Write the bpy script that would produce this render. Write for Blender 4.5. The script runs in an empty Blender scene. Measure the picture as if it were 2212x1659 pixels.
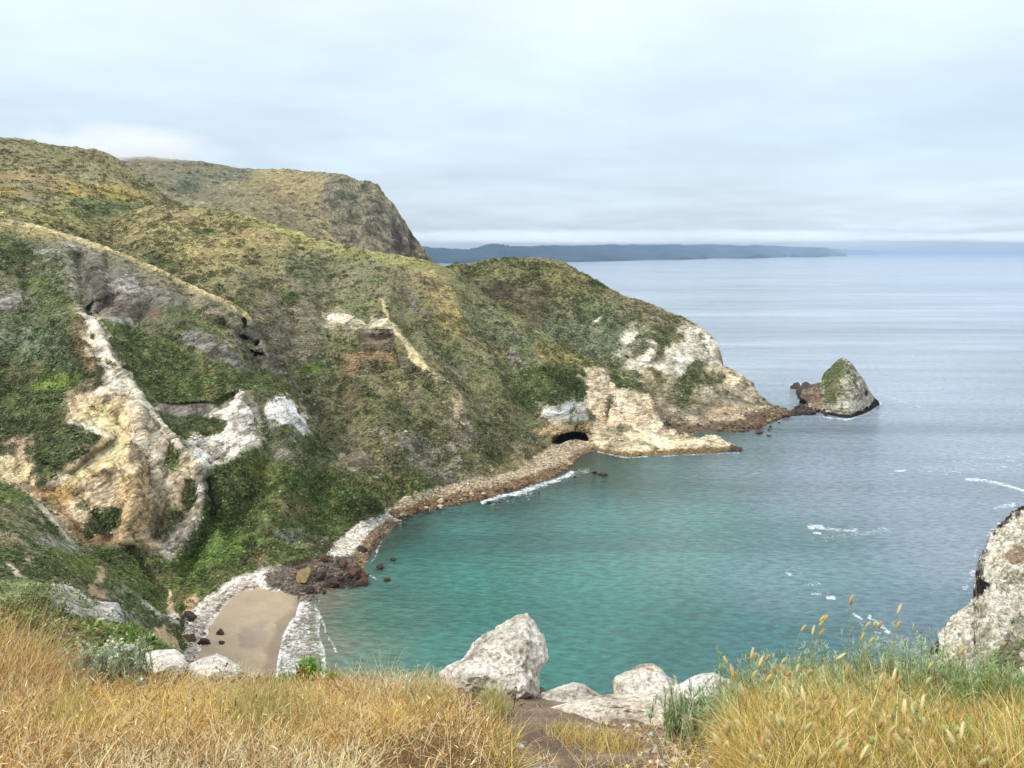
import bpy, math, random
import numpy as np
from mathutils import Vector, Matrix, Euler

SC = bpy.context.scene
COL = SC.collection
random.seed(7)
RNG = np.random.default_rng(11)

# ------------------------------------------------------------------ camera
H = 60.0                       # eye height above the sea, metres
F_, CX, CY = 1659.0, 1106.0, 829.5     # pinhole in 2212 x 1659 units
PITCH = math.atan((CY - 548.0) / F_)
SP, CP = math.sin(PITCH), math.cos(PITCH)
cam = bpy.data.cameras.new('camera')
cam.sensor_width = 36.0
cam.lens = 36.0 * F_ / 2212.0
cam.clip_start = 0.05
cam.clip_end = 2.0e6
camo = bpy.data.objects.new('camera', cam)
COL.objects.link(camo)
camo.location = (0, 0, H)
camo.rotation_euler = (math.pi / 2 - PITCH, 0, 0)
SC.camera = camo

# ------------------------------------------------------------------ render / view
SC.view_settings.view_transform = 'Standard'
SC.view_settings.look = 'None'
SC.view_settings.gamma = 1.0
SC.view_settings.exposure = 0.60
SC.view_settings.use_curve_mapping = False
SC.cycles.volume_bounces = 2

# ------------------------------------------------------------------ world: overcast sky
SUN_EL, SUN_AZ = math.radians(46), math.radians(246)     # azimuth clockwise from +Y
world = bpy.data.worlds.new('World')
SC.world = world
world.use_nodes = True
NT = world.node_tree
NT.nodes.clear()


def node(nt, kind, **kw):
    n = nt.nodes.new(kind)
    for k, v in kw.items():
        if k.startswith('in_'):
            key = k[3:]
            key = int(key) if key.isdigit() else key
            n.inputs[key].default_value = v
        else:
            setattr(n, k, v)
    return n


def build_world():
    nt = NT
    L = nt.links.new
    out = node(nt, 'ShaderNodeOutputWorld')
    bg1 = node(nt, 'ShaderNodeBackground')
    bg2 = node(nt, 'ShaderNodeBackground')
    add = node(nt, 'ShaderNodeAddShader')
    sky = node(nt, 'ShaderNodeTexSky', sky_type='NISHITA')
    sky.sun_disc = False
    sky.sun_elevation = SUN_EL
    sky.sun_rotation = SUN_AZ
    sky.altitude = 60
    sky.air_density = 1.0
    sky.dust_density = 3.0
    bg1.inputs[1].default_value = 0.05
    L(sky.outputs[0], bg1.inputs[0])
    # cloud deck: direction projected on a flat layer, so that bands flatten to the horizon
    tc = node(nt, 'ShaderNodeTexCoord')
    sep = node(nt, 'ShaderNodeSeparateXYZ')
    L(tc.outputs['Generated'], sep.inputs[0])
    zc = node(nt, 'ShaderNodeMath', operation='MAXIMUM', in_1=0.0)
    L(sep.outputs[2], zc.inputs[0])
    za = node(nt, 'ShaderNodeMath', operation='ADD', in_1=0.09)
    L(zc.outputs[0], za.inputs[0])
    dx = node(nt, 'ShaderNodeMath', operation='DIVIDE')
    dy = node(nt, 'ShaderNodeMath', operation='DIVIDE')
    L(sep.outputs[0], dx.inputs[0]); L(za.outputs[0], dx.inputs[1])
    L(sep.outputs[1], dy.inputs[0]); L(za.outputs[0], dy.inputs[1])
    cmb = node(nt, 'ShaderNodeCombineXYZ')
    L(dx.outputs[0], cmb.inputs[0]); L(dy.outputs[0], cmb.inputs[1])
    n1 = node(nt, 'ShaderNodeTexNoise', in_Scale=0.42, in_Detail=5.0, in_Roughness=0.5, in_Distortion=0.3)
    L(cmb.outputs[0], n1.inputs['Vector'])
    n2 = node(nt, 'ShaderNodeTexNoise', in_Scale=1.1, in_Detail=6.0, in_Roughness=0.55)
    L(cmb.outputs[0], n2.inputs['Vector'])
    # base gradient with elevation
    gr = node(nt, 'ShaderNodeValToRGB')
    L(sep.outputs[2], gr.inputs[0])
    e = gr.color_ramp.elements
    stops = [(0.0, (0.44, 0.50, 0.56)), (0.03, (0.43, 0.50, 0.57)), (0.10, (0.42, 0.50, 0.575)),
             (0.20, (0.48, 0.55, 0.60)), (0.30, (0.62, 0.67, 0.70)), (0.45, (0.80, 0.84, 0.84)), (0.75, (1.2, 1.22, 1.18)), (1.0, (1.4, 1.4, 1.35))]
    while len(e) < len(stops):
        e.new(0.5)
    for el, (p, c) in zip(e, stops):
        el.position = p
        el.color = (*c, 1)
    r1 = node(nt, 'ShaderNodeMapRange', in_1=0.3, in_2=0.70, in_3=0.86, in_4=1.20)
    L(n1.outputs[0], r1.inputs[0])
    r2 = node(nt, 'ShaderNodeMapRange', in_1=0.35, in_2=0.68, in_3=0.93, in_4=1.07)
    L(n2.outputs[0], r2.inputs[0])
    mu = node(nt, 'ShaderNodeMath', operation='MULTIPLY')
    L(r1.outputs[0], mu.inputs[0]); L(r2.outputs[0], mu.inputs[1])
    # a brighter torn band just above the horizon
    bb = node(nt, 'ShaderNodeMapping')
    bb.inputs['Scale'].default_value = (11.0, 11.0, 90.0)
    L(tc.outputs['Generated'], bb.inputs[0])
    n3 = node(nt, 'ShaderNodeTexNoise', in_Scale=1.0, in_Detail=5.0, in_Roughness=0.55)
    L(bb.outputs[0], n3.inputs['Vector'])
    el_r = node(nt, 'ShaderNodeValToRGB')
    L(sep.outputs[2], el_r.inputs[0])
    ee = el_r.color_ramp.elements
    while len(ee) < 5:
        ee.new(0.5)
    for q, (p, v) in zip(ee, [(0.0, 0.0), (0.008, 0.15), (0.022, 1.0), (0.045, 0.45), (0.085, 0.0)]):
        q.position = p
        q.color = (v, v, v, 1)
    n3r = node(nt, 'ShaderNodeMapRange', in_1=0.44, in_2=0.74, in_3=0.0, in_4=0.30)
    L(n3.outputs[0], n3r.inputs[0])
    xr = node(nt, 'ShaderNodeMapRange', in_1=-0.3, in_2=0.55, in_3=0.5, in_4=1.35)
    L(sep.outputs[0], xr.inputs[0])
    bm = node(nt, 'ShaderNodeMath', operation='MULTIPLY')
    L(n3r.outputs[0], bm.inputs[0]); L(el_r.outputs[0], bm.inputs[1])
    bm2 = node(nt, 'ShaderNodeMath', operation='MULTIPLY')
    L(bm.outputs[0], bm2.inputs[0]); L(xr.outputs[0], bm2.inputs[1])
    ad = node(nt, 'ShaderNodeMath', operation='ADD')
    L(mu.outputs[0], ad.inputs[0]); L(bm2.outputs[0], ad.inputs[1])
    vm = node(nt, 'ShaderNodeVectorMath', operation='SCALE')
    L(gr.outputs[0], vm.inputs[0]); L(ad.outputs[0], vm.inputs['Scale'])
    L(vm.outputs[0], bg2.inputs[0])
    bg2.inputs[1].default_value = 0.80
    L(bg1.outputs[0], add.inputs[0]); L(bg2.outputs[0], add.inputs[1])
    L(add.outputs[0], out.inputs[0])
    try:
        world.cycles.sampling_method = 'MANUAL'
        world.cycles.sample_map_resolution = 512
    except Exception:
        pass


build_world()
sun = bpy.data.lights.new('sun', 'SUN')
sun.energy = 1.5
sun.angle = math.radians(10)
sun.color = (1.0, 0.95, 0.88)
suno = bpy.data.objects.new('sun', sun)
COL.objects.link(suno)
_d = Vector((math.sin(SUN_AZ) * math.cos(SUN_EL), math.cos(SUN_AZ) * math.cos(SUN_EL), math.sin(SUN_EL)))
suno.rotation_euler = _d.to_track_quat('Z', 'Y').to_euler()


# ------------------------------------------------------------------ helpers
def unproj(x, y, D):
    """pixel (2212 units) + depth along the optical axis -> world point"""
    x, y, D = np.broadcast_arrays(np.asarray(x, float), np.asarray(y, float), np.asarray(D, float))
    u, v = (x - CX) / F_, (y - CY) / F_
    return np.stack([u * D, (CP - v * SP) * D, H - (SP + v * CP) * D], -1)


def project(P):
    d = np.asarray(P, float) - np.array([0, 0, H])
    D = d[..., 1] * CP - d[..., 2] * SP
    up = d[..., 1] * SP + d[..., 2] * CP
    return CX + F_ * d[..., 0] / D, CY - F_ * up / D, D


def Z(x, y, z):
    """control point known by its height above the sea"""
    return (x, y, (H - z) / (SP + CP * (y - CY) / F_))


def hash3(i, j, k, s=0):
    h = (i.astype(np.uint32) * np.uint32(374761393) + j.astype(np.uint32) * np.uint32(668265263)
         + k.astype(np.uint32) * np.uint32(2246822519) + np.uint32(s * 3266489917 & 0xffffffff))
    h = (h ^ (h >> np.uint32(13))) * np.uint32(1274126177)
    h = (h ^ (h >> np.uint32(16))) * np.uint32(2654435761)
    return ((h ^ (h >> np.uint32(15))) & np.uint32(0xffffff)).astype(np.float32) / np.float32(0xffffff)


def vnoise(P, s=0):
    """smooth value noise, -1..1"""
    P = P.astype(np.float64)
    i = np.floor(P).astype(np.int64)
    f = (P - i).astype(np.float32)
    f = f * f * f * (f * (f * 6 - 15) + 10)
    i = (i & 0xffffffff)
    r = 0
    for a in (0, 1):
        wx = f[..., 0] if a else 1 - f[..., 0]
        for b in (0, 1):
            wy = f[..., 1] if b else 1 - f[..., 1]
            for c in (0, 1):
                wz = f[..., 2] if c else 1 - f[..., 2]
                r = r + wx * wy * wz * hash3(i[..., 0] + a, i[..., 1] + b, i[..., 2] + c, s)
    return r * 2 - 1


ROT = np.array([[0.80, 0.36, -0.48], [-0.60, 0.48, -0.64], [0.0, 0.80, 0.60]])


def fbm(P, wl, octv=4, gain=0.5, s=0):
    """fractal noise, wl = longest wavelength in metres"""
    Q = np.asarray(P) / wl
    a, t, r = 1.0, 0.0, 0
    for o in range(octv):
        r = r + a * vnoise(Q, s + o * 17)
        t += a
        a *= gain
        Q = (Q @ ROT) * 2.03 + 11.7
    return r / t * 1.6


def ridged(P, wl, octv=4, gain=0.55, s=0):
    Q = np.asarray(P) / wl
    a, t, r = 1.0, 0.0, 0
    for o in range(octv):
        r = r + a * (1 - 2 * np.abs(vnoise(Q, s + o * 13)))
        t += a
        a *= gain
        Q = (Q @ ROT) * 2.07 + 5.3
    return r / t


def sm(a, b, x):
    t = np.clip((x - a) / (b - a), 0, 1)
    return t * t * (3 - 2 * t)


def polysd(X, Y, poly):
    """signed distance to a polygon, positive inside"""
    p = np.asarray(poly, float)
    d = np.full(X.shape, 1e9)
    ins = np.zeros(X.shape, bool)
    n = len(p)
    for i in range(n):
        x0, y0 = p[i]
        x1, y1 = p[(i + 1) % n]
        ex, ey = x1 - x0, y1 - y0
        t = np.clip(((X - x0) * ex + (Y - y0) * ey) / (ex * ex + ey * ey + 1e-9), 0, 1)
        d = np.minimum(d, (X - x0 - t * ex) ** 2 + (Y - y0 - t * ey) ** 2)
        if y0 != y1:
            c = ((y0 > Y) != (y1 > Y)) & (X < (x1 - x0) * (Y - y0) / (y1 - y0) + x0)
            ins ^= c
    d = np.sqrt(d)
    return np.where(ins, d, -d)


def lined(X, Y, pts):
    """distance to a polyline"""
    d = np.full(X.shape, 1e9)
    for (x0, y0), (x1, y1) in zip(pts[:-1], pts[1:]):
        ex, ey = x1 - x0, y1 - y0
        t = np.clip(((X - x0) * ex + (Y - y0) * ey) / (ex * ex + ey * ey + 1e-9), 0, 1)
        d = np.minimum(d, (X - x0 - t * ex) ** 2 + (Y - y0 - t * ey) ** 2)
    return np.sqrt(d)


def lin(c):
    c = np.asarray(c, float) / 255.0
    return np.where(c <= 0.04045, c / 12.92, ((c + 0.055) / 1.055) ** 2.4)


KA = 0.80          # what a photographed surface colour is scaled by to give its albedo


def A(c):
    return lin(c) * KA


def strip(top, x0, x1, d0, d1, n=14):
    """a band following an outline, d0..d1 below it"""
    xs = np.linspace(x0, x1, n)
    ys = curve(top, xs)
    return [(x, y + d0) for x, y in zip(xs, ys)] + [(x, y + d1) for x, y in zip(xs[::-1], ys[::-1])]


class Depth:
    def __init__(self, pts):
        p = np.array(pts, float)
        self.c = p[:, :2] / 100.0
        w = 1.0 / p[:, 2]
        self.k = 1.0 / w.mean()
        n = len(p)
        r = np.linalg.norm(self.c[:, None] - self.c[None], axis=-1)
        M = np.zeros((n + 3, n + 3))
        M[:n, :n] = r
        M[:n, n] = 1
        M[:n, n + 1:] = self.c
        M[n:, :n] = M[:n, n:].T
        M[:n, :n] += -np.eye(n) * 0.01
        self.w = np.linalg.solve(M, np.concatenate([w * self.k, np.zeros(3)]))
        self.lo, self.hi = (w * self.k).min() * 0.8, (w * self.k).max() * 1.25

    def __call__(self, X, Y):
        sh = np.shape(X)
        x, y = np.ravel(X) / 100.0, np.ravel(Y) / 100.0
        r = self.w[-3] + self.w[-2] * x + self.w[-1] * y
        for i, (cx, cy) in enumerate(self.c):
            r = r + self.w[i] * np.hypot(x - cx, y - cy)
        return (self.k / np.clip(r, self.lo, self.hi)).reshape(sh)


def new_obj(name, verts, faces, mat=None, parent=None, col=None, attrs=None, smooth=True, uv=None):
    """verts (n,3) array, faces (m,k) int array (k = 3 or 4) or list of such arrays"""
    me = bpy.data.meshes.new(name)
    if not isinstance(faces, (list, tuple)):
        faces = [faces]
    verts = np.asarray(verts, np.float32)
    idx = np.concatenate([np.asarray(f).ravel() for f in faces]).astype(np.int32)
    tot = np.concatenate([np.full(len(f), np.asarray(f).shape[1], np.int32) for f in faces])
    st = np.concatenate([[0], np.cumsum(tot)[:-1]]).astype(np.int32)
    me.vertices.add(len(verts))
    me.vertices.foreach_set('co', verts.ravel())
    me.loops.add(len(idx))
    me.loops.foreach_set('vertex_index', idx)
    me.polygons.add(len(tot))
    me.polygons.foreach_set('loop_start', st)
    me.polygons.foreach_set('loop_total', tot)
    me.polygons.foreach_set('use_smooth', np.full(len(tot), smooth))
    if col is not None:
        a = me.attributes.new('Col', 'FLOAT_COLOR', 'POINT')
        c4 = np.ones((len(verts), 4), np.float32)
        c4[:, :3] = col
        a.data.foreach_set('color', c4.ravel())
    for k, v in (attrs or {}).items():
        a = me.attributes.new(k, 'FLOAT', 'POINT')
        a.data.foreach_set('value', np.asarray(v, np.float32).ravel())
    me.update(calc_edges=True)
    if mat:
        me.materials.append(mat)
    o = bpy.data.objects.new(name, me)
    COL.objects.link(o)
    if parent:
        o.parent = parent
    return o


def tag(o, label=None, cat=None, group=None, kind=None):
    if label: o['label'] = label
    if cat: o['category'] = cat
    if group: o['group'] = group
    if kind: o['kind'] = kind
    return o


def empty(name, loc, rz=0):
    o = bpy.data.objects.new(name, None)
    o.empty_display_size = 0.2
    COL.objects.link(o)
    o.location = loc
    o.rotation_euler = (0, 0, rz)
    return o


def copy_tree(o):
    c = o.copy()
    COL.objects.link(c)
    for ch in list(o.children):
        d = ch.copy()
        COL.objects.link(d)
        d.parent = c
    return c


# ------------------------------------------------------------------ materials
def mat_base(name):
    m = bpy.data.materials.new(name)
    m.use_nodes = True
    nt = m.node_tree
    nt.nodes.clear()
    out = node(nt, 'ShaderNodeOutputMaterial')
    b = node(nt, 'ShaderNodeBsdfPrincipled')
    nt.links.new(b.outputs[0], out.inputs[0])
    return m, nt, b


def land_material(name, s1, s2, amp1, amp2, bump, bdist, rough=0.95, attr=True, color=(0.5, 0.5, 0.5), vor=0.0, vs=1.0):
    """vertex-attribute colour broken up by procedural noise at two sizes, with relief"""
    m, nt, b = mat_base(name)
    L = nt.links.new
    geo = node(nt, 'ShaderNodeTexCoord')
    n1 = node(nt, 'ShaderNodeTexNoise', in_Scale=s1, in_Detail=5.0, in_Roughness=0.62)
    n2 = node(nt, 'ShaderNodeTexNoise', in_Scale=s2, in_Detail=5.0, in_Roughness=0.7)
    L(geo.outputs['Object'], n1.inputs['Vector'])
    L(geo.outputs['Object'], n2.inputs['Vector'])
    r1 = node(nt, 'ShaderNodeMapRange', in_1=0.3, in_2=0.7, in_3=1 - amp1, in_4=1 + amp1)
    r2 = node(nt, 'ShaderNodeMapRange', in_1=0.3, in_2=0.7, in_3=1 - amp2, in_4=1 + amp2)
    L(n1.outputs[0], r1.inputs[0]); L(n2.outputs[0], r2.inputs[0])
    mu = node(nt, 'ShaderNodeMath', operation='MULTIPLY')
    L(r1.outputs[0], mu.inputs[0]); L(r2.outputs[0], mu.inputs[1])
    last = mu.outputs[0]
    hgt = node(nt, 'ShaderNodeMath', operation='ADD')
    L(n1.outputs[0], hgt.inputs[0]); L(n2.outputs[0], hgt.inputs[1])
    hl = hgt.outputs[0]
    if vor > 0:
        v = node(nt, 'ShaderNodeTexVoronoi', in_Scale=vs)
        L(geo.outputs['Object'], v.inputs['Vector'])
        sepc = node(nt, 'ShaderNodeSeparateColor')
        L(v.outputs['Color'], sepc.inputs[0])
        vr = node(nt, 'ShaderNodeMapRange', in_1=0.0, in_2=1.0, in_3=1 - vor, in_4=1 + vor)
        L(sepc.outputs[0], vr.inputs[0])
        m2 = node(nt, 'ShaderNodeMath', operation='MULTIPLY')
        L(last, m2.inputs[0]); L(vr.outputs[0], m2.inputs[1])
        last = m2.outputs[0]
        vh = node(nt, 'ShaderNodeMath', operation='SUBTRACT')
        L(hl, vh.inputs[0]); L(v.outputs['Distance'], vh.inputs[1])
        hl = vh.outputs[0]
    if attr:
        at = node(nt, 'ShaderNodeAttribute', attribute_name='Col')
        csock = at.outputs['Color']
    else:
        rgb = node(nt, 'ShaderNodeRGB')
        rgb.outputs[0].default_value = (*color, 1)
        csock = rgb.outputs[0]
    sc = node(nt, 'ShaderNodeVectorMath', operation='SCALE')
    L(csock, sc.inputs[0]); L(last, sc.inputs['Scale'])
    L(sc.outputs[0], b.inputs['Base Color'])
    b.inputs['Roughness'].default_value = rough
    b.inputs['Specular IOR Level'].default_value = 0.15
    bp = node(nt, 'ShaderNodeBump', in_Strength=bump, in_Distance=bdist)
    L(hl, bp.inputs['Height'])
    L(bp.outputs[0], b.inputs['Normal'])
    return m




def terrain_material(name, dip, s=1.0):
    """turf where the rock weight is low; bedded, cracked rock where it is high"""
    m, nt, b = mat_base(name)
    L = nt.links.new

    def mth(op, a, c, cl=False):
        n = node(nt, 'ShaderNodeMath', operation=op)
        n.use_clamp = cl
        for i, q in enumerate((a, c)):
            if isinstance(q, (int, float)):
                n.inputs[i].default_value = q
            else:
                L(q, n.inputs[i])
        return n.outputs[0]

    def rng(x, a, c, lo, hi):
        n = node(nt, 'ShaderNodeMapRange', in_1=a, in_2=c, in_3=lo, in_4=hi)
        L(x, n.inputs[0])
        return n.outputs[0]
    tc = node(nt, 'ShaderNodeTexCoord')
    P0 = tc.outputs['Object']

    def noi(vec, sc_, det, ro, di=0.0):
        n = node(nt, 'ShaderNodeTexNoise', in_Scale=sc_, in_Detail=det, in_Roughness=ro, in_Distortion=di)
        L(vec, n.inputs['Vector'])
        return n
    # turf
    t1 = noi(P0, 0.8 * s, 5.0, 0.65).outputs[0]
    t2 = noi(P0, 3.2 * s, 5.0, 0.7).outputs[0]
    tv = node(nt, 'ShaderNodeTexVoronoi', in_Scale=1.4 * s)
    L(P0, tv.inputs['Vector'])
    tsc = node(nt, 'ShaderNodeSeparateColor')
    L(tv.outputs['Color'], tsc.inputs[0])
    turf = mth('MULTIPLY', mth('MULTIPLY', rng(t1, 0.34, 0.66, 0.72, 1.46), rng(t2, 0.34, 0.66, 0.70, 1.46)), rng(tsc.outputs[0], 0, 1, 0.80, 1.2))
    turfh = mth('SUBTRACT', mth('ADD', t1, t2), mth('MULTIPLY', tv.outputs['Distance'], 0.5))
    # rock: warped, tilted beds
    wn = noi(P0, 0.16 * s, 4.0, 0.6)
    wv = node(nt, 'ShaderNodeVectorMath', operation='MULTIPLY_ADD')
    L(wn.outputs['Color'], wv.inputs[0]); wv.inputs[1].default_value = (3.5 / s, 3.5 / s, 3.5 / s); L(P0, wv.inputs[2])
    mp = node(nt, 'ShaderNodeMapping')
    mp.inputs['Rotation'].default_value = (0.15, dip, 0.3)
    L(wv.outputs[0], mp.inputs[0])
    mp2 = node(nt, 'ShaderNodeMapping')
    mp2.inputs['Scale'].default_value = (0.16, 0.16, 1.0)
    L(mp.outputs[0], mp2.inputs[0])
    bed = noi(mp2.outputs[0], 2.3 * s, 7.0, 0.66).outputs[0]
    ck = node(nt, 'ShaderNodeTexVoronoi', feature='DISTANCE_TO_EDGE', in_Scale=0.6 * s)
    mp3 = node(nt, 'ShaderNodeMapping')
    mp3.inputs['Scale'].default_value = (0.7, 0.7, 1.6)
    L(mp.outputs[0], mp3.inputs[0])
    L(mp3.outputs[0], ck.inputs['Vector'])
    ck2 = node(nt, 'ShaderNodeTexVoronoi', feature='DISTANCE_TO_EDGE', in_Scale=2.2 * s)
    L(mp3.outputs[0], ck2.inputs['Vector'])
    r1 = noi(P0, 1.3 * s, 6.0, 0.75).outputs[0]
    r2 = noi(P0, 5.0 * s, 5.0, 0.75).outputs[0]
    crk = mth('MULTIPLY', rng(ck.outputs['Distance'], 0.0, 0.07, 0.36, 1.0), rng(ck2.outputs['Distance'], 0.0, 0.09, 0.66, 1.0))
    # cracks only here and there
    cw = rng(noi(P0, 0.25 * s, 3.0, 0.6).outputs[0], 0.42, 0.58, 0.0, 1.0)
    crk = mth('ADD', mth('MULTIPLY', mth('SUBTRACT', crk, 1.0), cw), 1.0)
    rk = mth('MULTIPLY', mth('MULTIPLY', rng(bed, 0.38, 0.58, 0.62, 1.36), crk), mth('MULTIPLY', rng(r1, 0.34, 0.66, 0.78, 1.30), rng(r2, 0.34, 0.66, 0.78, 1.30)))
    rkh = mth('ADD', mth('ADD', mth('MULTIPLY', bed, 2.2), mth('MULTIPLY', crk, 0.8)), mth('ADD', r1, mth('MULTIPLY', r2, 0.4)))
    ra = node(nt, 'ShaderNodeAttribute', attribute_name='rock')
    f = rng(ra.outputs['Fac'], 0.15, 0.7, 0.0, 1.0)

    def mix(a, c):
        return mth('ADD', mth('MULTIPLY', a, mth('SUBTRACT', 1.0, f)), mth('MULTIPLY', c, f))
    at = node(nt, 'ShaderNodeAttribute', attribute_name='Col')
    sc = node(nt, 'ShaderNodeVectorMath', operation='SCALE')
    L(at.outputs['Color'], sc.inputs[0]); L(mix(turf, rk), sc.inputs['Scale'])
    mn = node(nt, 'ShaderNodeVectorMath', operation='MINIMUM')
    L(sc.outputs[0], mn.inputs[0]); mn.inputs[1].default_value = (0.86, 0.86, 0.86)
    L(mn.outputs[0], b.inputs['Base Color'])
    b.inputs['Roughness'].default_value = 0.95
    b.inputs['Specular IOR Level'].default_value = 0.12
    bp = node(nt, 'ShaderNodeBump', in_Strength=0.85, in_Distance=0.55 / s)
    L(mix(turfh, rkh), bp.inputs['Height'])
    L(bp.outputs[0], b.inputs['Normal'])
    return m


M_LAND = terrain_material('hillside_ground', math.radians(6))
M_LANDP = terrain_material('spur_ground', math.radians(36))
M_LANDQ = terrain_material('bank_ground', math.radians(-20), 1.7)
M_FAR = terrain_material('distant_ground', math.radians(-80), 0.22)
M_SHORE = land_material('shore_cobbles', 0.9, 3.0, 0.15, 0.3, 0.9, 0.35, vor=0.45, vs=1.7)
M_SAND = land_material('beach_sand', 0.25, 2.0, 0.10, 0.06, 0.25, 0.1, rough=0.7)
M_DIRT = land_material('trail_soil', 9.0, 60.0, 0.25, 0.35, 0.7, 0.02)


# ------------------------------------------------------------------ layered terrain
def curve(pts, X):
    p = np.array(pts, float)
    return np.interp(X, p[:, 0], p[:, 1])


def grid_faces(nr, nc):
    i = np.arange(nr * nc).reshape(nr, nc)
    return np.stack([i[:-1, :-1].ravel(), i[1:, :-1].ravel(), i[1:, 1:].ravel(), i[:-1, 1:].ravel()], 1)


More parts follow.
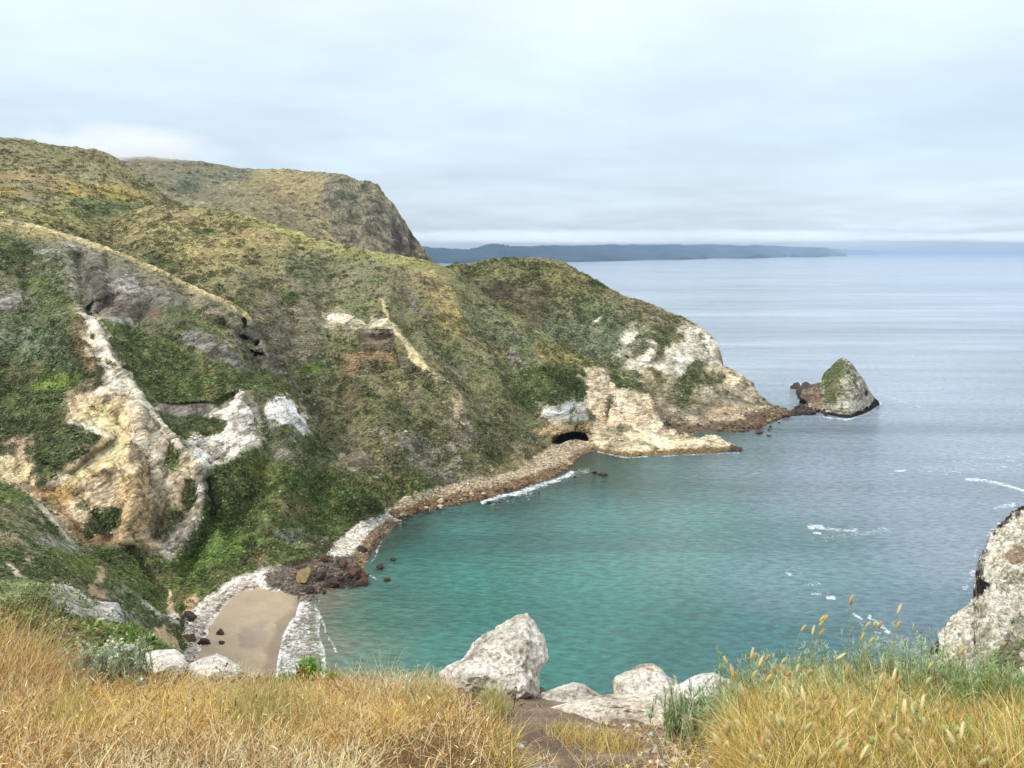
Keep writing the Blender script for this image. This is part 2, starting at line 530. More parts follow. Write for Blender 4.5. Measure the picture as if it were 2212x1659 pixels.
class Layer:
    """one landform: its outline seen from the path, a distance for every spot on it,
    a back slope and a foot, all turned into world positions"""

    def __init__(self, x0, x1, step, top, bot, ctrl, nrow, base, ops, push=(), big=1.0, rockamp=1.0,
                 scrub=0.35, backstep=4.0, backn=8, backdrop=0.45, seed=0, wsc=1.0, topdamp=0.3, dip=6.0, mono=False):
        nc = int((x1 - x0) / step) + 1
        X1 = np.linspace(x0, x1, nc)
        yt, yb = curve(top, X1), curve(bot, X1)
        yb = np.maximum(yb, yt + 0.5)
        v = np.linspace(0, 1, nrow)[:, None]
        X = np.repeat(X1[None], nrow, 0)
        Y = yt[None] + (yb - yt)[None] * v
        self.D = Depth(ctrl)
        D = self.D(X, Y)
        for pu in push:
            if pu[0] == 'line':            # a gully (positive) or rib (negative)
                D = D + pu[2] * np.exp(-(lined(X, Y, pu[1]) / pu[3]) ** 2)
                continue
            poly, amt, fe = pu[:3]
            pd = polysd(X, Y, poly)
            e = amt * sm(-fe, fe, pd)
            if len(pu) > 3:
                e = e * np.exp(-np.maximum(lined(X, Y, pu[4]) if len(pu) > 4 else pd, 0) / pu[3])
            D = D + e
        P = unproj(X, Y, D)
        self.X, self.Y = X, Y
        # colours ---------------------------------------------------
        sc = np.median(D) / 200.0 * wsc
        wx = 0.8 * fbm(P, 5 * sc, 5, 0.62, seed + 1) + 0.75 * fbm(P, 1.4 * sc, 3, 0.6, seed + 41)
        wy = 0.8 * fbm(P, 5 * sc, 5, 0.62, seed + 2) + 0.75 * fbm(P, 1.4 * sc, 3, 0.6, seed + 42)
        lo = fbm(P, 22 * sc, 4, 0.5, seed + 3)
        hi = fbm(P, 2.2 * sc, 4, 0.65, seed + 4)
        mi = fbm(P, 7 * sc, 4, 0.6, seed + 5)
        ca, sa_ = math.cos(math.radians(dip)), math.sin(math.radians(dip))
        wb = 0.9 * sc * fbm(P, 6 * sc, 3, 0.55, seed + 50)
        B = np.stack([(P[..., 0] * ca + P[..., 2] * sa_) * 0.16, P[..., 1] * 0.16, -P[..., 0] * sa_ + P[..., 2] * ca + wb], -1)
        bedn = fbm(B, 1.5 * sc, 4, 0.62, seed + 51)
        col = np.zeros(P.shape)
        b = A(base) * 1.34
        col[:] = b
        rock = np.zeros(X.shape)
        veg = np.ones(X.shape)
        # general drift between dry straw, olive and dark green
        dry, drk = A((170, 154, 108)), A((72, 88, 46))
        t = sm(0.0, 0.7, mi * 0.8 + lo * 0.5)[..., None]
        col = col * (1 - 0.6 * t) + dry * 0.6 * t
        t = sm(0.0, 0.7, -mi * 0.6 - lo * 0.3 + hi * 0.5)[..., None]
        col = col * (1 - 0.6 * t) + drk * 0.6 * t
        st_ = fbm(P * np.array([1, 1, 0.22]), 7 * sc, 4, 0.62, seed + 45)
        t = sm(0.1, 0.65, st_ * 0.8 + lo * 0.3)[..., None]
        col = col * (1 - 0.65 * t) + A((138, 124, 100)) * 0.65 * t
        t = sm(0.1, 0.65, -st_ * 0.8 + mi * 0.4)[..., None]
        col = col * (1 - 0.5 * t) + A((120, 130, 96)) * 0.5 * t
        # little outcrops and bare scrapes
        oc = sm(0.42, 0.6, fbm(P * np.array([1, 1, 0.5]), 5 * sc, 5, 0.68, seed + 47) + 0.25 * st_)[..., None]
        col = col * (1 - 0.6 * oc) + A((164, 156, 138)) * 0.6 * oc
        rock = np.maximum(rock, 0.45 * oc[..., 0])
        for op in ops:
            poly, c, kind = op[:3]
            fe, wa, st = (list(op[3:]) + [6, 10, 1.0][len(op) - 3:])[:3]
            wa = wa * 0.95
            if kind == 'veg':
                fe, wa = fe * 2.2, wa * 1.6
            xx, yy = X + wx * wa, Y + wy * wa * 0.7
            bx0, by0 = np.min(poly, 0) - 60
            bx1, by1 = np.max(poly, 0) + 60
            msk = (X > bx0) & (X < bx1) & (Y > by0) & (Y < by1)
            if not msk.any():
                continue
            m = np.zeros(X.shape)
            m[msk] = sm(-fe, fe, polysd(xx[msk], yy[msk], poly))
            if kind == 'rock' and sum(op[1]) > 400:      # rubble and scraped ground round the exposed rock
                hm = np.zeros(X.shape)
                hm[msk] = sm(-26, -2, polysd(xx[msk], yy[msk], poly))
                hm = 0.75 * st * hm * sm(0.0, 0.45, hi * 0.8 + mi * 0.5 - 0.05 + 0.5 * (hm - 0.5))
                hc = (A(op[1]) * 0.75 * (1 + 0.25 * hi[..., None]))
                col = col * (1 - hm[..., None]) + hc * hm[..., None]
                rock = np.maximum(rock, 0.7 * hm)
                veg = veg * (1 - hm)
            m = m * st
            c = A(c)
            if kind in ('rock', 'bare') and sum(op[1]) > 430:
                c = np.minimum(c * 1.25, (0.80, 0.78, 0.72))
            elif kind == 'veg':
                c = c * 1.36
            C = np.ones(P.shape) * c
            if kind == 'rock':
                s_ = bedn
                cr = ridged(P * np.array([0.7, 0.7, 1.3]), 4.5 * sc, 4, 0.6, seed + 9)
                f = 1.20 + 0.26 * s_ + 0.12 * hi
                f = f * (1 - 0.5 * sm(0.30, 0.55, cr))
                C = C * f[..., None]
                # tufts of green in ledges
                g = sm(0.44, 0.60, fbm(P, 3.0 * sc, 5, 0.7, seed + 12))[..., None]
                C = C * (1 - 0.75 * g) + A((88, 92, 52)) * 0.75 * g
                m3 = m * 1.0
                rock = rock * (1 - m3) + m3
                veg = veg * (1 - m3)
            elif kind == 'bare':  # bare ground, and the painted dark of caves and holes
                C = C * (1 + 0.22 * hi + 0.12 * mi)[..., None]
                rock = rock * (1 - m) + 0.6 * m
                veg = veg * (1 - m)
            elif kind == 'mix':          # stones showing through scrub
                g = sm(-0.15, 0.35, hi * 0.8 + mi * 0.5)
                C = C * (1 + 0.25 * hi)[..., None]
                m = m * (0.25 + 0.75 * g)
                rock = rock * (1 - m) + 0.8 * m
                veg = veg * (1 - 0.7 * m)
            elif kind == 'flat':
                C = C * (1 + 0.05 * hi)[..., None]
                rock = rock * (1 - m)
                veg = veg * (1 - m)
            elif kind == 'cobble':
                C = C * (1 + 0.18 * hi)[..., None]
                rock = rock * (1 - m) + 0.25 * m
                veg = veg * (1 - m)
            else:                        # greenery
                C = C * (1 + 0.38 * hi + 0.30 * mi)[..., None]
                tt = (0.50 * sm(0.1, 0.8, st_ * 0.8 + mi * 0.4))[..., None]
                C = C * (1 - tt) + A((132, 114, 78)) * tt
                rock = rock * (1 - m)
                veg = veg * (1 - m) + m
            col = col * (1 - m[..., None]) + C * m[..., None]
        dsat = (0.20 * veg)[..., None]
        col = col * (1 - dsat) + col.mean(-1, keepdims=True) * np.array([1.0, 1.0, 0.92]) * dsat
        if mono:
            col = A(base) * (1 + 0.18 * hi + 0.25 * mi)[..., None]
            rock[:] = 0
        # relief ----------------------------------------------------
        dc = np.gradient(P, axis=1)
        dr = np.gradient(P, axis=0)
        N = np.cross(dr, dc)
        N /= np.linalg.norm(N, axis=-1, keepdims=True) + 1e-9
        N = np.where((N * (P - np.array([0, 0, H]))).sum(-1, keepdims=True) > 0, -N, N)
        td = topdamp + (1 - topdamp) * sm(0, 0.12, v)
        wat = sm(-0.2, 2.5, P[..., 2])
        flatm = np.clip(rock + veg, 0, 1)
        d = big * (1.1 * fbm(P * np.array([1, 1, 0.45]), 17 * sc, 3, 0.5, seed + 20)
                   + 0.8 * ridged(P * np.array([1, 1, 0.35]), 11 * sc, 3, 0.5, seed + 21)) * td * (0.3 + 0.7 * wat)
        d = d * (1 - 0.45 * np.clip(rock, 0, 1))
        blk = fbm(P * np.array([1, 1, 0.6]), 5 * sc, 5, 0.62, seed + 9)
        blk = np.round(blk * 3.5) / 3.5 * 0.55 + blk * 0.45          # stepped faces
        d = d + rock * rockamp * (0.42 * blk + 0.30 * bedn + 0.16 * ridged(P, 1.3 * sc, 3, 0.6, seed + 23)) * (0.4 + 0.6 * td)
        d = d + veg * scrub * (fbm(P, 1.9 * sc, 3, 0.65, seed + 24) + 0.5 * mi)
        d = d + rockamp * 0.25 * sm(0.05, 0.95, rock)
        d = d * sc * (0.06 + 0.94 * flatm)
        P = P + N * d[..., None]
        self.front = P
        dc = np.gradient(P, axis=1)
        dr = np.gradient(P, axis=0)
        self.N = N
        self.veg, self.rock, self.col = veg, rock, col
        # back slope ------------------------------------------------
        rows, cols = [], []
        hd = P[0].copy()
        hd[:, 2] = 0
        hd /= np.linalg.norm(hd, axis=-1, keepdims=True)
        for k in range(backn, 0, -1):
            q = P[0] + hd * (k * backstep)
            q[:, 2] -= backdrop * backstep * (k ** 1.35)
            q += (fbm(q, 9 * sc, 3, 0.5, seed + 30) * 0.5 * sc)[:, None] * np.array([0, 0, 1])
            rows.append(q)
            cols.append(col[0])
        foot, fcols = [], []
        for k in range(1, 5):
            q = P[-1] - hd * (k * 1.0)
            q[:, 2] -= 0.9 * k ** 1.4
            foot.append(q)
            fcols.append(col[-1])
        self.V = np.concatenate([np.array(rows), P, np.array(foot)], 0)
        self.C = np.concatenate([np.array(cols), col, np.array(fcols)], 0)
        self.nb = backn
        pad = lambda a: np.concatenate([np.repeat(a[:1], backn, 0), a, np.repeat(a[-1:], 4, 0)], 0)
        self.XX, self.YY = pad(X), pad(Y)
        self.rk = pad(rock)

    def emit(self, parts, default):
        """parts: list of (name, polygon, material, kind); each keeps the faces inside its polygon"""
        nr, nc = self.V.shape[:2]
        F = grid_faces(nr, nc)
        cx = self.XX.ravel()[F].mean(1)
        cy = self.YY.ravel()[F].mean(1)
        left = np.ones(len(F), bool)
        V, C, R = self.V.reshape(-1, 3), self.C.reshape(-1, 3), self.rk.ravel()
        res = []
        for name, poly, mat, extra in list(parts) + [default]:
            m = left if poly is None else left & (polysd(cx, cy, poly) > 0)
            left = left & ~m
            f = F[m]
            if not len(f):
                continue
            u, inv = np.unique(f, return_inverse=True)
            o = new_obj(name, V[u], inv.reshape(-1, 4), mat, col=np.clip(C[u], 0.004, 0.9), attrs={'rock': R[u]})
            tag(o, **extra)
            res.append(o)
        return res

    def scatter(self, n, seed, size=(0.35, 0.8), mind=0.35, reg=None, hgt=0.6, name='scrub', mat=None, wl=5.0, thr=-0.2):
        """clumps of low brush standing where the greenery is, as arrays"""
        r = np.random.default_rng(seed)
        nr, nc = self.X.shape
        i = r.integers(1, nr - 1, n * 3)
        j = r.integers(1, nc - 1, n * 3)
        keep = self.veg[i, j] > mind
        P = self.front[i, j]
        keep &= fbm(P, wl, 3, 0.6, seed) > thr
        if reg is not None:
            keep &= reg(self.X[i, j], self.Y[i, j])
        i, j, P = i[keep][:n], j[keep][:n], P[keep][:n]
        return P, self.N[i, j], self.col[i, j], r


def clumps(P, N, C, r, size, hgt=0.7, jit=0.35, tint=0.35):
    """low lumpy domes, ten faces each"""
    n = len(P)
    s = size[0] + (size[1] - size[0]) * 1.25 * r.random(n) ** 2.6
    k = 6
    a = (np.arange(k) / k * 2 * np.pi)[None] + r.uniform(0, 6, n)[:, None]
    up = N * 0.55 + np.array([0, 0, 0.45])
    up /= np.linalg.norm(up, axis=-1, keepdims=True)
    t1 = np.cross(up, np.array([0.31, 0.9, 0.1]))
    t1 /= np.linalg.norm(t1, axis=-1, keepdims=True)
    t2 = np.cross(up, t1)

    def ring(rad, h):
        rr = rad * (1 + r.uniform(-jit, jit, (n, k)))
        hh = h + r.uniform(-0.12, 0.12, (n, k))
        return (P[:, None] + (np.cos(a) * rr * s[:, None])[..., None] * t1[:, None]
                + (np.sin(a) * rr * s[:, None])[..., None] * t2[:, None] + (hh * s[:, None] * hgt)[..., None] * up[:, None])
    V = np.concatenate([ring(0.85, -0.35), ring(0.95, 0.35), ring(0.5, 0.9),
                        (P + up * (s * hgt * 1.05)[:, None])[:, None]], 1)          # n, 19, 3
    f4, f3 = [], []
    for q in range(k):
        w = (q + 1) % k
        f4 += [[q, w, k + w, k + q], [k + q, k + w, 2 * k + w, 2 * k + q]]
        f3 += [[2 * k + q, 2 * k + w, 3 * k]]
    nv = 3 * k + 1
    off = (np.arange(n) * nv)[:, None, None]
    F4 = (np.array(f4)[None] + off).reshape(-1, 4)
    F3 = (np.array(f3)[None] + off).reshape(-1, 3)
    cc = C * np.exp(r.normal(0, tint, n))[:, None]
    cc = cc * (1 + r.normal(0, 0.07, (n, 3)))
    Cv = np.repeat(cc[:, None], nv, 1)
    return V.reshape(-1, 3), F4, F3, Cv.reshape(-1, 3)

# ================================================================== THE LAND
G_SLOPE = 'brush patches on the cove hillsides'
SCRUB_V = []

# ---- far headland with the tall cliff
F = Layer(150, 975, 3.0,
          [(150, 345), (250, 341), (290, 339), (380, 345), (440, 352), (500, 360), (580, 365), (640, 369), (700, 374), (740, 379),
           (770, 388), (800, 393), (815, 399), (835, 425), (850, 442), (865, 468), (880, 490), (893, 515), (905, 524), (918, 545),
           (935, 565), (960, 590), (975, 612)],
          [(150, 520), (380, 480), (640, 540), (850, 590), (960, 610), (975, 640)],
          [(250, 341, 1050), (380, 345, 1000), (500, 360, 930), (640, 369, 870), (740, 379, 820), (815, 399, 790), (850, 442, 770),
           (880, 490, 760), (918, 545, 745), (960, 590, 735), (380, 440, 700), (300, 380, 820), (345, 405, 760), (470, 455, 690),
           (450, 380, 860), (560, 400, 800), (680, 400, 800), (600, 450, 700), (640, 480, 680), (700, 510, 660), (725, 525, 650),
           (560, 480, 650), (700, 430, 750), (760, 450, 735), (740, 500, 690), (800, 480, 715), (860, 560, 690), (850, 600, 660),
           (640, 540, 600), (380, 480, 620), (150, 520, 700), (150, 345, 1080)],
          120, (118, 112, 78),
          [([(560, 362), (740, 375), (700, 400), (690, 430), (760, 530), (700, 530), (620, 480), (560, 440), (500, 420)], (140, 126, 82), 'veg', 10, 14, 0.8),
           ([(470, 455), (560, 400), (600, 440), (690, 450), (700, 500), (640, 500), (560, 475)], (112, 106, 80), 'veg', 14, 16, 0.7),
           ([(280, 340), (420, 352), (520, 365), (470, 420), (400, 440), (360, 420)], (112, 108, 84), 'veg', 14, 16, 0.8),
           ([(400, 360), (560, 372), (520, 385), (440, 380)], (84, 94, 74), 'veg', 6, 14, 0.8),
           ([(380, 410), (400, 372), (440, 385), (420, 420)], (86, 96, 78), 'veg', 6, 12, 0.7),
           ([(700, 400), (730, 383), (815, 399), (850, 442), (880, 490), (945, 575), (960, 640), (700, 620), (730, 530), (690, 440)],
            (132, 126, 104), 'rock', 6, 10, 1.0),
           ([(730, 400), (745, 410), (790, 470), (775, 480), (745, 440)], (84, 94, 72), 'veg', 4, 6, 0.6),
           ([(835, 480), (860, 500), (870, 545), (850, 550), (840, 510)], (58, 48, 52), 'bare', 4, 10, 0.8),
           ([(880, 505), (893, 515), (895, 545), (882, 550)], (58, 48, 52), 'bare', 3, 6, 0.8)],
          big=1.2, rockamp=1.3, scrub=0.30, backstep=30, backn=7, backdrop=0.25, seed=100, topdamp=0.25)
F.emit([], ('headland', None, M_FAR, dict(kind='structure', label='tall dark headland far behind the cove with cloud touching its top')))

# ---- high hill on the left
Lh = Layer(-320, 430, 3.0,
           [(-320, 262), (-100, 288), (0, 297), (50, 302), (100, 309), (170, 319), (220, 326), (245, 336), (262, 347), (300, 376),
            (330, 400), (360, 425), (385, 441), (430, 470)],
           [(-320, 520), (0, 520), (220, 560), (300, 540), (385, 500), (430, 500)],
           [(-320, 262, 440), (0, 297, 450), (100, 309, 465), (220, 326, 480), (262, 347, 480), (330, 400, 460), (385, 441, 440),
            (0, 380, 380), (120, 380, 400), (240, 390, 420), (0, 460, 285), (100, 440, 330), (200, 440, 360), (300, 440, 390),
            (100, 490, 275), (230, 500, 335), (220, 560, 300), (-320, 520, 240), (430, 500, 400), (-320, 390, 340)],
           110, (126, 122, 76),
           [([(-60, 290), (220, 322), (330, 395), (390, 440), (300, 430), (200, 400), (80, 400), (-60, 385)], (118, 112, 76), 'veg', 10, 14, 0.7),
            ([(-60, 355), (60, 370), (160, 395), (120, 410), (-60, 395)], (140, 118, 78), 'veg', 10, 12, 0.7),
            ([(130, 405), (200, 405), (280, 412), (345, 435), (330, 447), (230, 443), (150, 430)], (156, 136, 58), 'veg', 6, 14, 0.85),
            ([(-60, 400), (20, 410), (45, 420), (30, 432), (-60, 435)], (156, 136, 58), 'veg', 6, 12, 0.8),
            ([(140, 440), (210, 435), (330, 445), (290, 465), (240, 480), (200, 470), (150, 455)], (92, 106, 56), 'veg', 8, 14, 0.85),
            ([(-60, 440), (140, 445), (220, 490), (230, 520), (100, 500), (-60, 460)], (138, 134, 76), 'veg', 8, 14, 0.7)],
           big=1.1, scrub=0.35, backstep=20, backn=7, backdrop=0.3, seed=140, topdamp=0.2)
Lh.emit([], ('hill', None, M_LAND, dict(kind='structure', label='high rounded hill on the left with yellow flowering patches')))

# ---- middle spur that ends in the pale sea cliff with the cave
M_TOP = [(150, 545), (200, 505), (235, 487), (268, 463), (300, 450), (340, 444), (400, 446), (460, 453), (520, 463), (580, 480), (640, 500),
         (720, 525), (780, 538), (850, 549), (900, 559), (945, 571), (975, 583), (1000, 600), (1050, 640), (1090, 667), (1130, 690),
         (1200, 735), (1250, 760), (1300, 785), (1350, 812), (1385, 830), (1402, 852), (1415, 878), (1428, 912), (1440, 924),
         (1480, 935), (1510, 948), (1530, 942), (1548, 942), (1560, 950), (1575, 959), (1603, 971)]
M_BOT = [(150, 620), (250, 600), (400, 680), (530, 740), (600, 860), (705, 1030), (800, 1140), (850, 1136), (900, 1112), (980, 1096),
         (1050, 1081), (1120, 1061), (1200, 1036), (1238, 1012), (1245, 990), (1290, 973), (1350, 987), (1450, 983), (1560, 977), (1603, 974)]
CAVE = [(1192, 957), (1198, 944), (1212, 933), (1232, 926), (1252, 926), (1268, 934), (1278, 946), (1276, 954), (1262, 953), (1245, 949), (1225, 953), (1208, 960)]
M = Layer(150, 1603, 2.6, M_TOP, M_BOT,
          [(150, 545, 350), (235, 487, 345), (340, 444, 345), (400, 446, 340), (520, 463, 325), (640, 500, 312), (720, 525, 305), (850, 549, 295),
           (945, 571, 292), (1000, 600, 288), (1050, 640, 284), (1130, 690, 278), (1200, 735, 273), (1300, 785, 268), (1385, 830, 262),
           (1415, 878, 258), Z(1440, 924, 3.2), Z(1510, 948, 2.4), Z(1548, 942, 3.0), Z(1603, 971, 0.3),
           Z(850, 1136, -0.1), Z(900, 1112, -0.1), Z(980, 1096, -0.1), Z(1050, 1081, -0.1), Z(1120, 1061, -0.1), Z(1200, 1036, -0.1), Z(1240, 1010, -0.1),
           Z(1248, 990, -0.1), Z(1290, 973, -0.1), Z(1350, 987, -0.1), Z(1450, 983, -0.1), Z(1560, 977, -0.1),
           Z(1400, 955, 2.2), Z(1350, 950, 3.0), Z(1300, 945, 3.2),
           Z(1050, 1040, 1.6), Z(950, 1060, 1.8), Z(1150, 1010, 1.6), Z(1200, 985, 1.5), Z(1250, 957, 1.3),
           (1200, 925, 236), (1165, 900, 236), (1240, 920, 243.5), (1270, 905, 245), (1200, 880, 241), (1262, 870, 248), (1270, 810, 256), (1330, 835, 258),
           (1330, 900, 250), (1400, 900, 254), (1400, 925, 251),
           (900, 1000, 193), (900, 900, 205), (900, 800, 219), (900, 700, 236), (900, 620, 258), (1000, 980, 203), (1000, 880, 216),
           (1000, 780, 234), (1000, 680, 256), (1100, 960, 216), (1100, 860, 232), (1100, 760, 250), (1180, 820, 247),
           (840, 1000, 186), (800, 900, 200), (780, 800, 218), (760, 760, 226), (835, 745, 222), (840, 700, 232), (770, 712, 238), (770, 680, 243), (710, 700, 240),
           (770, 640, 256), (700, 620, 266), (600, 620, 258), (650, 700, 232), (600, 700, 226), (660, 800, 211), (640, 860, 196), (600, 800, 207),
           (720, 950, 190), (705, 1030, 181), (800, 1140, 170), (560, 690, 222), (560, 620, 250), (500, 560, 275), (400, 540, 285), (300, 520, 300),
           (250, 600, 270), (400, 680, 230), (700, 860, 203), (740, 770, 224)],
          330, (112, 110, 70),
          [([(340, 520), (520, 520), (640, 560), (620, 620), (520, 600), (420, 580)], (138, 128, 84), 'veg', 14, 16, 0.6),
           ([(400, 540), (430, 530), (450, 560), (420, 570)], (196, 158, 104), 'veg', 6, 12, 0.6),
           ([(470, 575), (540, 590), (600, 640), (560, 650), (500, 610)], (100, 100, 74), 'veg', 12, 14, 0.7),
           ([(225, 485), (250, 500), (262, 540), (240, 540)], (96, 88, 72), 'veg', 6, 8, 0.6),
           (strip(M_TOP, 480, 980, -4, 7), (136, 138, 80), 'veg', 3, 2, 0.8),
           ([(200, 480), (400, 440), (560, 470), (720, 525), (620, 560), (520, 560), (480, 600), (380, 560), (250, 520)], (148, 136, 84), 'veg', 14, 16, 0.75),
           ([(290, 455), (420, 462), (420, 480), (320, 475)], (150, 130, 90), 'veg', 8, 12, 0.7),
           ([(420, 478), (560, 500), (620, 510), (560, 520), (440, 500)], (150, 130, 90), 'veg', 8, 12, 0.65),
           ([(415, 496), (440, 490), (478, 503), (460, 510), (425, 508)], (72, 92, 40), 'veg', 3, 4, 1.0),
           ([(520, 463), (720, 525), (850, 549), (945, 571), (940, 585), (820, 570), (700, 540), (600, 505), (500, 475)], (146, 142, 72), 'veg', 8, 8, 0.7),
           ([(560, 560), (700, 540), (860, 570), (880, 610), (760, 640), (640, 640)], (108, 112, 80), 'veg', 14, 16, 0.6),
           ([(600, 600), (800, 600), (850, 640), (740, 670), (620, 660)], (130, 124, 104), 'mix', 14, 16, 0.6),
           ([(930, 575), (985, 640), (1010, 720), (970, 730), (945, 680), (915, 610)], (150, 134, 78), 'veg', 10, 10, 0.75),
           ([(530, 650), (620, 640), (700, 680), (700, 760), (640, 800), (600, 780), (560, 720)], (134, 128, 110), 'rock', 10, 18, 0.7),
           ([(525, 670), (560, 690), (600, 760), (640, 850), (660, 900), (620, 880), (590, 830), (560, 760)], (118, 112, 100), 'rock', 8, 10, 0.8),
           ([(608, 645), (630, 636), (652, 655), (640, 668), (612, 672)], (84, 104, 40), 'veg', 3, 6, 1),
           ([(648, 795), (690, 785), (702, 800), (690, 812), (650, 815)], (76, 102, 34), 'veg', 3, 6, 1),
           ([(700, 660), (760, 640), (830, 650), (838, 682), (780, 672), (720, 690)], (96, 104, 58), 'veg', 6, 8, 0.6),
           ([(706, 684), (730, 678), (755, 680), (765, 672), (800, 682), (835, 683), (842, 700), (836, 716), (800, 722), (772, 714), (708, 708)],
            (204, 194, 168), 'rock', 3, 9, 0.95),
           ([(705, 698), (770, 702), (838, 704), (838, 709), (770, 709), (708, 704)], (120, 110, 86), 'mix', 3, 6, 0.7), ([(750, 660), (790, 664), (800, 690), (790, 700), (775, 684), (752, 682)], (92, 100, 58), 'veg', 1.5, 5, 0.9),
           ([(770, 718), (846, 712), (852, 745), (838, 765), (800, 770), (780, 750)], (110, 98, 82), 'rock', 5, 8, 0.9),
           ([(800, 722), (840, 716), (845, 728), (812, 734)], (46, 38, 38), 'bare', 2, 6, 0.8),  # hollow under the pale band, its shade put into the colour
           ([(742, 762), (775, 756), (800, 756), (850, 770), (856, 790), (800, 778), (780, 790), (778, 820), (755, 825), (745, 790)], (150, 126, 92), 'rock', 4, 8, 0.8),
           ([(785, 752), (815, 755), (805, 768), (788, 768)], (72, 62, 54), 'bare', 2, 4, 0.6),  # lower hollow, darkened in colour for its shade
           ([(865, 770), (885, 775), (890, 810), (872, 815)], (124, 118, 102), 'rock', 4, 6, 0.8),
           ([(820, 640), (832, 655), (845, 695), (855, 712), (880, 742), (912, 780), (932, 800), (915, 806), (895, 790), (870, 745), (846, 715), (838, 690), (826, 660)],
            (208, 192, 150), 'bare', 2.5, 5, 0.95),
           ([(915, 800), (950, 820), (985, 842), (1000, 850), (985, 856), (940, 830)], (190, 176, 138), 'mix', 3, 6, 0.9),
           ([(972, 838), (990, 850), (1000, 885), (985, 888), (975, 860)], (180, 158, 128), 'bare', 3, 6, 0.8),
           ([(965, 874), (985, 880), (1015, 915), (1040, 950), (1035, 962), (1010, 935), (985, 905)], (198, 184, 156), 'mix', 3, 6, 1.0),
           ([(860, 620), (885, 630), (880, 665), (866, 655)], (116, 98, 78), 'bare', 4, 6, 0.8),
           ([(850, 610), (935, 620), (960, 700), (950, 760), (890, 740), (850, 690)], (118, 112, 88), 'mix', 8, 12, 0.6),
           ([(885, 640), (900, 645), (905, 668), (890, 665)], (150, 148, 138), 'rock', 3, 4, 0.8),
           ([(1000, 640), (1080, 680), (1200, 760), (1140, 790), (1060, 740), (1010, 690)], (98, 108, 74), 'veg', 12, 14, 0.6),
           ([(1070, 690), (1095, 700), (1140, 735), (1130, 742), (1090, 722)], (150, 144, 132), 'mix', 4, 8, 0.9),
           ([(1088, 735), (1110, 745), (1140, 800), (1120, 800), (1095, 765)], (146, 138, 128), 'mix', 4, 8, 0.9),
           ([(1150, 745), (1200, 755), (1330, 795), (1300, 808), (1210, 790), (1165, 775)], (150, 136, 76), 'veg', 6, 8, 0.9),
           ([(1120, 790), (1190, 790), (1262, 805), (1266, 860), (1210, 880), (1160, 895), (1120, 870), (1100, 830)], (78, 92, 46), 'veg', 8, 10, 0.9),
           ([(1250, 790), (1330, 800), (1390, 825), (1390, 840), (1300, 812)], (90, 102, 48), 'veg', 5, 6, 0.9),
           ([(1000, 640), (1200, 735), (1385, 830), (1370, 828), (1200, 752), (1100, 700), (1010, 640)], (122, 126, 74), 'veg', 4, 6, 0.6),
           ([(830, 950), (900, 940), (990, 1000), (1040, 1040), (990, 1060), (940, 1040), (880, 1000)], (148, 140, 130), 'mix', 10, 16, 0.8),
           ([(700, 860), (760, 860), (790, 920), (760, 950), (720, 930)], (122, 114, 92), 'mix', 10, 14, 0.7),
           ([(700, 800), (800, 820), (800, 900), (740, 900), (690, 850)], (118, 106, 80), 'mix', 12, 16, 0.6),
           ([(720, 985), (750, 965), (790, 960), (800, 1010), (760, 1020), (740, 1020)], (168, 152, 130), 'rock', 4, 8, 0.9),
           ([(780, 990), (812, 985), (808, 1020), (790, 1030)], (122, 118, 104), 'rock', 4, 8, 0.8),
           ([(760, 1020), (900, 1010), (960, 1060), (860, 1080), (800, 1110)], (92, 108, 48), 'veg', 10, 12, 0.8),
           # pale sea cliff
           ([(1262, 812), (1300, 800), (1330, 832), (1372, 830), (1386, 838), (1402, 856), (1418, 890), (1434, 925), (1500, 948), (1548, 942),
             (1603, 971), (1560, 990), (1280, 990), (1262, 960), (1268, 925), (1262, 890), (1264, 850)], (224, 204, 174), 'rock', 4, 8, 1.0),
           ([(1250, 795), (1275, 798), (1262, 812)], (205, 190, 160), 'bare', 2, 4, 0.9),
           ([(1163, 900), (1172, 885), (1200, 878), (1232, 868), (1262, 872), (1268, 910), (1230, 918), (1195, 918)], (232, 224, 206), 'rock', 3, 6, 1.0),
           ([(1180, 918), (1270, 912), (1280, 950), (1262, 962), (1195, 955), (1165, 935)], (196, 172, 128), 'rock', 4, 6, 0.9),
           ([(1290, 850), (1380, 860), (1400, 900), (1380, 925), (1300, 920), (1280, 880)], (226, 200, 168), 'rock', 8, 12, 0.7),
           ([(1290, 900), (1400, 905), (1410, 915), (1300, 925)], (220, 186, 154), 'bare', 5, 8, 0.5),
           ([(1275, 940), (1340, 938), (1450, 945), (1600, 960), (1600, 968), (1450, 966), (1340, 968), (1285, 962)], (220, 206, 170), 'rock', 5, 6, 0.9),
           ([(1280, 968), (1350, 978), (1450, 974), (1540, 968), (1603, 966), (1603, 990), (1280, 992)], (122, 102, 62), 'bare', 3, 6, 0.95),
           ([(1580, 958), (1610, 968), (1610, 985), (1570, 982)], (56, 46, 40), 'bare', 3, 5, 0.9),
           ([(1322, 825), (1350, 815), (1392, 832), (1382, 842), (1330, 840)], (84, 96, 48), 'veg', 3, 5, 1),
           ([(1310, 862), (1325, 852), (1330, 870), (1318, 880), (1312, 905), (1306, 905)], (86, 90, 52), 'veg', 3, 6, 0.9),
           ([(1262, 885), (1290, 900), (1290, 915), (1268, 912)], (84, 92, 50), 'veg', 3, 6, 0.9),
           ([(1215, 912), (1250, 915), (1240, 920), (1215, 918)], (84, 92, 50), 'veg', 2, 5, 0.8),
           ([(1305, 935), (1350, 925), (1370, 930), (1320, 948)], (92, 96, 56), 'veg', 3, 6, 0.8),
           (CAVE, (44, 36, 30), 'bare', 2, 1, 1.0),  # cave mouth: its darkness painted into the rock colour
           # cobble shore
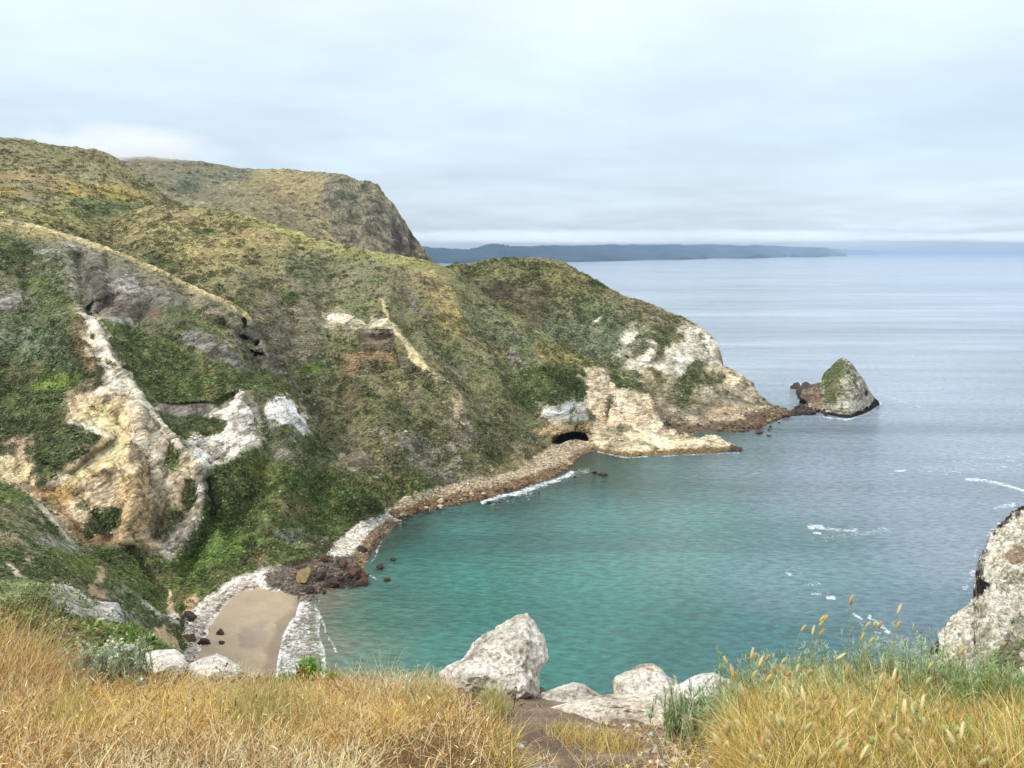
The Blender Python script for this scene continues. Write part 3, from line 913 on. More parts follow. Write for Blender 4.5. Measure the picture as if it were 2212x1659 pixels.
           ([(1262, 946), (1292, 963), (1295, 976), (1240, 995), (1242, 1014), (1200, 1040), (1120, 1066), (1050, 1086), (980, 1101), (900, 1118),
             (840, 1150), (800, 1150), (800, 1118), (870, 1074), (950, 1050), (1040, 1030), (1110, 1012), (1150, 990), (1185, 962), (1210, 953), (1240, 945)],
            (190, 174, 146), 'cobble', 4, 9, 1.0),
           ([(1292, 966), (1240, 976), (1228, 994), (1185, 1010), (1120, 1032), (1050, 1050), (980, 1066), (900, 1084), (850, 1104),
             (800, 1140), (800, 1180), (900, 1130), (1000, 1106), (1200, 1050), (1250, 1020), (1250, 1000), (1295, 985)], (112, 88, 58), 'cobble', 5, 8, 0.9),
           ([(1238, 1004), (1190, 1030), (1120, 1054), (1050, 1073), (980, 1088), (900, 1104), (840, 1128),
             (840, 1160), (900, 1130), (1000, 1106), (1200, 1050), (1250, 1020)], (66, 50, 38), 'cobble', 3, 5, 0.85),
           ([(1010, 1035), (1140, 1000), (1190, 960), (1150, 960), (1080, 1000)], (150, 132, 96), 'mix', 8, 10, 0.8),
           ],
          push=[([(x, y) for x, y in CAVE], 22.0, 1.0),
                ('line', [(560, 560), (600, 640), (630, 720), (640, 800), (665, 880), (700, 950)], 7.2, 32.5),
                ('line', [(700, 600), (690, 700), (700, 780), (740, 880), (760, 960)], 4, 27.5),
                ('line', [(880, 600), (872, 660), (890, 740)], 5.6, 20),
                ('line', [(850, 600), (842, 680), (858, 735), (930, 800), (990, 870), (1050, 960)], -3.2, 20),
                ('line', [(900, 640), (940, 740), (1000, 820), (1070, 920), (1110, 990)], 4, 25),
                ('line', [(1010, 680), (1090, 780), (1150, 880)], 3.2, 30), ('line', [(1100, 720), (1180, 800), (1200, 870)], -2.4, 27.5),
                ('line', [(770, 760), (800, 860), (860, 960), (900, 1040)], -3.2, 32.5), ('line', [(820, 800), (880, 900), (940, 1000)], 3.2, 20),
                ('line', [(270, 500), (250, 530), (235, 560)], 6.4, 25), ('line', [(430, 470), (520, 560), (560, 620)], 3.2, 32.5),
                ('line', [(640, 520), (700, 580), (760, 640)], 2.4, 32.5),
                ([(700, 716), (850, 712), (870, 800), (740, 830)], 1.8, 3, 26), ([(850, 600), (960, 620), (1000, 700), (930, 790), (900, 770), (856, 735), (843, 690)], 2.2, 4, 40),
                ('line', [(1266, 800), (1264, 860), (1290, 930)], 2, 12.5), ('line', [(1312, 830), (1318, 870), (1308, 920)], 1.6, 6.25), ('line', [(1385, 850), (1400, 900), (1420, 930)], 2.4, 15),
                ([(800, 722), (840, 716), (845, 728), (812, 734)], 1.1, 2.5),
                ([(785, 752), (815, 755), (805, 768), (788, 768)], 1, 2.5),
                ([(655, 632), (664, 630), (666, 636), (656, 638)], 3, 1.5), ([(630, 690), (640, 684), (645, 700), (636, 706)], 1.5, 2.5),
                ([(535, 645), (552, 638), (556, 650), (545, 660)], 1.5, 2.5), ([(765, 630), (772, 628), (776, 634), (768, 636)], 3, 1.5)],
          big=1.05, rockamp=1.0, scrub=0.30, backstep=5, backn=9, backdrop=0.5, seed=200, topdamp=0.2)
COB_M = [(1262, 946), (1300, 966), (1300, 1010), (1240, 1060), (1050, 1130), (840, 1200), (790, 1200), (790, 1122), (870, 1076), (950, 1052),
         (1040, 1032), (1110, 1014), (1150, 992), (1185, 964), (1210, 954), (1240, 947)]
M.emit([('cobble_shore', COB_M, M_SHORE, dict(kind='structure', label='band of pale and brown cobbles along the far shore of the cove'))],
       ('hillside', None, M_LAND, dict(kind='structure', label='green and tan spur in the middle ending in a pale sea cliff with a cave')))

# ---- outer headland with the white bluff
N = Layer(930, 1722, 2.6,
          [(930, 600), (960, 577), (985, 570), (1010, 569), (1050, 561), (1100, 557), (1150, 556), (1190, 558), (1220, 566), (1240, 578), (1260, 590),
           (1290, 607), (1320, 626), (1350, 640), (1400, 656), (1450, 676), (1480, 687), (1500, 697), (1520, 713), (1535, 723), (1548, 742),
           (1557, 762), (1562, 790), (1585, 800), (1605, 815), (1622, 828), (1632, 850), (1645, 862), (1665, 876), (1690, 884), (1722, 892)],
          [(930, 640), (1100, 720), (1300, 840), (1400, 905), (1430, 928), (1480, 936), (1530, 931), (1575, 936), (1600, 932), (1640, 928),
           (1665, 920), (1680, 908), (1700, 898), (1722, 897)],
          [(960, 577, 345), (1050, 561, 348), (1150, 556, 345), (1250, 585, 340), (1350, 640, 332), (1480, 687, 322), (1535, 723, 315),
           (1562, 790, 308), (1605, 815, 303), (1645, 862, 297), Z(1690, 884, 1.6), Z(1722, 892, 0.8),
           Z(1430, 928, -0.1), Z(1530, 931, -0.1), Z(1575, 936, -0.1), Z(1640, 928, -0.1), Z(1680, 908, -0.1), Z(1722, 897, 0.0),
           (930, 640, 320), (1050, 640, 318), (1100, 690, 305), (1150, 650, 320), (1200, 760, 290), (1250, 700, 308), (1300, 800, 284), (1330, 720, 302),
           (1400, 730, 300), (1400, 780, 289), (1400, 860, 272), (1450, 760, 298), (1450, 870, 274), (1500, 780, 298), (1500, 850, 282),
           (1560, 840, 290), (1550, 890, 278), (1480, 905, 270), (1600, 890, 283), (1650, 900, 282), Z(1600, 915, 2.0), Z(1500, 918, 2.0),
           (1300, 840, 270), (1440, 820, 282), (1420, 900, 265)],
          190, (104, 108, 72),
          [([(960, 570), (1150, 556), (1230, 575), (1320, 630), (1240, 640), (1100, 600), (980, 600)], (112, 108, 62), 'veg', 10, 12, 0.8),
           ([(1000, 610), (1120, 605), (1190, 630), (1190, 700), (1150, 720), (1090, 690), (1040, 650)], (104, 95, 74), 'rock', 8, 12, 0.8),
           ([(1085, 612), (1112, 605), (1112, 640), (1095, 645), (1040, 632)], (62, 54, 46), 'bare', 4, 8, 0.7),  # small caves, their shade painted as dark rock
           ([(1250, 590), (1320, 622), (1480, 687), (1530, 722), (1500, 712), (1400, 672), (1320, 650)], (122, 110, 68), 'veg', 8, 8, 0.8),
           ([(1180, 680), (1320, 700), (1380, 760), (1400, 820), (1300, 800), (1200, 740)], (98, 112, 86), 'veg', 14, 14, 0.7),
           ([(1275, 603), (1300, 605), (1310, 620), (1295, 632), (1275, 622)], (50, 68, 36), 'veg', 3, 5, 1.0),
           ([(1480, 690), (1500, 697), (1470, 720), (1445, 735), (1400, 740), (1390, 725), (1440, 700)], (82, 88, 46), 'veg', 6, 6, 0.8),
           ([(1490, 705), (1520, 713), (1535, 723), (1548, 742), (1562, 790), (1530, 790), (1500, 778), (1485, 800), (1475, 815), (1445, 830),
             (1435, 870), (1415, 860), (1400, 830), (1380, 815), (1356, 795), (1362, 782), (1395, 765), (1412, 740), (1420, 748), (1400, 790), (1425, 792), (1440, 755), (1480, 740), (1472, 722)],
            (226, 218, 194), 'rock', 3, 6, 1.0),
           ([(1340, 738), (1352, 722), (1368, 715), (1380, 720), (1372, 738), (1352, 752), (1340, 768)], (216, 210, 186), 'rock', 2.5, 5, 1.0),
           ([(1280, 690), (1302, 684), (1298, 692), (1284, 698)], (220, 215, 200), 'bare', 2, 4, 0.9),
           ([(1380, 800), (1420, 800), (1450, 850), (1430, 930), (1400, 900), (1380, 850)], (172, 156, 126), 'rock', 6, 8, 0.9),
           ([(1420, 870), (1440, 830), (1520, 820), (1600, 815), (1650, 870), (1700, 890), (1690, 930), (1430, 935), (1420, 900)], (166, 154, 132), 'rock', 6, 10, 0.95),
           ([(1520, 790), (1562, 792), (1600, 815), (1590, 835), (1545, 822), (1520, 808)], (206, 192, 160), 'rock', 4, 6, 0.8),
           ([(1440, 862), (1455, 840), (1470, 828), (1490, 812), (1500, 776), (1515, 780), (1530, 800), (1555, 806), (1560, 825), (1530, 830), (1500, 845), (1490, 880), (1460, 880)],
            (92, 98, 52), 'veg', 4, 9, 0.85),
           ([(1395, 800), (1415, 805), (1440, 835), (1420, 842)], (108, 98, 58), 'veg', 4, 6, 0.8),
           ([(1490, 855), (1540, 860), (1560, 885), (1510, 895)], (108, 108, 66), 'mix', 6, 12, 0.6),
           ([(1520, 880), (1600, 870), (1640, 890), (1600, 910), (1530, 905)], (190, 164, 134), 'bare', 8, 10, 0.4),
           ([(1440, 918), (1520, 915), (1600, 908), (1660, 884), (1722, 885), (1722, 910), (1640, 935), (1560, 942), (1440, 936)], (98, 80, 64), 'cobble', 4, 8, 0.9)],
          push=[('line', [(1190, 640), (1185, 700), (1180, 740)], 3, 15), ([(1040, 628), (1115, 606), (1180, 640), (1180, 700), (1090, 690)], 2.0, 10, 40),
                ('line', [(1350, 660), (1350, 720), (1370, 780)], 2, 22.5), ('line', [(1400, 680), (1440, 730), (1410, 800), (1430, 880)], 2, 22.5), ('line', [(1480, 700), (1450, 780), (1460, 860)], -1.5, 17.5),
                ('line', [(1562, 790), (1530, 830), (1540, 900)], 1.5, 15), ('line', [(1600, 820), (1590, 880), (1600, 920)], -1, 12.5), ('line', [(1440, 925), (1430, 880), (1400, 840)], 2, 12.5),
                ('line', [(1250, 600), (1240, 680), (1280, 760)], 2, 27.5), ('line', [(1110, 570), (1090, 610)], 1, 15)],
          big=1.0, rockamp=1.3, scrub=0.30, backstep=6, backn=9, backdrop=0.6, seed=300, topdamp=0.25)
N.emit([], ('headland', None, M_LAND, dict(kind='structure', label='outer headland with scrubby top and white bluff above the sea')))

# ---- near spur with the yellow cliff, running down to the beach
P_TOP = [(-320, 440), (-60, 462), (0, 471), (60, 481), (100, 492), (150, 507), (200, 521), (250, 540), (300, 561), (350, 584), (400, 608), (450, 632),
         (490, 648), (515, 660), (540, 684), (562, 704), (580, 740), (600, 790), (620, 822), (645, 857), (675, 905), (705, 960), (730, 990),
         (751, 1013), (775, 1040), (800, 1068), (825, 1098), (850, 1120), (870, 1126)]
P_BOT = [(-320, 1050), (-60, 1110), (0, 1120), (150, 1230), (250, 1330), (340, 1400), (400, 1500), (600, 1500), (700, 1420), (740, 1350), (770, 1290),
         (800, 1262), (815, 1215), (822, 1185), (850, 1138), (870, 1130)]
P = Layer(-320, 868, 2.6, P_TOP, P_BOT,
          [(-320, 440, 225), (0, 471, 222), (100, 492, 226), (200, 521, 230), (300, 561, 224), (400, 608, 216), (515, 660, 208), (562, 704, 202),
           (600, 790, 195), (645, 857, 189), (705, 960, 179), (751, 1013, 172), (800, 1068, 168), Z(850, 1136, -0.1), Z(815, 1190, -0.2), Z(800, 1258, -0.3),
           Z(700, 1285, -0.2), Z(655, 1290, 0.0), Z(640, 1330, 0.0), Z(605, 1400, 0.0), Z(590, 1500, 0.0), Z(700, 1420, -1.2), Z(740, 1350, -1.2),
           Z(560, 1300, 0.6), Z(520, 1380, 0.7), Z(500, 1440, 0.6), Z(480, 1320, 1.3), Z(430, 1400, 1.5), Z(420, 1330, 2.2), Z(500, 1255, 2.0), Z(560, 1235, 2.0),
           Z(640, 1232, 2.2), Z(720, 1180, 2.2), Z(760, 1150, 2.2), Z(700, 1250, 0.9), Z(640, 1265, 0.9), Z(400, 1340, 3.0), Z(390, 1420, 3.0),
           (430, 1200, 146), (360, 1200, 142), (440, 1130, 149), (440, 1010, 152), (400, 980, 152), (330, 900, 158), (245, 780, 168), (182, 680, 180),
           (300, 1180, 140), (190, 1185, 136), (240, 1100, 141), (150, 1140, 137), (300, 1050, 146), (180, 1030, 145), (75, 1072, 142), (5, 1035, 144),
           (60, 990, 150), (0, 985, 152), (200, 930, 154), (230, 870, 158), (140, 870, 162), (60, 860, 168), (-60, 800, 178), (80, 740, 182),
           (0, 620, 206), (120, 600, 208), (160, 640, 198), (220, 620, 196), (300, 640, 198), (380, 660, 198), (300, 720, 190), (450, 700, 194), (480, 760, 184),
           (540, 800, 184), (400, 820, 178), (450, 870, 172), (350, 860, 171), (540, 850, 173), (555, 930, 166), (520, 900, 166), (450, 950, 160), (480, 1000, 156),
           (600, 870, 175), (640, 910, 172), (590, 950, 167), (590, 1010, 160), (650, 1000, 166), (560, 980, 161), (620, 1100, 154), (540, 1100, 152), (700, 1100, 163),
           (500, 1180, 146), (640, 1180, 150), (300, 1290, 128), (250, 1250, 128), (350, 1300, 131), (400, 1270, 137),
           (-320, 1050, 138), (-60, 1110, 133), (150, 1230, 124), (250, 1330, 112), (340, 1400, 108), (-320, 700, 190)],
          420, (92, 102, 58),
          [([(-320, 440), (0, 460), (200, 512), (400, 598), (515, 655), (520, 675), (400, 625), (250, 560), (120, 520), (0, 500), (-320, 480)], (150, 136, 86), 'veg', 6, 7, 0.8),
           ([(300, 560), (400, 605), (500, 655), (470, 690), (430, 680), (360, 640)], (134, 120, 84), 'veg', 8, 10, 0.6),
           ([(30, 522), (110, 518), (180, 522), (290, 560), (380, 620), (370, 660), (300, 680), (200, 690), (160, 650), (140, 600), (90, 560)], (146, 140, 124), 'mix', 8, 14, 0.95),
           ([(95, 530), (150, 520), (210, 540), (215, 575), (170, 580), (150, 590), (125, 560)], (178, 172, 158), 'mix', 8, 12, 0.9),
           ([(60, 540), (90, 535), (100, 545), (70, 548)], (225, 222, 210), 'mix', 4, 8, 0.9),
           ([(150, 560), (200, 545), (250, 590), (330, 640), (370, 660), (330, 690), (250, 680), (180, 680), (165, 620)], (126, 120, 108), 'rock', 8, 12, 0.8),
           ([(195, 570), (225, 580), (240, 625), (232, 660), (205, 640), (185, 600)], (74, 76, 64), 'bare', 8, 10, 0.7),
           ([(170, 620), (190, 660), (205, 680), (190, 685), (172, 650)], (66, 80, 52), 'veg', 4, 5, 0.8),
           ([(195, 665), (225, 660), (290, 690), (275, 705), (215, 690)], (200, 196, 184), 'mix', 4, 10, 0.8),
           ([(0, 625), (60, 620), (90, 650), (70, 690), (0, 690)], (122, 120, 104), 'mix', 10, 12, 0.7),
           ([(410, 620), (490, 655), (510, 670), (480, 690), (430, 670), (400, 640)], (164, 152, 130), 'mix', 6, 10, 0.9),
           ([(300, 660), (420, 690), (440, 740), (380, 735), (280, 700)], (128, 118, 98), 'mix', 10, 14, 0.7),
           ([(440, 690), (500, 690), (500, 715), (450, 710)], (86, 100, 46), 'veg', 6, 8, 0.8),
           ([(388, 722), (415, 715), (450, 725), (480, 745), (510, 770), (535, 800), (520, 800), (480, 790), (440, 768), (405, 750)], (134, 130, 120), 'rock', 4, 6, 1.0),
           ([(500, 680), (545, 685), (575, 740), (600, 790), (612, 820), (598, 815), (560, 800), (530, 790), (505, 740), (490, 710)], (116, 112, 98), 'rock', 5, 8, 0.95),
           ([(518, 690), (532, 686), (536, 704), (526, 716)], (40, 34, 34), 'bare', 2, 5, 0.85),  # crag holes from here: their shade painted into the rock colour
           ([(515, 728), (530, 722), (540, 732), (528, 738)], (38, 32, 32), 'bare', 2, 5, 0.9),
           ([(542, 758), (572, 762), (572, 770), (545, 772)], (36, 30, 32), 'bare', 2, 5, 0.9),
           ([(550, 738), (562, 736), (560, 748), (552, 748)], (36, 30, 32), 'bare', 1.5, 5, 0.8),
           ([(525, 740), (540, 740), (540, 765), (530, 770)], (80, 98, 40), 'veg', 3, 3, 0.9),
           (strip(P_TOP, -300, 540, -4, 9), (184, 166, 114), 'veg', 3, 2, 0.9),
           (strip(P_TOP, 220, 520, 12, 34), (104, 102, 80), 'veg', 6, 6, 0.7),
           ([(235, 700), (270, 690), (300, 700), (290, 712), (255, 715)], (214, 210, 200), 'mix', 3, 8, 0.95),
           ([(205, 640), (290, 650), (330, 680), (260, 690), (210, 672)], (132, 116, 108), 'mix', 8, 10, 0.9),
           ([(300, 610), (370, 630), (400, 660), (360, 660), (310, 640)], (140, 136, 126), 'rock', 6, 8, 0.8),
           ([(225, 590), (290, 600), (310, 640), (260, 640), (235, 620)], (158, 154, 146), 'rock', 6, 10, 0.8),
           ([(140, 560), (160, 600), (175, 660), (190, 690), (170, 680), (145, 620)], (150, 144, 128), 'mix', 5, 8, 0.8),
           ([(320, 670), (345, 668), (350, 685), (330, 690)], (132, 108, 88), 'bare', 3, 5, 0.7),
           ([(0, 640), (40, 632), (50, 660), (20, 680), (0, 672)], (150, 146, 136), 'rock', 5, 8, 0.9),
           ([(20, 690), (45, 685), (40, 710), (18, 712)], (98, 108, 44), 'veg', 4, 6, 0.8),
           # green slope right of the white ridge
           ([(196, 680), (280, 705), (380, 735), (400, 755), (480, 795), (560, 812), (610, 826), (620, 860), (575, 875), (545, 880), (520, 850),
             (490, 865), (440, 868), (350, 868), (310, 850), (250, 780)], (86, 98, 52), 'veg', 6, 10, 0.95),
           ([(400, 820), (500, 845), (520, 865), (450, 870), (400, 868)], (88, 112, 46), 'veg', 10, 10, 0.7),
           ([(560, 800), (612, 822), (640, 862), (620, 862), (590, 835)], (92, 104, 42), 'veg', 4, 6, 0.9),
           # left slope
           ([(-320, 700), (0, 690), (150, 690), (165, 720), (190, 780), (160, 860), (140, 880), (210, 930), (240, 945), (150, 1015), (80, 1050), (70, 985), (-320, 990)],
            (78, 90, 48), 'veg', 8, 8, 0.95),
           ([(-60, 690), (60, 700), (140, 720), (160, 780), (90, 790), (-60, 760)], (108, 120, 92), 'veg', 12, 14, 0.75),
           ([(165, 680), (185, 690), (205, 740), (240, 800), (235, 835), (200, 830), (175, 780), (155, 730)], (116, 96, 62), 'veg', 6, 8, 0.85),
           ([(60, 830), (110, 815), (140, 808), (160, 820), (150, 840), (80, 850)], (112, 134, 44), 'veg', 7, 8, 0.9),
           ([(10, 955), (60, 935), (85, 935), (75, 960), (40, 985), (10, 990)], (214, 186, 158), 'mix', 4, 8, 0.9),
           ([(60, 900), (200, 920), (150, 1000), (80, 1040)], (62, 72, 38), 'veg', 14, 10, 0.6),
           # yellow cliff
           ([(178, 680), (205, 695), (225, 730), (250, 780), (300, 848), (350, 912), (400, 975), (455, 1008), (442, 1050), (436, 1130), (400, 1180), (366, 1210),
             (335, 1192), (300, 1176), (250, 1182), (190, 1192), (150, 1155), (75, 1080), (0, 1045), (-20, 1000), (2, 990), (30, 984), (56, 990), (68, 1030), (80, 1055),
             (120, 1042), (150, 1022), (178, 985), (210, 965), (243, 945), (205, 930), (158, 905), (148, 872), (160, 858), (210, 842), (228, 815), (222, 780), (196, 755), (188, 715)],
            (216, 194, 160), 'rock', 3, 6, 1.0),
           ([(178, 680), (205, 695), (225, 730), (250, 780), (300, 848), (350, 912), (390, 965), (370, 965), (320, 900), (270, 850), (235, 850), (200, 855), (228, 815), (222, 780), (196, 755), (188, 715)],
            (228, 216, 194), 'rock', 5, 7, 0.9),
           ([(190, 870), (260, 880), (282, 915), (270, 950), (240, 950), (200, 925), (165, 900)], (228, 204, 156), 'rock', 6, 8, 0.85),
           ([(155, 905), (205, 930), (245, 945), (240, 955), (190, 930), (150, 912)], (238, 224, 200), 'bare', 2, 5, 0.8),
           ([(230, 950), (280, 950), (275, 1000), (200, 1040), (120, 1085), (80, 1070), (130, 1045), (180, 1000)], (224, 198, 150), 'rock', 8, 10, 0.85),
           ([(80, 1052), (140, 1050), (170, 1065), (140, 1095), (95, 1085)], (222, 186, 124), 'rock', 6, 8, 0.8),
           ([(0, 995), (60, 1000), (75, 1045), (50, 1045), (0, 1030)], (234, 208, 162), 'rock', 4, 8, 0.9),
           ([(0, 1030), (60, 1050), (110, 1100), (155, 1150), (200, 1195), (260, 1180), (240, 1155), (180, 1150), (120, 1095), (60, 1045)], (176, 142, 104), 'rock', 5, 8, 0.8),
           ([(85, 1050), (150, 1020), (235, 965), (240, 972), (150, 1035), (100, 1060)], (232, 218, 192), 'bare', 2, 6, 0.7),
           ([(260, 1040), (320, 1000), (330, 1080), (290, 1170), (250, 1150)], (206, 176, 134), 'rock', 8, 10, 0.8),
           ([(300, 880), (380, 970), (370, 1080), (340, 1170), (320, 1050), (300, 960)], (220, 202, 176), 'rock', 10, 12, 0.7),
           ([(430, 1020), (450, 1010), (440, 1060), (435, 1130), (400, 1180), (366, 1208), (340, 1190), (370, 1130), (420, 1100)], (222, 210, 194), 'rock', 4, 8, 0.9),
           ([(356, 968), (378, 960), (396, 980), (394, 1005), (376, 1022), (358, 1005)], (84, 96, 50), 'veg', 3, 4, 1),
           ([(396, 1035), (425, 1040), (430, 1075), (415, 1100), (392, 1105), (395, 1070)], (80, 92, 48), 'veg', 3, 5, 0.95),
           ([(345, 1115), (390, 1100), (400, 1112), (370, 1150), (350, 1175), (345, 1150)], (84, 92, 54), 'veg', 3, 6, 0.9),
           ([(205, 1105), (240, 1093), (264, 1105), (262, 1125), (240, 1150), (215, 1150), (195, 1165), (175, 1155), (185, 1120)], (80, 94, 48), 'veg', 3, 6, 0.95),
           ([(190, 1060), (212, 1015), (240, 1005), (255, 1020), (235, 1050), (205, 1068)], (98, 92, 66), 'mix', 4, 8, 0.95),
           ([(165, 1090), (185, 1078), (210, 1090), (195, 1100), (165, 1105)], (92, 94, 56), 'veg', 3, 5, 0.8),
           ([(282, 970), (298, 962), (304, 985), (290, 1005), (282, 995)], (96, 90, 76), 'bare', 3, 5, 0.8),
           ([(228, 860), (242, 862), (238, 878), (228, 876)], (92, 88, 72), 'bare', 2, 4, 0.8),
           ([(196, 722), (212, 730), (208, 742), (196, 738)], (80, 88, 50), 'mix', 2, 5, 1.0), ([(232, 772), (250, 790), (244, 800), (230, 786)], (86, 90, 54), 'mix', 2, 5, 1.0),
           ([(280, 845), (300, 860), (296, 872), (280, 860)], (88, 88, 58), 'mix', 2, 5, 0.9), ([(330, 900), (356, 925), (352, 940), (332, 918)], (92, 92, 60), 'mix', 2, 6, 0.9),
           ([(210, 790), (228, 800), (226, 835), (205, 838)], (84, 84, 50), 'veg', 3, 5, 0.8),
           # white cliff beside it and the white knob
           ([(335, 872), (400, 874), (462, 868), (470, 880), (445, 896), (400, 902), (350, 898)], (140, 134, 124), 'rock', 3, 5, 0.95),
           ([(452, 888), (482, 880), (500, 868), (515, 842), (528, 848), (546, 880), (560, 915), (553, 942), (556, 960), (520, 982), (470, 1005), (450, 1016), (425, 1000), (405, 970),
             (400, 955), (420, 942), (445, 940), (475, 930), (470, 905), (452, 900)], (226, 218, 202), 'rock', 3, 7, 1.0),
           ([(355, 898), (400, 902), (450, 895), (478, 915), (460, 940), (420, 945), (398, 958), (372, 930)], (78, 90, 46), 'veg', 4, 7, 0.95),
           ([(462, 905), (478, 904), (490, 916), (480, 928), (464, 924)], (76, 90, 46), 'veg', 2, 2, 1),
           ([(574, 886), (580, 872), (594, 860), (612, 859), (630, 872), (640, 890), (655, 905), (664, 920), (655, 945), (640, 935), (632, 920), (612, 922), (598, 912), (580, 906)],
            (240, 236, 224), 'rock', 2, 4, 1.0),
           ([(570, 920), (632, 925), (668, 950), (700, 980), (690, 1030), (640, 1040), (590, 1000), (575, 960)], (106, 108, 84), 'mix', 8, 12, 0.8),
           ([(590, 960), (640, 940), (620, 990), (590, 995)], (184, 176, 162), 'mix', 4, 8, 0.7),
           # lower green fan
           ([(455, 1012), (510, 990), (560, 1000), (640, 1035), (730, 1010), (760, 1035), (850, 1120), (800, 1130), (720, 1180), (620, 1225), (560, 1235), (470, 1262), (420, 1300), (390, 1340),
             (330, 1330), (200, 1230), (190, 1195), (300, 1180), (366, 1212), (400, 1185), (438, 1132), (444, 1050)], (84, 100, 46), 'veg', 6, 8, 0.95),
           ([(440, 1090), (480, 1120), (520, 1180), (480, 1225), (420, 1260), (340, 1240), (290, 1215), (370, 1215), (410, 1185)], (92, 122, 44), 'veg', 12, 10, 0.75),
           ([(620, 1010), (720, 1030), (780, 1080), (700, 1090), (640, 1060)], (92, 114, 48), 'veg', 12, 10, 0.7),
           ([(580, 1080), (650, 1070), (680, 1105), (620, 1120)], (126, 110, 68), 'veg', 10, 10, 0.6),
           ([(535, 1000), (575, 975), (590, 1010), (585, 1060), (560, 1050)], (104, 108, 44), 'veg', 5, 4, 0.8),
           ([(190, 1190), (260, 1182), (290, 1200), (280, 1225), (220, 1220)], (66, 86, 40), 'veg', 5, 6, 0.9),
           ([(585, 1150), (650, 1140), (720, 1170), (690, 1195), (610, 1185)], (152, 144, 132), 'mix', 8, 12, 0.8),
           ([(510, 1205), (560, 1200), (570, 1222), (520, 1225)], (160, 134, 100), 'mix', 4, 8, 0.7),
           ([(640, 1190), (760, 1140), (800, 1110), (800, 1135), (720, 1185), (660, 1215)], (124, 118, 86), 'mix', 6, 10, 0.7),
           ([(400, 1295), (420, 1275), (430, 1290), (412, 1325), (395, 1325)], (196, 164, 130), 'bare', 3, 5, 0.8),
           ([(360, 1268), (372, 1275), (378, 1330), (362, 1335)], (200, 176, 146), 'bare', 3, 5, 0.9),
           ([(360, 1325), (385, 1320), (390, 1340), (368, 1345)], (236, 230, 218), 'bare', 2, 4, 0.9),
           # shore
           ([(868, 1118), (830, 1106), (790, 1122), (720, 1172), (700, 1200), (640, 1228), (560, 1232), (500, 1250), (440, 1290), (398, 1335), (390, 1440),
             (385, 1500), (620, 1500), (760, 1400), (860, 1200)], (232, 224, 210), 'cobble', 3, 6, 1.0),
           ([(868, 1122), (835, 1120), (800, 1150), (760, 1195), (780, 1235), (800, 1262), (850, 1200)], (124, 100, 56), 'cobble', 4, 6, 0.9),
           ([(822, 1150), (800, 1180), (790, 1235), (760, 1250), (720, 1262), (700, 1300), (830, 1270), (850, 1160)], (64, 46, 40), 'cobble', 4, 6, 0.9),
           ([(575, 1240), (620, 1228), (700, 1200), (770, 1200), (795, 1250), (760, 1290), (690, 1300), (630, 1290), (590, 1272), (570, 1262)], (84, 68, 56), 'cobble', 4, 8, 0.9),
           ([(548, 1258), (500, 1282), (470, 1306), (440, 1345), (425, 1385), (432, 1386), (450, 1346), (476, 1310), (508, 1286), (556, 1264)], (86, 66, 62), 'mix', 2, 8, 0.9),
           ([(400, 1370), (450, 1290), (530, 1252), (548, 1256), (470, 1310), (430, 1380), (420, 1500), (385, 1500)], (150, 138, 128), 'cobble', 4, 6, 0.5),
           ([(560, 1268), (600, 1278), (650, 1288), (760, 1290), (760, 1420), (620, 1500), (390, 1500), (424, 1420), (446, 1372), (462, 1340), (482, 1308), (515, 1280)],
            (170, 154, 130), 'flat', 2.5, 3, 1.0),
           ([(655, 1290), (700, 1290), (760, 1400), (620, 1500), (560, 1500), (575, 1400), (600, 1340)], (140, 126, 108), 'flat', 8, 8, 0.9),
           ([(540, 1345), (580, 1340), (570, 1400), (520, 1400), (510, 1370)], (140, 130, 118), 'flat', 6, 10, 0.6)],
          push=[([(178, 680), (205, 695), (250, 780), (300, 848), (350, 912), (400, 975), (455, 1008), (520, 985), (560, 960), (640, 850), (560, 700), (300, 620), (200, 650)],
                 5.0, 3, 60, [(178, 680), (205, 695), (250, 780), (300, 848), (350, 912), (400, 975), (455, 1008)]),
                ([(178, 695), (205, 715), (245, 790), (290, 850), (345, 925), (390, 985), (440, 1020), (432, 1130), (366, 1205), (300, 1170), (190, 1185), (75, 1075), (0, 1040), (2, 995), (56, 995),
                  (80, 1058), (150, 1022), (240, 947), (148, 880), (160, 858), (228, 815), (190, 740)], 1.4, 12),
                ([(70, 985), (150, 1020), (243, 945), (205, 930), (150, 875), (60, 880)], -1.6, 3, 30),
                ([(335, 872), (462, 868), (515, 842), (546, 880), (560, 915), (556, 960), (470, 1005), (400, 955), (360, 900)], 2.2, 3),
                ('line', [(300, 860), (300, 960), (290, 1060), (270, 1160)], -3.5, 16), ('line', [(200, 880), (290, 940), (330, 1060), (330, 1160)], 2.5, 14), ('line', [(370, 960), (350, 1060), (340, 1160)], 3, 14),
                ('line', [(430, 1010), (436, 1100), (400, 1160)], -2.5, 10), ('line', [(100, 1060), (180, 1080), (240, 1160)], 2, 16),
                ('line', [(170, 560), (185, 640), (190, 690)], 7, 18), ('line', [(230, 570), (245, 640), (215, 680)], 5, 12), ('line', [(300, 580), (330, 650), (300, 690)], 3, 18),
                ('line', [(400, 620), (430, 690), (480, 720)], 3, 20), ('line', [(480, 700), (540, 745), (560, 800)], 5, 14), ('line', [(60, 560), (60, 700), (20, 820)], 4, 30),
                ('line', [(560, 880), (575, 960), (560, 1050), (500, 1150)], 3, 22), ('line', [(650, 960), (640, 1040), (560, 1160)], -1.5, 24), ('line', [(700, 1010), (680, 1090), (640, 1170)], 1.5, 22),
                ('line', [(450, 1040), (460, 1120), (400, 1230)], 4, 14), ('line', [(280, 1190), (330, 1260), (360, 1320)], 3, 14),
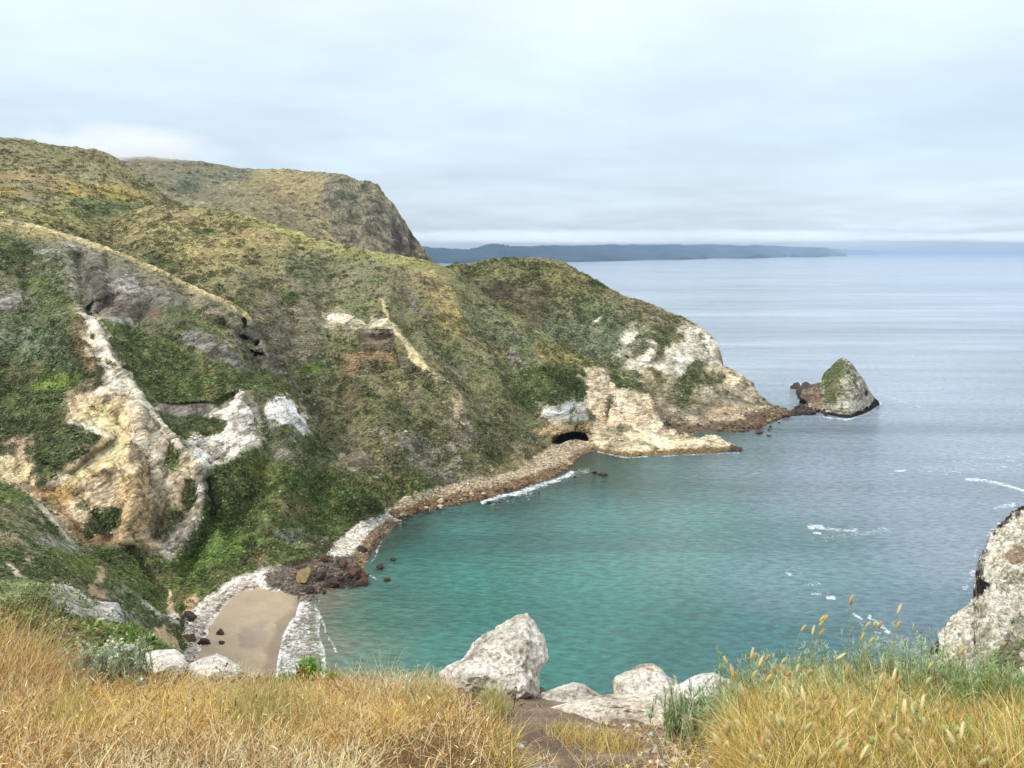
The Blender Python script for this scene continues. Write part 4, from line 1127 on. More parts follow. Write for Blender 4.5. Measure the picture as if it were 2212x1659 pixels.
                ([(518, 690), (532, 686), (536, 704), (526, 716)], 3, 1.5), ([(515, 728), (530, 722), (540, 732), (528, 738)], 3.0, 2),
                ([(542, 758), (572, 762), (572, 770), (545, 772)], 3.0, 2), ([(550, 738), (562, 736), (560, 748), (552, 748)], 2.0, 1.5)],
          big=1.0, rockamp=1.4, scrub=0.32, backstep=4, backn=9, backdrop=0.7, seed=400, topdamp=0.2, dip=36)
SAND = [(556, 1266), (600, 1276), (655, 1287), (790, 1292), (800, 1420), (640, 1520), (386, 1520), (422, 1420), (444, 1372), (460, 1340), (480, 1308), (513, 1279)]
COB_P = [(900, 1116), (830, 1107), (790, 1124), (720, 1175), (700, 1202), (640, 1230), (560, 1234), (500, 1252), (440, 1292), (399, 1337), (390, 1440),
         (385, 1520), (640, 1520), (900, 1300)]
P.emit([('beach', SAND, M_SAND, dict(kind='structure', label='small wet sand beach at the head of the cove')),
        ('cobble_shore', COB_P, M_SHORE, dict(kind='structure', label='pale pebble bank curving round the back of the sand beach'))],
       ('hillside', None, M_LANDP, dict(kind='structure', label='near green spur on the left cut by a yellow and white cliff')))

# ---- low spur under the path, left
Q = Layer(-320, 402, 2.4,
          [(-320, 980), (-60, 1025), (0, 1040), (20, 1047), (65, 1072), (115, 1111), (151, 1155), (193, 1197), (234, 1220), (255, 1244), (275, 1268), (300, 1290),
           (330, 1312), (360, 1330), (385, 1342), (392, 1380), (402, 1440)],
          [(-320, 1320), (0, 1400), (402, 1480)],
          [(-320, 980, 104), (0, 1040, 104), (65, 1072, 106), (115, 1111, 107), (151, 1155, 108), (193, 1197, 108), (255, 1244, 107), (300, 1290, 106), (385, 1342, 106),
           (402, 1440, 98), (0, 1150, 84), (80, 1180, 86), (150, 1220, 88), (220, 1280, 88), (0, 1260, 66), (120, 1280, 70), (250, 1340, 78), (330, 1380, 88),
           (0, 1400, 50), (200, 1420, 58), (402, 1480, 86), (-320, 1320, 56)],
          170, (80, 94, 46),
          [([(-60, 1020), (20, 1045), (60, 1075), (20, 1085), (-60, 1070)], (106, 128, 56), 'veg', 5, 5, 0.8),
           ([(70, 1085), (85, 1088), (110, 1115), (140, 1145), (158, 1170), (150, 1170), (115, 1135), (85, 1105)], (216, 200, 170), 'rock', 2.5, 5, 1.0),
           ([(70, 1165), (100, 1150), (150, 1160), (190, 1200), (180, 1205), (130, 1190), (85, 1180)], (186, 180, 166), 'mix', 5, 10, 0.95),
           ([(-60, 1140), (20, 1155), (55, 1180), (50, 1188), (0, 1172), (-60, 1160)], (206, 184, 152), 'mix', 4, 8, 0.9),
           ([(10, 1215), (30, 1222), (55, 1250), (40, 1252)], (204, 186, 158), 'bare', 3, 6, 0.9),
           ([(45, 1202), (62, 1208), (64, 1220), (50, 1218)], (206, 180, 154), 'bare', 3, 5, 0.8),
           ([(205, 1225), (222, 1222), (222, 1260), (204, 1262)], (206, 180, 148), 'bare', 3, 6, 0.9),
           ([(240, 1240), (258, 1250), (272, 1285), (255, 1285)], (204, 190, 168), 'mix', 3, 8, 0.9),
           ([(175, 1255), (200, 1262), (235, 1300), (215, 1302), (185, 1280)], (192, 158, 130), 'bare', 4, 7, 0.8),
           ([(115, 1180), (200, 1200), (215, 1240), (200, 1260), (130, 1230)], (104, 116, 44), 'veg', 8, 10, 0.85),
           ([(290, 1290), (320, 1305), (345, 1325), (385, 1340), (385, 1350), (340, 1335), (300, 1310)], (226, 218, 204), 'mix', 3, 6, 0.95),
           ([(280, 1320), (310, 1345), (330, 1380), (300, 1370), (280, 1345)], (196, 184, 166), 'mix', 4, 9, 0.8),
           ([(330, 1355), (355, 1350), (385, 1380), (395, 1440), (350, 1420), (335, 1390)], (200, 172, 138), 'bare', 5, 8, 0.85)],
          big=0.9, rockamp=0.7, scrub=0.34, backstep=2.5, backn=8, backdrop=0.8, seed=500, wsc=1.3, topdamp=0.35)
Q.emit([], ('hillside', None, M_LANDQ, dict(kind='structure', label='dark green bank below the path at the left with bare tan streaks')))

# ---- bluff on the right
R = Layer(2012, 2760, 2.4,
          [(2012, 1400), (2022, 1392), (2030, 1372), (2048, 1352), (2066, 1334), (2080, 1322), (2096, 1310), (2110, 1298), (2112, 1270), (2116, 1240), (2122, 1205),
           (2130, 1180), (2142, 1165), (2150, 1150), (2158, 1135), (2176, 1118), (2196, 1104), (2212, 1094), (2300, 1050), (2500, 1000), (2760, 960)],
          [(2012, 1450), (2030, 1560), (2212, 1659), (2760, 1760)],
          [Z(2012, 1400, -0.2), Z(2030, 1372, 0), Z(2066, 1334, 0), Z(2110, 1298, 0), Z(2112, 1270, 0), Z(2122, 1205, 0), Z(2142, 1165, 0), Z(2158, 1135, 0),
           Z(2196, 1104, 0), Z(2300, 1050, 3), Z(2500, 1000, 10), Z(2760, 960, 20), Z(2060, 1360, 3), Z(2110, 1320, 4), Z(2150, 1250, 6), Z(2200, 1180, 7),
           Z(2150, 1340, 9), Z(2200, 1300, 14), Z(2212, 1240, 12), Z(2030, 1420, 3), Z(2060, 1440, 9), Z(2150, 1420, 20), Z(2212, 1400, 26), Z(2212, 1480, 36),
           Z(2100, 1480, 26), Z(2030, 1560, 32), Z(2212, 1659, 46), Z(2760, 1760, 50), Z(2500, 1400, 42), Z(2400, 1200, 26)],
          240, (214, 204, 182),
          [([(2000, 1000), (2800, 900), (2800, 1800), (2000, 1700)], (224, 214, 192), 'rock', 5, 1, 1.0),
           ([(2212, 1090), (2176, 1118), (2150, 1150), (2130, 1180), (2120, 1215), (2112, 1260), (2108, 1300), (2116, 1296), (2140, 1280), (2150, 1268), (2128, 1250), (2126, 1210), (2146, 1165), (2190, 1122), (2225, 1102), (2230, 1085)],
            (48, 40, 40), 'rock', 2.5, 9, 1.0),
           ([(2018, 1385), (2034, 1382), (2034, 1420), (2010, 1424), (2010, 1390)], (46, 38, 40), 'bare', 2, 4, 1.0),
           ([(2170, 1200), (2200, 1180), (2230, 1185), (2225, 1215), (2190, 1225), (2175, 1215)], (138, 110, 80), 'bare', 4, 8, 0.8),
           ([(2160, 1250), (2200, 1235), (2230, 1250), (2200, 1270)], (118, 112, 80), 'mix', 4, 8, 0.9),
           ([(2205, 1135), (2230, 1125), (2230, 1150), (2210, 1155)], (116, 112, 78), 'mix', 4, 8, 0.9),
           ([(2110, 1315), (2140, 1305), (2125, 1330), (2100, 1335)], (122, 116, 84), 'mix', 4, 8, 0.8),
           ([(2065, 1330), (2090, 1320), (2085, 1345), (2070, 1355)], (132, 118, 90), 'mix', 4, 8, 0.7),
           ([(2110, 1370), (2140, 1360), (2150, 1385), (2120, 1392)], (110, 112, 78), 'veg', 4, 6, 0.8),
           ([(2060, 1410), (2110, 1395), (2150, 1400), (2130, 1430), (2080, 1440)], (124, 112, 84), 'mix', 5, 10, 0.8),
           ([(2040, 1440), (2090, 1440), (2100, 1480), (2040, 1480)], (118, 104, 78), 'mix', 5, 10, 0.8),
           ([(2140, 1420), (2180, 1395), (2230, 1380), (2230, 1480), (2150, 1480), (2130, 1450)], (88, 96, 50), 'veg', 5, 8, 0.95),
           ([(2190, 1340), (2215, 1320), (2230, 1370), (2195, 1380)], (92, 104, 66), 'veg', 4, 8, 0.8),
           ([(2150, 1490), (2230, 1480), (2230, 1600), (2100, 1600)], (84, 96, 48), 'veg', 8, 8, 0.9)],
          big=2.2, rockamp=3.6, scrub=0.3, backstep=3, backn=4, backdrop=1.6, seed=600, wsc=1.3, topdamp=0.9)
R.emit([], ('headland', None, M_LANDQ, dict(kind='structure', label='pale rocky bluff on the right with black wave-washed foot')))


def leafy(P, N, C, r, size, hgt=0.7, nt=26, tint=0.2, ls=0.42):
    """bushes as loose heaps of leaf sprays standing off a rounded form"""
    n = len(P)
    s = size[0] + (size[1] - size[0]) * 1.2 * r.random(n) ** 2.2
    up = N * 0.5 + np.array([0, 0, 0.5])
    up /= np.linalg.norm(up, axis=-1, keepdims=True)
    d = r.normal(size=(n, nt, 3))
    d /= np.linalg.norm(d, axis=-1, keepdims=True)
    dot = (d * up[:, None]).sum(-1, keepdims=True)
    d = np.where(dot < -0.1, d - 2 * dot * up[:, None], d)
    rad = r.uniform(0.35, 1.0, (n, nt, 1)) ** 0.6
    flat = d - (1 - hgt) * (d * up[:, None]).sum(-1, keepdims=True) * up[:, None]
    cen = P[:, None] + flat * rad * s[:, None, None]
    a = r.normal(size=(n, nt, 3)); b = r.normal(size=(n, nt, 3))
    a = a + d * 0.8
    a *= (s[:, None, None] * ls / np.linalg.norm(a, axis=-1, keepdims=True))
    b *= (s[:, None, None] * ls * 0.8 / np.linalg.norm(b, axis=-1, keepdims=True))
    V = np.stack([cen - a * 0.5 - b * 0.5, cen + b * 0.6, cen + a], 2).reshape(-1, 3)
    F = np.arange(n * nt * 3).reshape(-1, 3)
    cc = C[:, None] * np.exp(r.normal(0, tint, (n, 1)) + r.normal(0, 0.22, (n, nt)))[..., None]
    cc = np.repeat(cc[:, :, None], 3, 2).reshape(-1, 3)
    return V, F, cc

# ================================================================== THE SEA
def build_sea():
    ys = np.concatenate([[548.85, 549.4, 550.2, 551, 552], np.arange(554, 1000, 2.2), np.arange(1000, 1500, 2.6), np.arange(1500, 1800, 12)])
    xs = np.concatenate([np.linspace(-2600, -60, 30), np.arange(-20, 600, 20), np.arange(600, 2240, 2.8), np.linspace(2260, 4800, 30)])
    X, Y = np.meshgrid(xs, ys)
    D = H / (SP + CP * (Y - CY) / F_)
    Pw = unproj(X, Y, D)
    Pw[..., 2] = 0
    tints = [(640, 1330, (150, 134, 110)), (650, 1400, (150, 138, 114)), (700, 1310, (128, 132, 108)), (720, 1400, (128, 138, 116)), (760, 1340, (96, 140, 118)),
             (760, 1420, (96, 144, 124)), (820, 1330, (66, 138, 120)), (850, 1260, (58, 128, 116)), (900, 1200, (44, 122, 112)), (1000, 1260, (40, 138, 126)), (1050, 1350, (44, 142, 130)),
             (950, 1400, (58, 140, 128)), (1200, 1450, (48, 140, 130)), (860, 1150, (50, 98, 84)), (1000, 1130, (58, 134, 128)), (1100, 1090, (60, 112, 108)), (1200, 1060, (74, 128, 124)),
             (1260, 1000, (62, 92, 78)), (1320, 1010, (60, 98, 88)), (1450, 1010, (84, 130, 128)), (1600, 1000, (118, 150, 160)), (1500, 1150, (88, 150, 152)), (1300, 1130, (70, 142, 142)),
             (1600, 1400, (60, 132, 134)), (1450, 1400, (48, 128, 126)), (1300, 1300, (58, 146, 142)), (1700, 1250, (98, 146, 154)), (1800, 1000, (142, 164, 184)), (2000, 1350, (98, 134, 148)),
             (2100, 1150, (136, 158, 176)), (1520, 940, (78, 110, 106)), (2150, 950, (152, 172, 190)), (1500, 800, (178, 196, 214)), (2000, 750, (176, 194, 212)), (1400, 620, (184, 202, 220)),  # far tints lightened: sky reflection put into the water colour
             (2100, 600, (168, 188, 212)), (1700, 700, (180, 196, 216)), (1800, 1450, (64, 124, 132)), (500, 900, (60, 120, 120)), (-500, 900, (60, 110, 120)), (4000, 900, (80, 105, 125))]
    w = fbm(Pw * np.array([1, 1, 0]), 22, 4, 0.55, 71)
    w2 = fbm(Pw * np.array([1, 1, 0]), 22, 4, 0.55, 72)
    XX, YY = X + w * 14, Y + w2 * 8
    num = np.zeros(X.shape + (3,)); den = np.zeros(X.shape)
    for (x, y, c) in tints:
        q = 1.0 / (((XX - x) ** 2 + ((YY - y) * 1.6) ** 2) + 900) ** 1.6
        num += q[..., None] * lin(c); den += q
    C = num / den[..., None]
    C = np.clip(C * 0.66 - 0.010, 0.006, 1)
    gy = C.mean(-1, keepdims=True)
    C = C * 0.72 + gy * 0.26
    # dark weed and rock under the shallows along the cobble shore
    sh = [(820, 1210), (826, 1180), (860, 1140), (905, 1118), (985, 1102), (1055, 1087), (1125, 1067), (1205, 1042), (1248, 1016), (1262, 995)]
    d = lined(X, Y, sh)
    dk = sm(44, 6, d + 16 * w) * 0.6 + 0.25 * sm(0.25, 0.6, w2) * sm(120, 30, d)
    C = C * (1 - 0.6 * dk[..., None]) + lin((60, 66, 50)) * 0.5 * 0.6 * dk[..., None]
    # foam
    fo = np.zeros(X.shape)
    surf = [(602, 1530), (592, 1480), (594, 1430), (597, 1405), (606, 1375), (618, 1350), (632, 1322), (645, 1303), (660, 1299), (684, 1308), (694, 1338), (690, 1368), (700, 1400), (706, 1455), (700, 1530)]
    sd = polysd(X + w * 5, Y + w2 * 5, surf)
    fo = np.maximum(fo, sm(-3, 5, sd) * (0.74 + 0.40 * sm(16, 0, sd)) * (1 - 0.20 * sm(50, 90, X - 594)))
    fo = np.maximum(fo, 0.74 * sm(5.0, 1.5, lined(X + w * 3, Y, [(684, 1308), (690, 1330), (700, 1352), (704, 1372), (716, 1388), (724, 1408)])) )
    fo = np.maximum(fo, 0.6 * sm(3.5, 1.0, lined(X + w * 3, Y, [(690, 1283), (688, 1300), (684, 1310)])) )
    for pts, wd, st in [([(1040, 1082), (1080, 1070), (1120, 1064), (1160, 1054), (1200, 1040), (1235, 1022)], 8, 1.0),
                        ([(1120, 1064), (1180, 1052), (1230, 1030), (1270, 1018)], 14, 0.62),
                        ([(1060, 1082), (1160, 1060), (1240, 1030)], 20, 0.42),
                        ([(812, 1190), (816, 1175), (830, 1152)], 7, 0.85), ([(800, 1215), (812, 1200)], 6, 0.6), ([(795, 1245), (815, 1252)], 6, 0.6),
                        ([(1290, 975), (1350, 988), (1400, 986)], 3.5, 0.85), ([(1430, 985), (1600, 977)], 3.0, 0.72),
                        ([(1705, 835), (1725, 828), (1735, 840)], 6, 0.75), ([(1700, 870), (1740, 880)], 4, 0.5),
                        ([(1780, 900), (1830, 907), (1880, 893), (1902, 872)], 4, 0.8), ([(1895, 850), (1940, 866), (1985, 880)], 6, 0.5),
                        ([(2090, 1036), (2130, 1040), (2180, 1050), (2215, 1062)], 7, 0.92), ([(1935, 1017), (1955, 1015)], 5, 0.95),
                        ([(2000, 1010), (2060, 1020), (2200, 1010)], 26, 0.45), ([(2060, 1000), (2212, 985)], 10, 0.5),
                        ([(1750, 1138), (1775, 1140)], 11, 1.0), ([(1775, 1142), (1825, 1146), (1850, 1145)], 8, 0.80), ([(1756, 1152), (1770, 1153)], 5, 0.95),
                        ([(1840, 1150), (1920, 1145)], 14, 0.55), ([(1745, 1170), (1850, 1155)], 12, 0.45),
                        ([(1925, 1062), (1960, 1060)], 3, 0.7), ([(1845, 1074), (1855, 1074)], 3, 0.75),
                        ([(1703, 1236), (1712, 1240)], 9, 0.66), ([(1740, 1262), (1765, 1264)], 6, 0.72), ([(1755, 1281), (1775, 1283)], 5, 0.8), ([(1790, 1290), (1806, 1290)], 6, 0.92),
                        ([(1700, 1215), (1830, 1300)], 10, 0.45), ([(1845, 1325), (1862, 1335)], 6, 0.85), ([(1880, 1330), (1920, 1362)], 9, 0.82), ([(1860, 1340), (1990, 1410)], 16, 0.52),
                        ([(2195, 1090), (2150, 1095)], 9, 0.75), ([(2155, 1130), (2110, 1180), (2105, 1200)], 8, 0.6), ([(2108, 1230), (2085, 1262), (2108, 1290)], 12, 0.68), ([(2095, 1318), (2075, 1330)], 6, 0.6),
                        ([(2020, 1400), (2012, 1425)], 5, 0.6)]:
        m = st * sm(wd, wd * 0.25, lined(X + w * wd * 0.8, Y + w2 * wd * 0.5, pts))
        fo = np.maximum(fo, m)
    nr, nc = X.shape
    m, nt, b = mat_base('sea_water')
    L = nt.links.new
    at = node(nt, 'ShaderNodeAttribute', attribute_name='Col')
    fa = node(nt, 'ShaderNodeAttribute', attribute_name='foam')
    tc = node(nt, 'ShaderNodeTexCoord')

    def noise(scale, detail, rough, sx=1.0, sy=1.0, rot=0.0, dist=0.0):
        mp = node(nt, 'ShaderNodeMapping')
        mp.inputs['Scale'].default_value = (sx, sy, 1)
        mp.inputs['Rotation'].default_value = (0, 0, rot)
        L(tc.outputs['Object'], mp.inputs[0])
        n = node(nt, 'ShaderNodeTexNoise', in_Scale=scale, in_Detail=detail, in_Roughness=rough, in_Distortion=dist)
        L(mp.outputs[0], n.inputs['Vector'])
        return n.outputs[0]

    def mth(op, a, c):
        n = node(nt, 'ShaderNodeMath', operation=op)
        for i, q in enumerate((a, c)):
            if isinstance(q, (int, float)):
                n.inputs[i].default_value = q
            else:
                L(q, n.inputs[i])
        return n.outputs[0]
    swell = noise(0.055, 3, 0.5, 0.35, 1.0, 0.35)
    chop = noise(0.85, 4, 0.62, 0.5, 1.25, 0.38)
    mid = noise(0.16, 3, 0.55, 0.4, 1.2, 0.3)
    fine = noise(3.2, 3, 0.6, 0.7, 1.2, 0.3)
    hgt = mth('ADD', mth('ADD', mth('MULTIPLY', swell, 2.4), mth('ADD', mth('MULTIPLY', chop, 0.62), mth('MULTIPLY', mid, 0.8))), mth('MULTIPLY', fine, 0.2))
    bp = node(nt, 'ShaderNodeBump', in_Strength=1.0, in_Distance=1.0)
    L(hgt, bp.inputs['Height'])
    # wind lanes and slicks: their varying sky reflection painted as colour bands
    lane = noise(0.009, 6, 0.55, 0.22, 1.0, 0.12, 0.6)
    lane2 = noise(0.004, 7, 0.62, 0.12, 1.0, 0.05, 0.8)
    lane3 = noise(0.03, 6, 0.6, 0.12, 1.0, 0.16, 0.5)
    lr = node(nt, 'ShaderNodeMapRange', in_1=0.38, in_2=0.62, in_3=0.66, in_4=1.42)
    L(mth('ADD', mth('MULTIPLY', mth('ADD', lane, lane2), 0.32), mth('MULTIPLY', lane3, 0.36)), lr.inputs[0])
    sc = node(nt, 'ShaderNodeVectorMath', operation='SCALE')
    L(at.outputs['Color'], sc.inputs[0]); L(lr.outputs[0], sc.inputs['Scale'])
    chc = node(nt, 'ShaderNodeMapRange', in_1=0.36, in_2=0.64, in_3=0.74, in_4=1.26)  # light and dark of the ripples painted into the colour
    L(chop, chc.inputs[0])
    sc2 = node(nt, 'ShaderNodeVectorMath', operation='SCALE')
    L(sc.outputs[0], sc2.inputs[0]); L(chc.outputs[0], sc2.inputs['Scale'])
    # foam lace
    fn = node(nt, 'ShaderNodeTexVoronoi', feature='DISTANCE_TO_EDGE', in_Scale=1.9)
    wob = noise(0.9, 3, 0.6)
    mp = node(nt, 'ShaderNodeVectorMath', operation='ADD')
    wv = node(nt, 'ShaderNodeCombineXYZ')
    L(mth('MULTIPLY', wob, 1.6), wv.inputs[0]); L(mth('MULTIPLY', fine, 1.2), wv.inputs[1])
    L(tc.outputs['Object'], mp.inputs[0]); L(wv.outputs[0], mp.inputs[1])
    L(mp.outputs[0], fn.inputs['Vector'])
    fn2 = noise(1.3, 5, 0.7)
    th = mth('ADD', mth('MULTIPLY', fa.outputs['Fac'], 0.78), mth('ADD', mth('MULTIPLY', mth('SUBTRACT', fn2, 0.5), 1.6), mth('MULTIPLY', mth('SUBTRACT', noise(0.35, 3, 0.6), 0.5), 1.0)))
    th = mth('SUBTRACT', th, mth('MULTIPLY', fn.outputs['Distance'], 0.9))
    fr = node(nt, 'ShaderNodeMapRange', in_1=0.38, in_2=0.86, in_3=0.0, in_4=0.95)
    L(th, fr.inputs[0])
    mx = node(nt, 'ShaderNodeMix', data_type='RGBA')
    L(fr.outputs[0], mx.inputs['Factor'])
    L(sc2.outputs[0], mx.inputs['A'])
    mx.inputs['B'].default_value = (0.82, 0.84, 0.84, 1)
    L(mx.outputs['Result'], b.inputs['Base Color'])
    rr = node(nt, 'ShaderNodeMapRange', in_1=0.0, in_2=1.0, in_3=0.09, in_4=0.9)
    L(fr.outputs[0], rr.inputs[0])
    L(rr.outputs[0], b.inputs['Roughness'])
    b.inputs['IOR'].default_value = 1.333
    L(bp.outputs[0], b.inputs['Normal'])
    o = new_obj('sea', Pw.reshape(-1, 3), grid_faces(nr, nc), m, col=C.reshape(-1, 3), attrs={'foam': fo})
    tag(o, kind='structure', label='turquoise cove water turning grey blue towards the open sea')


build_sea()

# ================================================================== BRUSH, STONES
M_BRUSH = land_material('brush_leaves', 3.0, 11.0, 0.25, 0.3, 0.5, 0.15)
M_STONE = land_material('stone', 1.2, 7.0, 0.15, 0.25, 0.7, 0.15)


def pick(layer, n, seed, w, thr=None, wl=5.0):
    r = np.random.default_rng(seed)
    nr, nc = layer.X.shape
    i = r.integers(1, nr - 1, n * 4)
    j = r.integers(1, nc - 1, n * 4)
    Pp = layer.front[i, j]
    keep = w[i, j] > r.random(len(i))
    if thr is not None:
        keep &= fbm(Pp, wl, 4, 0.6, seed) + r.normal(0, 0.25, len(i)) > thr
    i, j, Pp = i[keep][:n], j[keep][:n], Pp[keep][:n]
    jit = r.normal(0, 0.12, Pp.shape) * np.array([1, 1, 0.2])
    return Pp + jit, layer.N[i, j], layer.col[i, j], r


def brush(layer, n, seed, size, label, thr=-0.25, tint=0.17, hgt=0.62, name='brush'):
    gr = layer.col[..., 1] / (layer.col[..., 0] + 1e-6)
    Pp, Nn, Cc, r = pick(layer, n, seed, layer.veg * (0.22 + 0.78 * sm(0.92, 1.25, gr)), thr)
    sage = r.random(len(Pp)) < 0.07
    Cc = Cc * np.where(r.random(len(Pp)) < 0.5, 0.74, 1.04)[:, None]
    Cc = np.where(sage[:, None], A((138, 146, 112)) * 0.9, Cc)
    V, f4, f3, C = clumps(Pp, Nn, Cc, r, size, hgt, 0.35, tint)
    o = new_obj(name, V, [f4, f3], M_BRUSH, col=np.clip(C, 0.01, 0.7), smooth=False)
    tag(o, label, None, None, 'stuff')


def stones(layer, n, seed, size, w, pal, label, thr=None, name='cobbles', lift=0.0):
    Pp, Nn, Cc, r = pick(layer, n, seed, w, thr)
    pal = np.array([A(c) for c in pal])
    cc = Cc * r.uniform(0.55, 1.5, len(Pp))[:, None] * 0.75 + pal[r.integers(0, len(pal), len(Pp))] * 0.12
    Nn = Nn * 0.3 + np.array([0, 0, 0.7])
    V, f4, f3, C = clumps(Pp, Nn, cc, r, size, 0.55, 0.25, 0.28)
    o = new_obj(name, V, [f4, f3], M_STONE, col=np.clip(C, 0.01, 0.85), smooth=False)
    tag(o, label, None, None, 'stuff')


brush(Lh, 14000, 1, (0.35, 0.9), 'low brush dotted over the high hill on the left', thr=-0.1)
brush(M, 34000, 2, (0.18, 0.48), 'low brush covering the middle spur')
brush(N, 18000, 3, (0.25, 0.58), 'low grey green brush covering the outer headland')
brush(P, 42000, 4, (0.12, 0.36), 'low brush covering the near spur round the yellow cliff')
brush(Q, 26000, 5, (0.07, 0.20), 'low dark brush on the bank below the path')
brush(R, 6000, 6, (0.12, 0.34), 'tufts of brush on the right hand bluff', thr=-0.5)


def bushes(layer, n, seed, size, label, thr=0.1):
    """single bigger bushes in loose groups"""
    Pp, Nn, Cc, r = pick(layer, n, seed, layer.veg, thr, 9.0)
    pal = np.array([A(c) for c in [(76, 92, 46), (64, 82, 40), (96, 110, 76), (84, 98, 52), (84, 84, 54), (108, 104, 70)]])
    cc = Cc * 0.5 + pal[r.integers(0, 6, len(Pp))] * 0.5
    V, f3, C = leafy(Pp, Nn, cc * 1.05, r, size, 0.65)
    tag(new_obj('bushes', V, f3, M_BRUSH, col=np.clip(C, 0.01, 0.7), smooth=False), label, None, None, 'stuff')


bushes(Lh, 2500, 11, (0.5, 1.9), 'darker bushes scattered over the high left hill')
bushes(M, 9000, 12, (0.25, 1.2), 'darker bushes scattered over the middle spur', 0.0)
bushes(N, 5000, 13, (0.3, 1.2), 'darker bushes scattered over the outer headland', 0.0)
bushes(P, 11000, 14, (0.16, 0.95), 'darker bushes scattered over the near spur', 0.0)
bushes(Q, 1800, 15, (0.18, 0.42), 'darker bushes on the bank below the path', 0.0)
bushes(F, 700, 16, (1.2, 3.0), 'dark bushes in the gullies of the far headland', 0.3)

cobM = sm(-2, 4, polysd(M.X, M.Y, COB_M)) * (M.front[..., 2] > -0.2) * (polysd(M.X, M.Y, CAVE) < -3)
cobP = sm(-2, 4, polysd(P.X, P.Y, COB_P)) * (polysd(P.X, P.Y, SAND) < 2) * (P.front[..., 2] > -0.2)
PALE = [(226, 214, 196), (200, 184, 160), (170, 150, 124), (240, 232, 220), (130, 104, 78)]
stones(M, 15000, 21, (0.14, 0.42), cobM, PALE, 'loose cobbles on the far shore of the cove')
stones(P, 14000, 22, (0.08, 0.24), cobP, PALE, 'loose pebbles banked round the beach')
mixM = M.rock * (M.rock < 0.9)
drk = sm(-4, 4, polysd(P.X, P.Y, [(575, 1240), (640, 1226), (700, 1205), (780, 1205), (800, 1250), (780, 1275), (690, 1296), (630, 1292), (585, 1268)])) * (P.front[..., 2] > -0.3)
stones(P, 5000, 29, (0.12, 0.45), drk, [(84, 66, 56), (60, 50, 46), (120, 96, 76), (160, 140, 110)], 'dark rubble packed between the boulders beside the beach', name='rubble')
stones(M, 5000, 23, (0.15, 0.42), mixM, [(176, 168, 152), (140, 132, 118), (110, 100, 86)], 'broken rock lying on the slopes of the middle spur', name='scree')
stones(P, 4000, 24, (0.12, 0.32), P.rock * (P.rock < 0.9), [(200, 194, 180), (150, 144, 130), (110, 104, 90)], 'broken rock lying on the near spur', name='scree')
stones(N, 2500, 25, (0.2, 0.6), sm(-3, 6, polysd(N.X, N.Y, [(1440, 905), (1520, 900), (1640, 880), (1722, 884), (1722, 905), (1640, 935), (1560, 942), (1440, 936)])),
       [(130, 104, 80), (90, 72, 58), (170, 140, 110)], 'rubble along the foot of the outer headland', name='rubble')

# ------------------------------------------------------------------ sea stack
ST = Layer(1726, 1899, 0.9,
           [(1726, 866), (1730, 852), (1736, 838), (1748, 832), (1760, 830), (1768, 826), (1776, 818), (1781, 806), (1790, 797), (1800, 788), (1812, 776), (1818, 773),
            (1826, 775), (1838, 785), (1848, 800), (1856, 812), (1866, 822), (1874, 838), (1882, 852), (1890, 860), (1897, 866), (1899, 872)],
           [(1726, 869), (1740, 872), (1752, 880), (1766, 890), (1780, 896), (1800, 899), (1818, 904), (1835, 904), (1855, 897), (1875, 889), (1890, 880), (1899, 874)],
           [(1726, 866, 309), (1740, 836, 312), (1776, 818, 307), (1790, 797, 303), (1818, 773, 299), (1838, 785, 299), (1866, 822, 301), (1885, 855, 303), Z(1899, 874, 0),
            Z(1740, 872, -0.1), Z(1766, 890, -0.1), Z(1800, 899, -0.1), Z(1835, 904, -0.1), Z(1875, 889, -0.1), (1752, 850, 306), (1780, 850, 300), (1800, 840, 294), (1825, 830, 291),
            (1820, 870, 287), (1850, 850, 292), (1860, 870, 291), (1780, 875, 294)],
           150, (150, 142, 118),
           [([(1700, 760), (1920, 760), (1920, 920), (1700, 920)], (172, 168, 152), 'rock', 5, 1, 1.0),
            ([(1776, 815), (1818, 768), (1830, 775), (1832, 800), (1822, 830), (1826, 860), (1822, 892), (1795, 888), (1778, 870), (1784, 840)], (92, 100, 56), 'mix', 3, 6, 1.0),
            ([(1776, 815), (1800, 782), (1822, 776), (1824, 800), (1812, 836), (1806, 876), (1776, 872)], (84, 94, 50), 'veg', 3, 5, 0.85),
            ([(1825, 780), (1846, 805), (1850, 850), (1836, 870), (1824, 860)], (88, 98, 56), 'mix', 3, 6, 1.0),
            ([(1724, 830), (1765, 825), (1778, 835), (1776, 868), (1740, 872), (1724, 872)], (120, 106, 92), 'rock', 3, 5, 0.95),
            ([(1745, 862), (1768, 850), (1778, 866), (1780, 892), (1755, 886)], (160, 134, 106), 'bare', 2, 4, 0.7),
            ([(1775, 892), (1800, 890), (1820, 896), (1840, 893), (1866, 884), (1884, 868), (1894, 858), (1904, 868), (1905, 885), (1840, 912), (1775, 908)], (52, 42, 42), 'bare', 2, 4, 1.0),
            ([(1866, 838), (1873, 847), (1870, 860), (1864, 854)], (64, 54, 50), 'bare', 1.5, 3, 0.8),  # hollow in the flank, shade painted in as a dark spot
            ([(1724, 858), (1740, 866), (1748, 876), (1724, 876)], (52, 42, 42), 'bare', 2, 3, 1.0)],
           push=[([(1868, 838), (1874, 848), (1870, 862), (1865, 855)], 2.5, 2)],
           big=0.35, rockamp=0.8, scrub=0.35, backstep=1.6, backn=12, backdrop=0.55, seed=700, wsc=0.7, topdamp=0.5)
so = ST.emit([], ('sea_stack', None, M_LAND, {}))[0]
tag(so, 'tall pyramid shaped sea rock, white and green, standing off the headland', 'sea stack')
_Pp, _Nn, _Cc, _r = pick(ST, 3600, 31, ST.veg, -0.3)
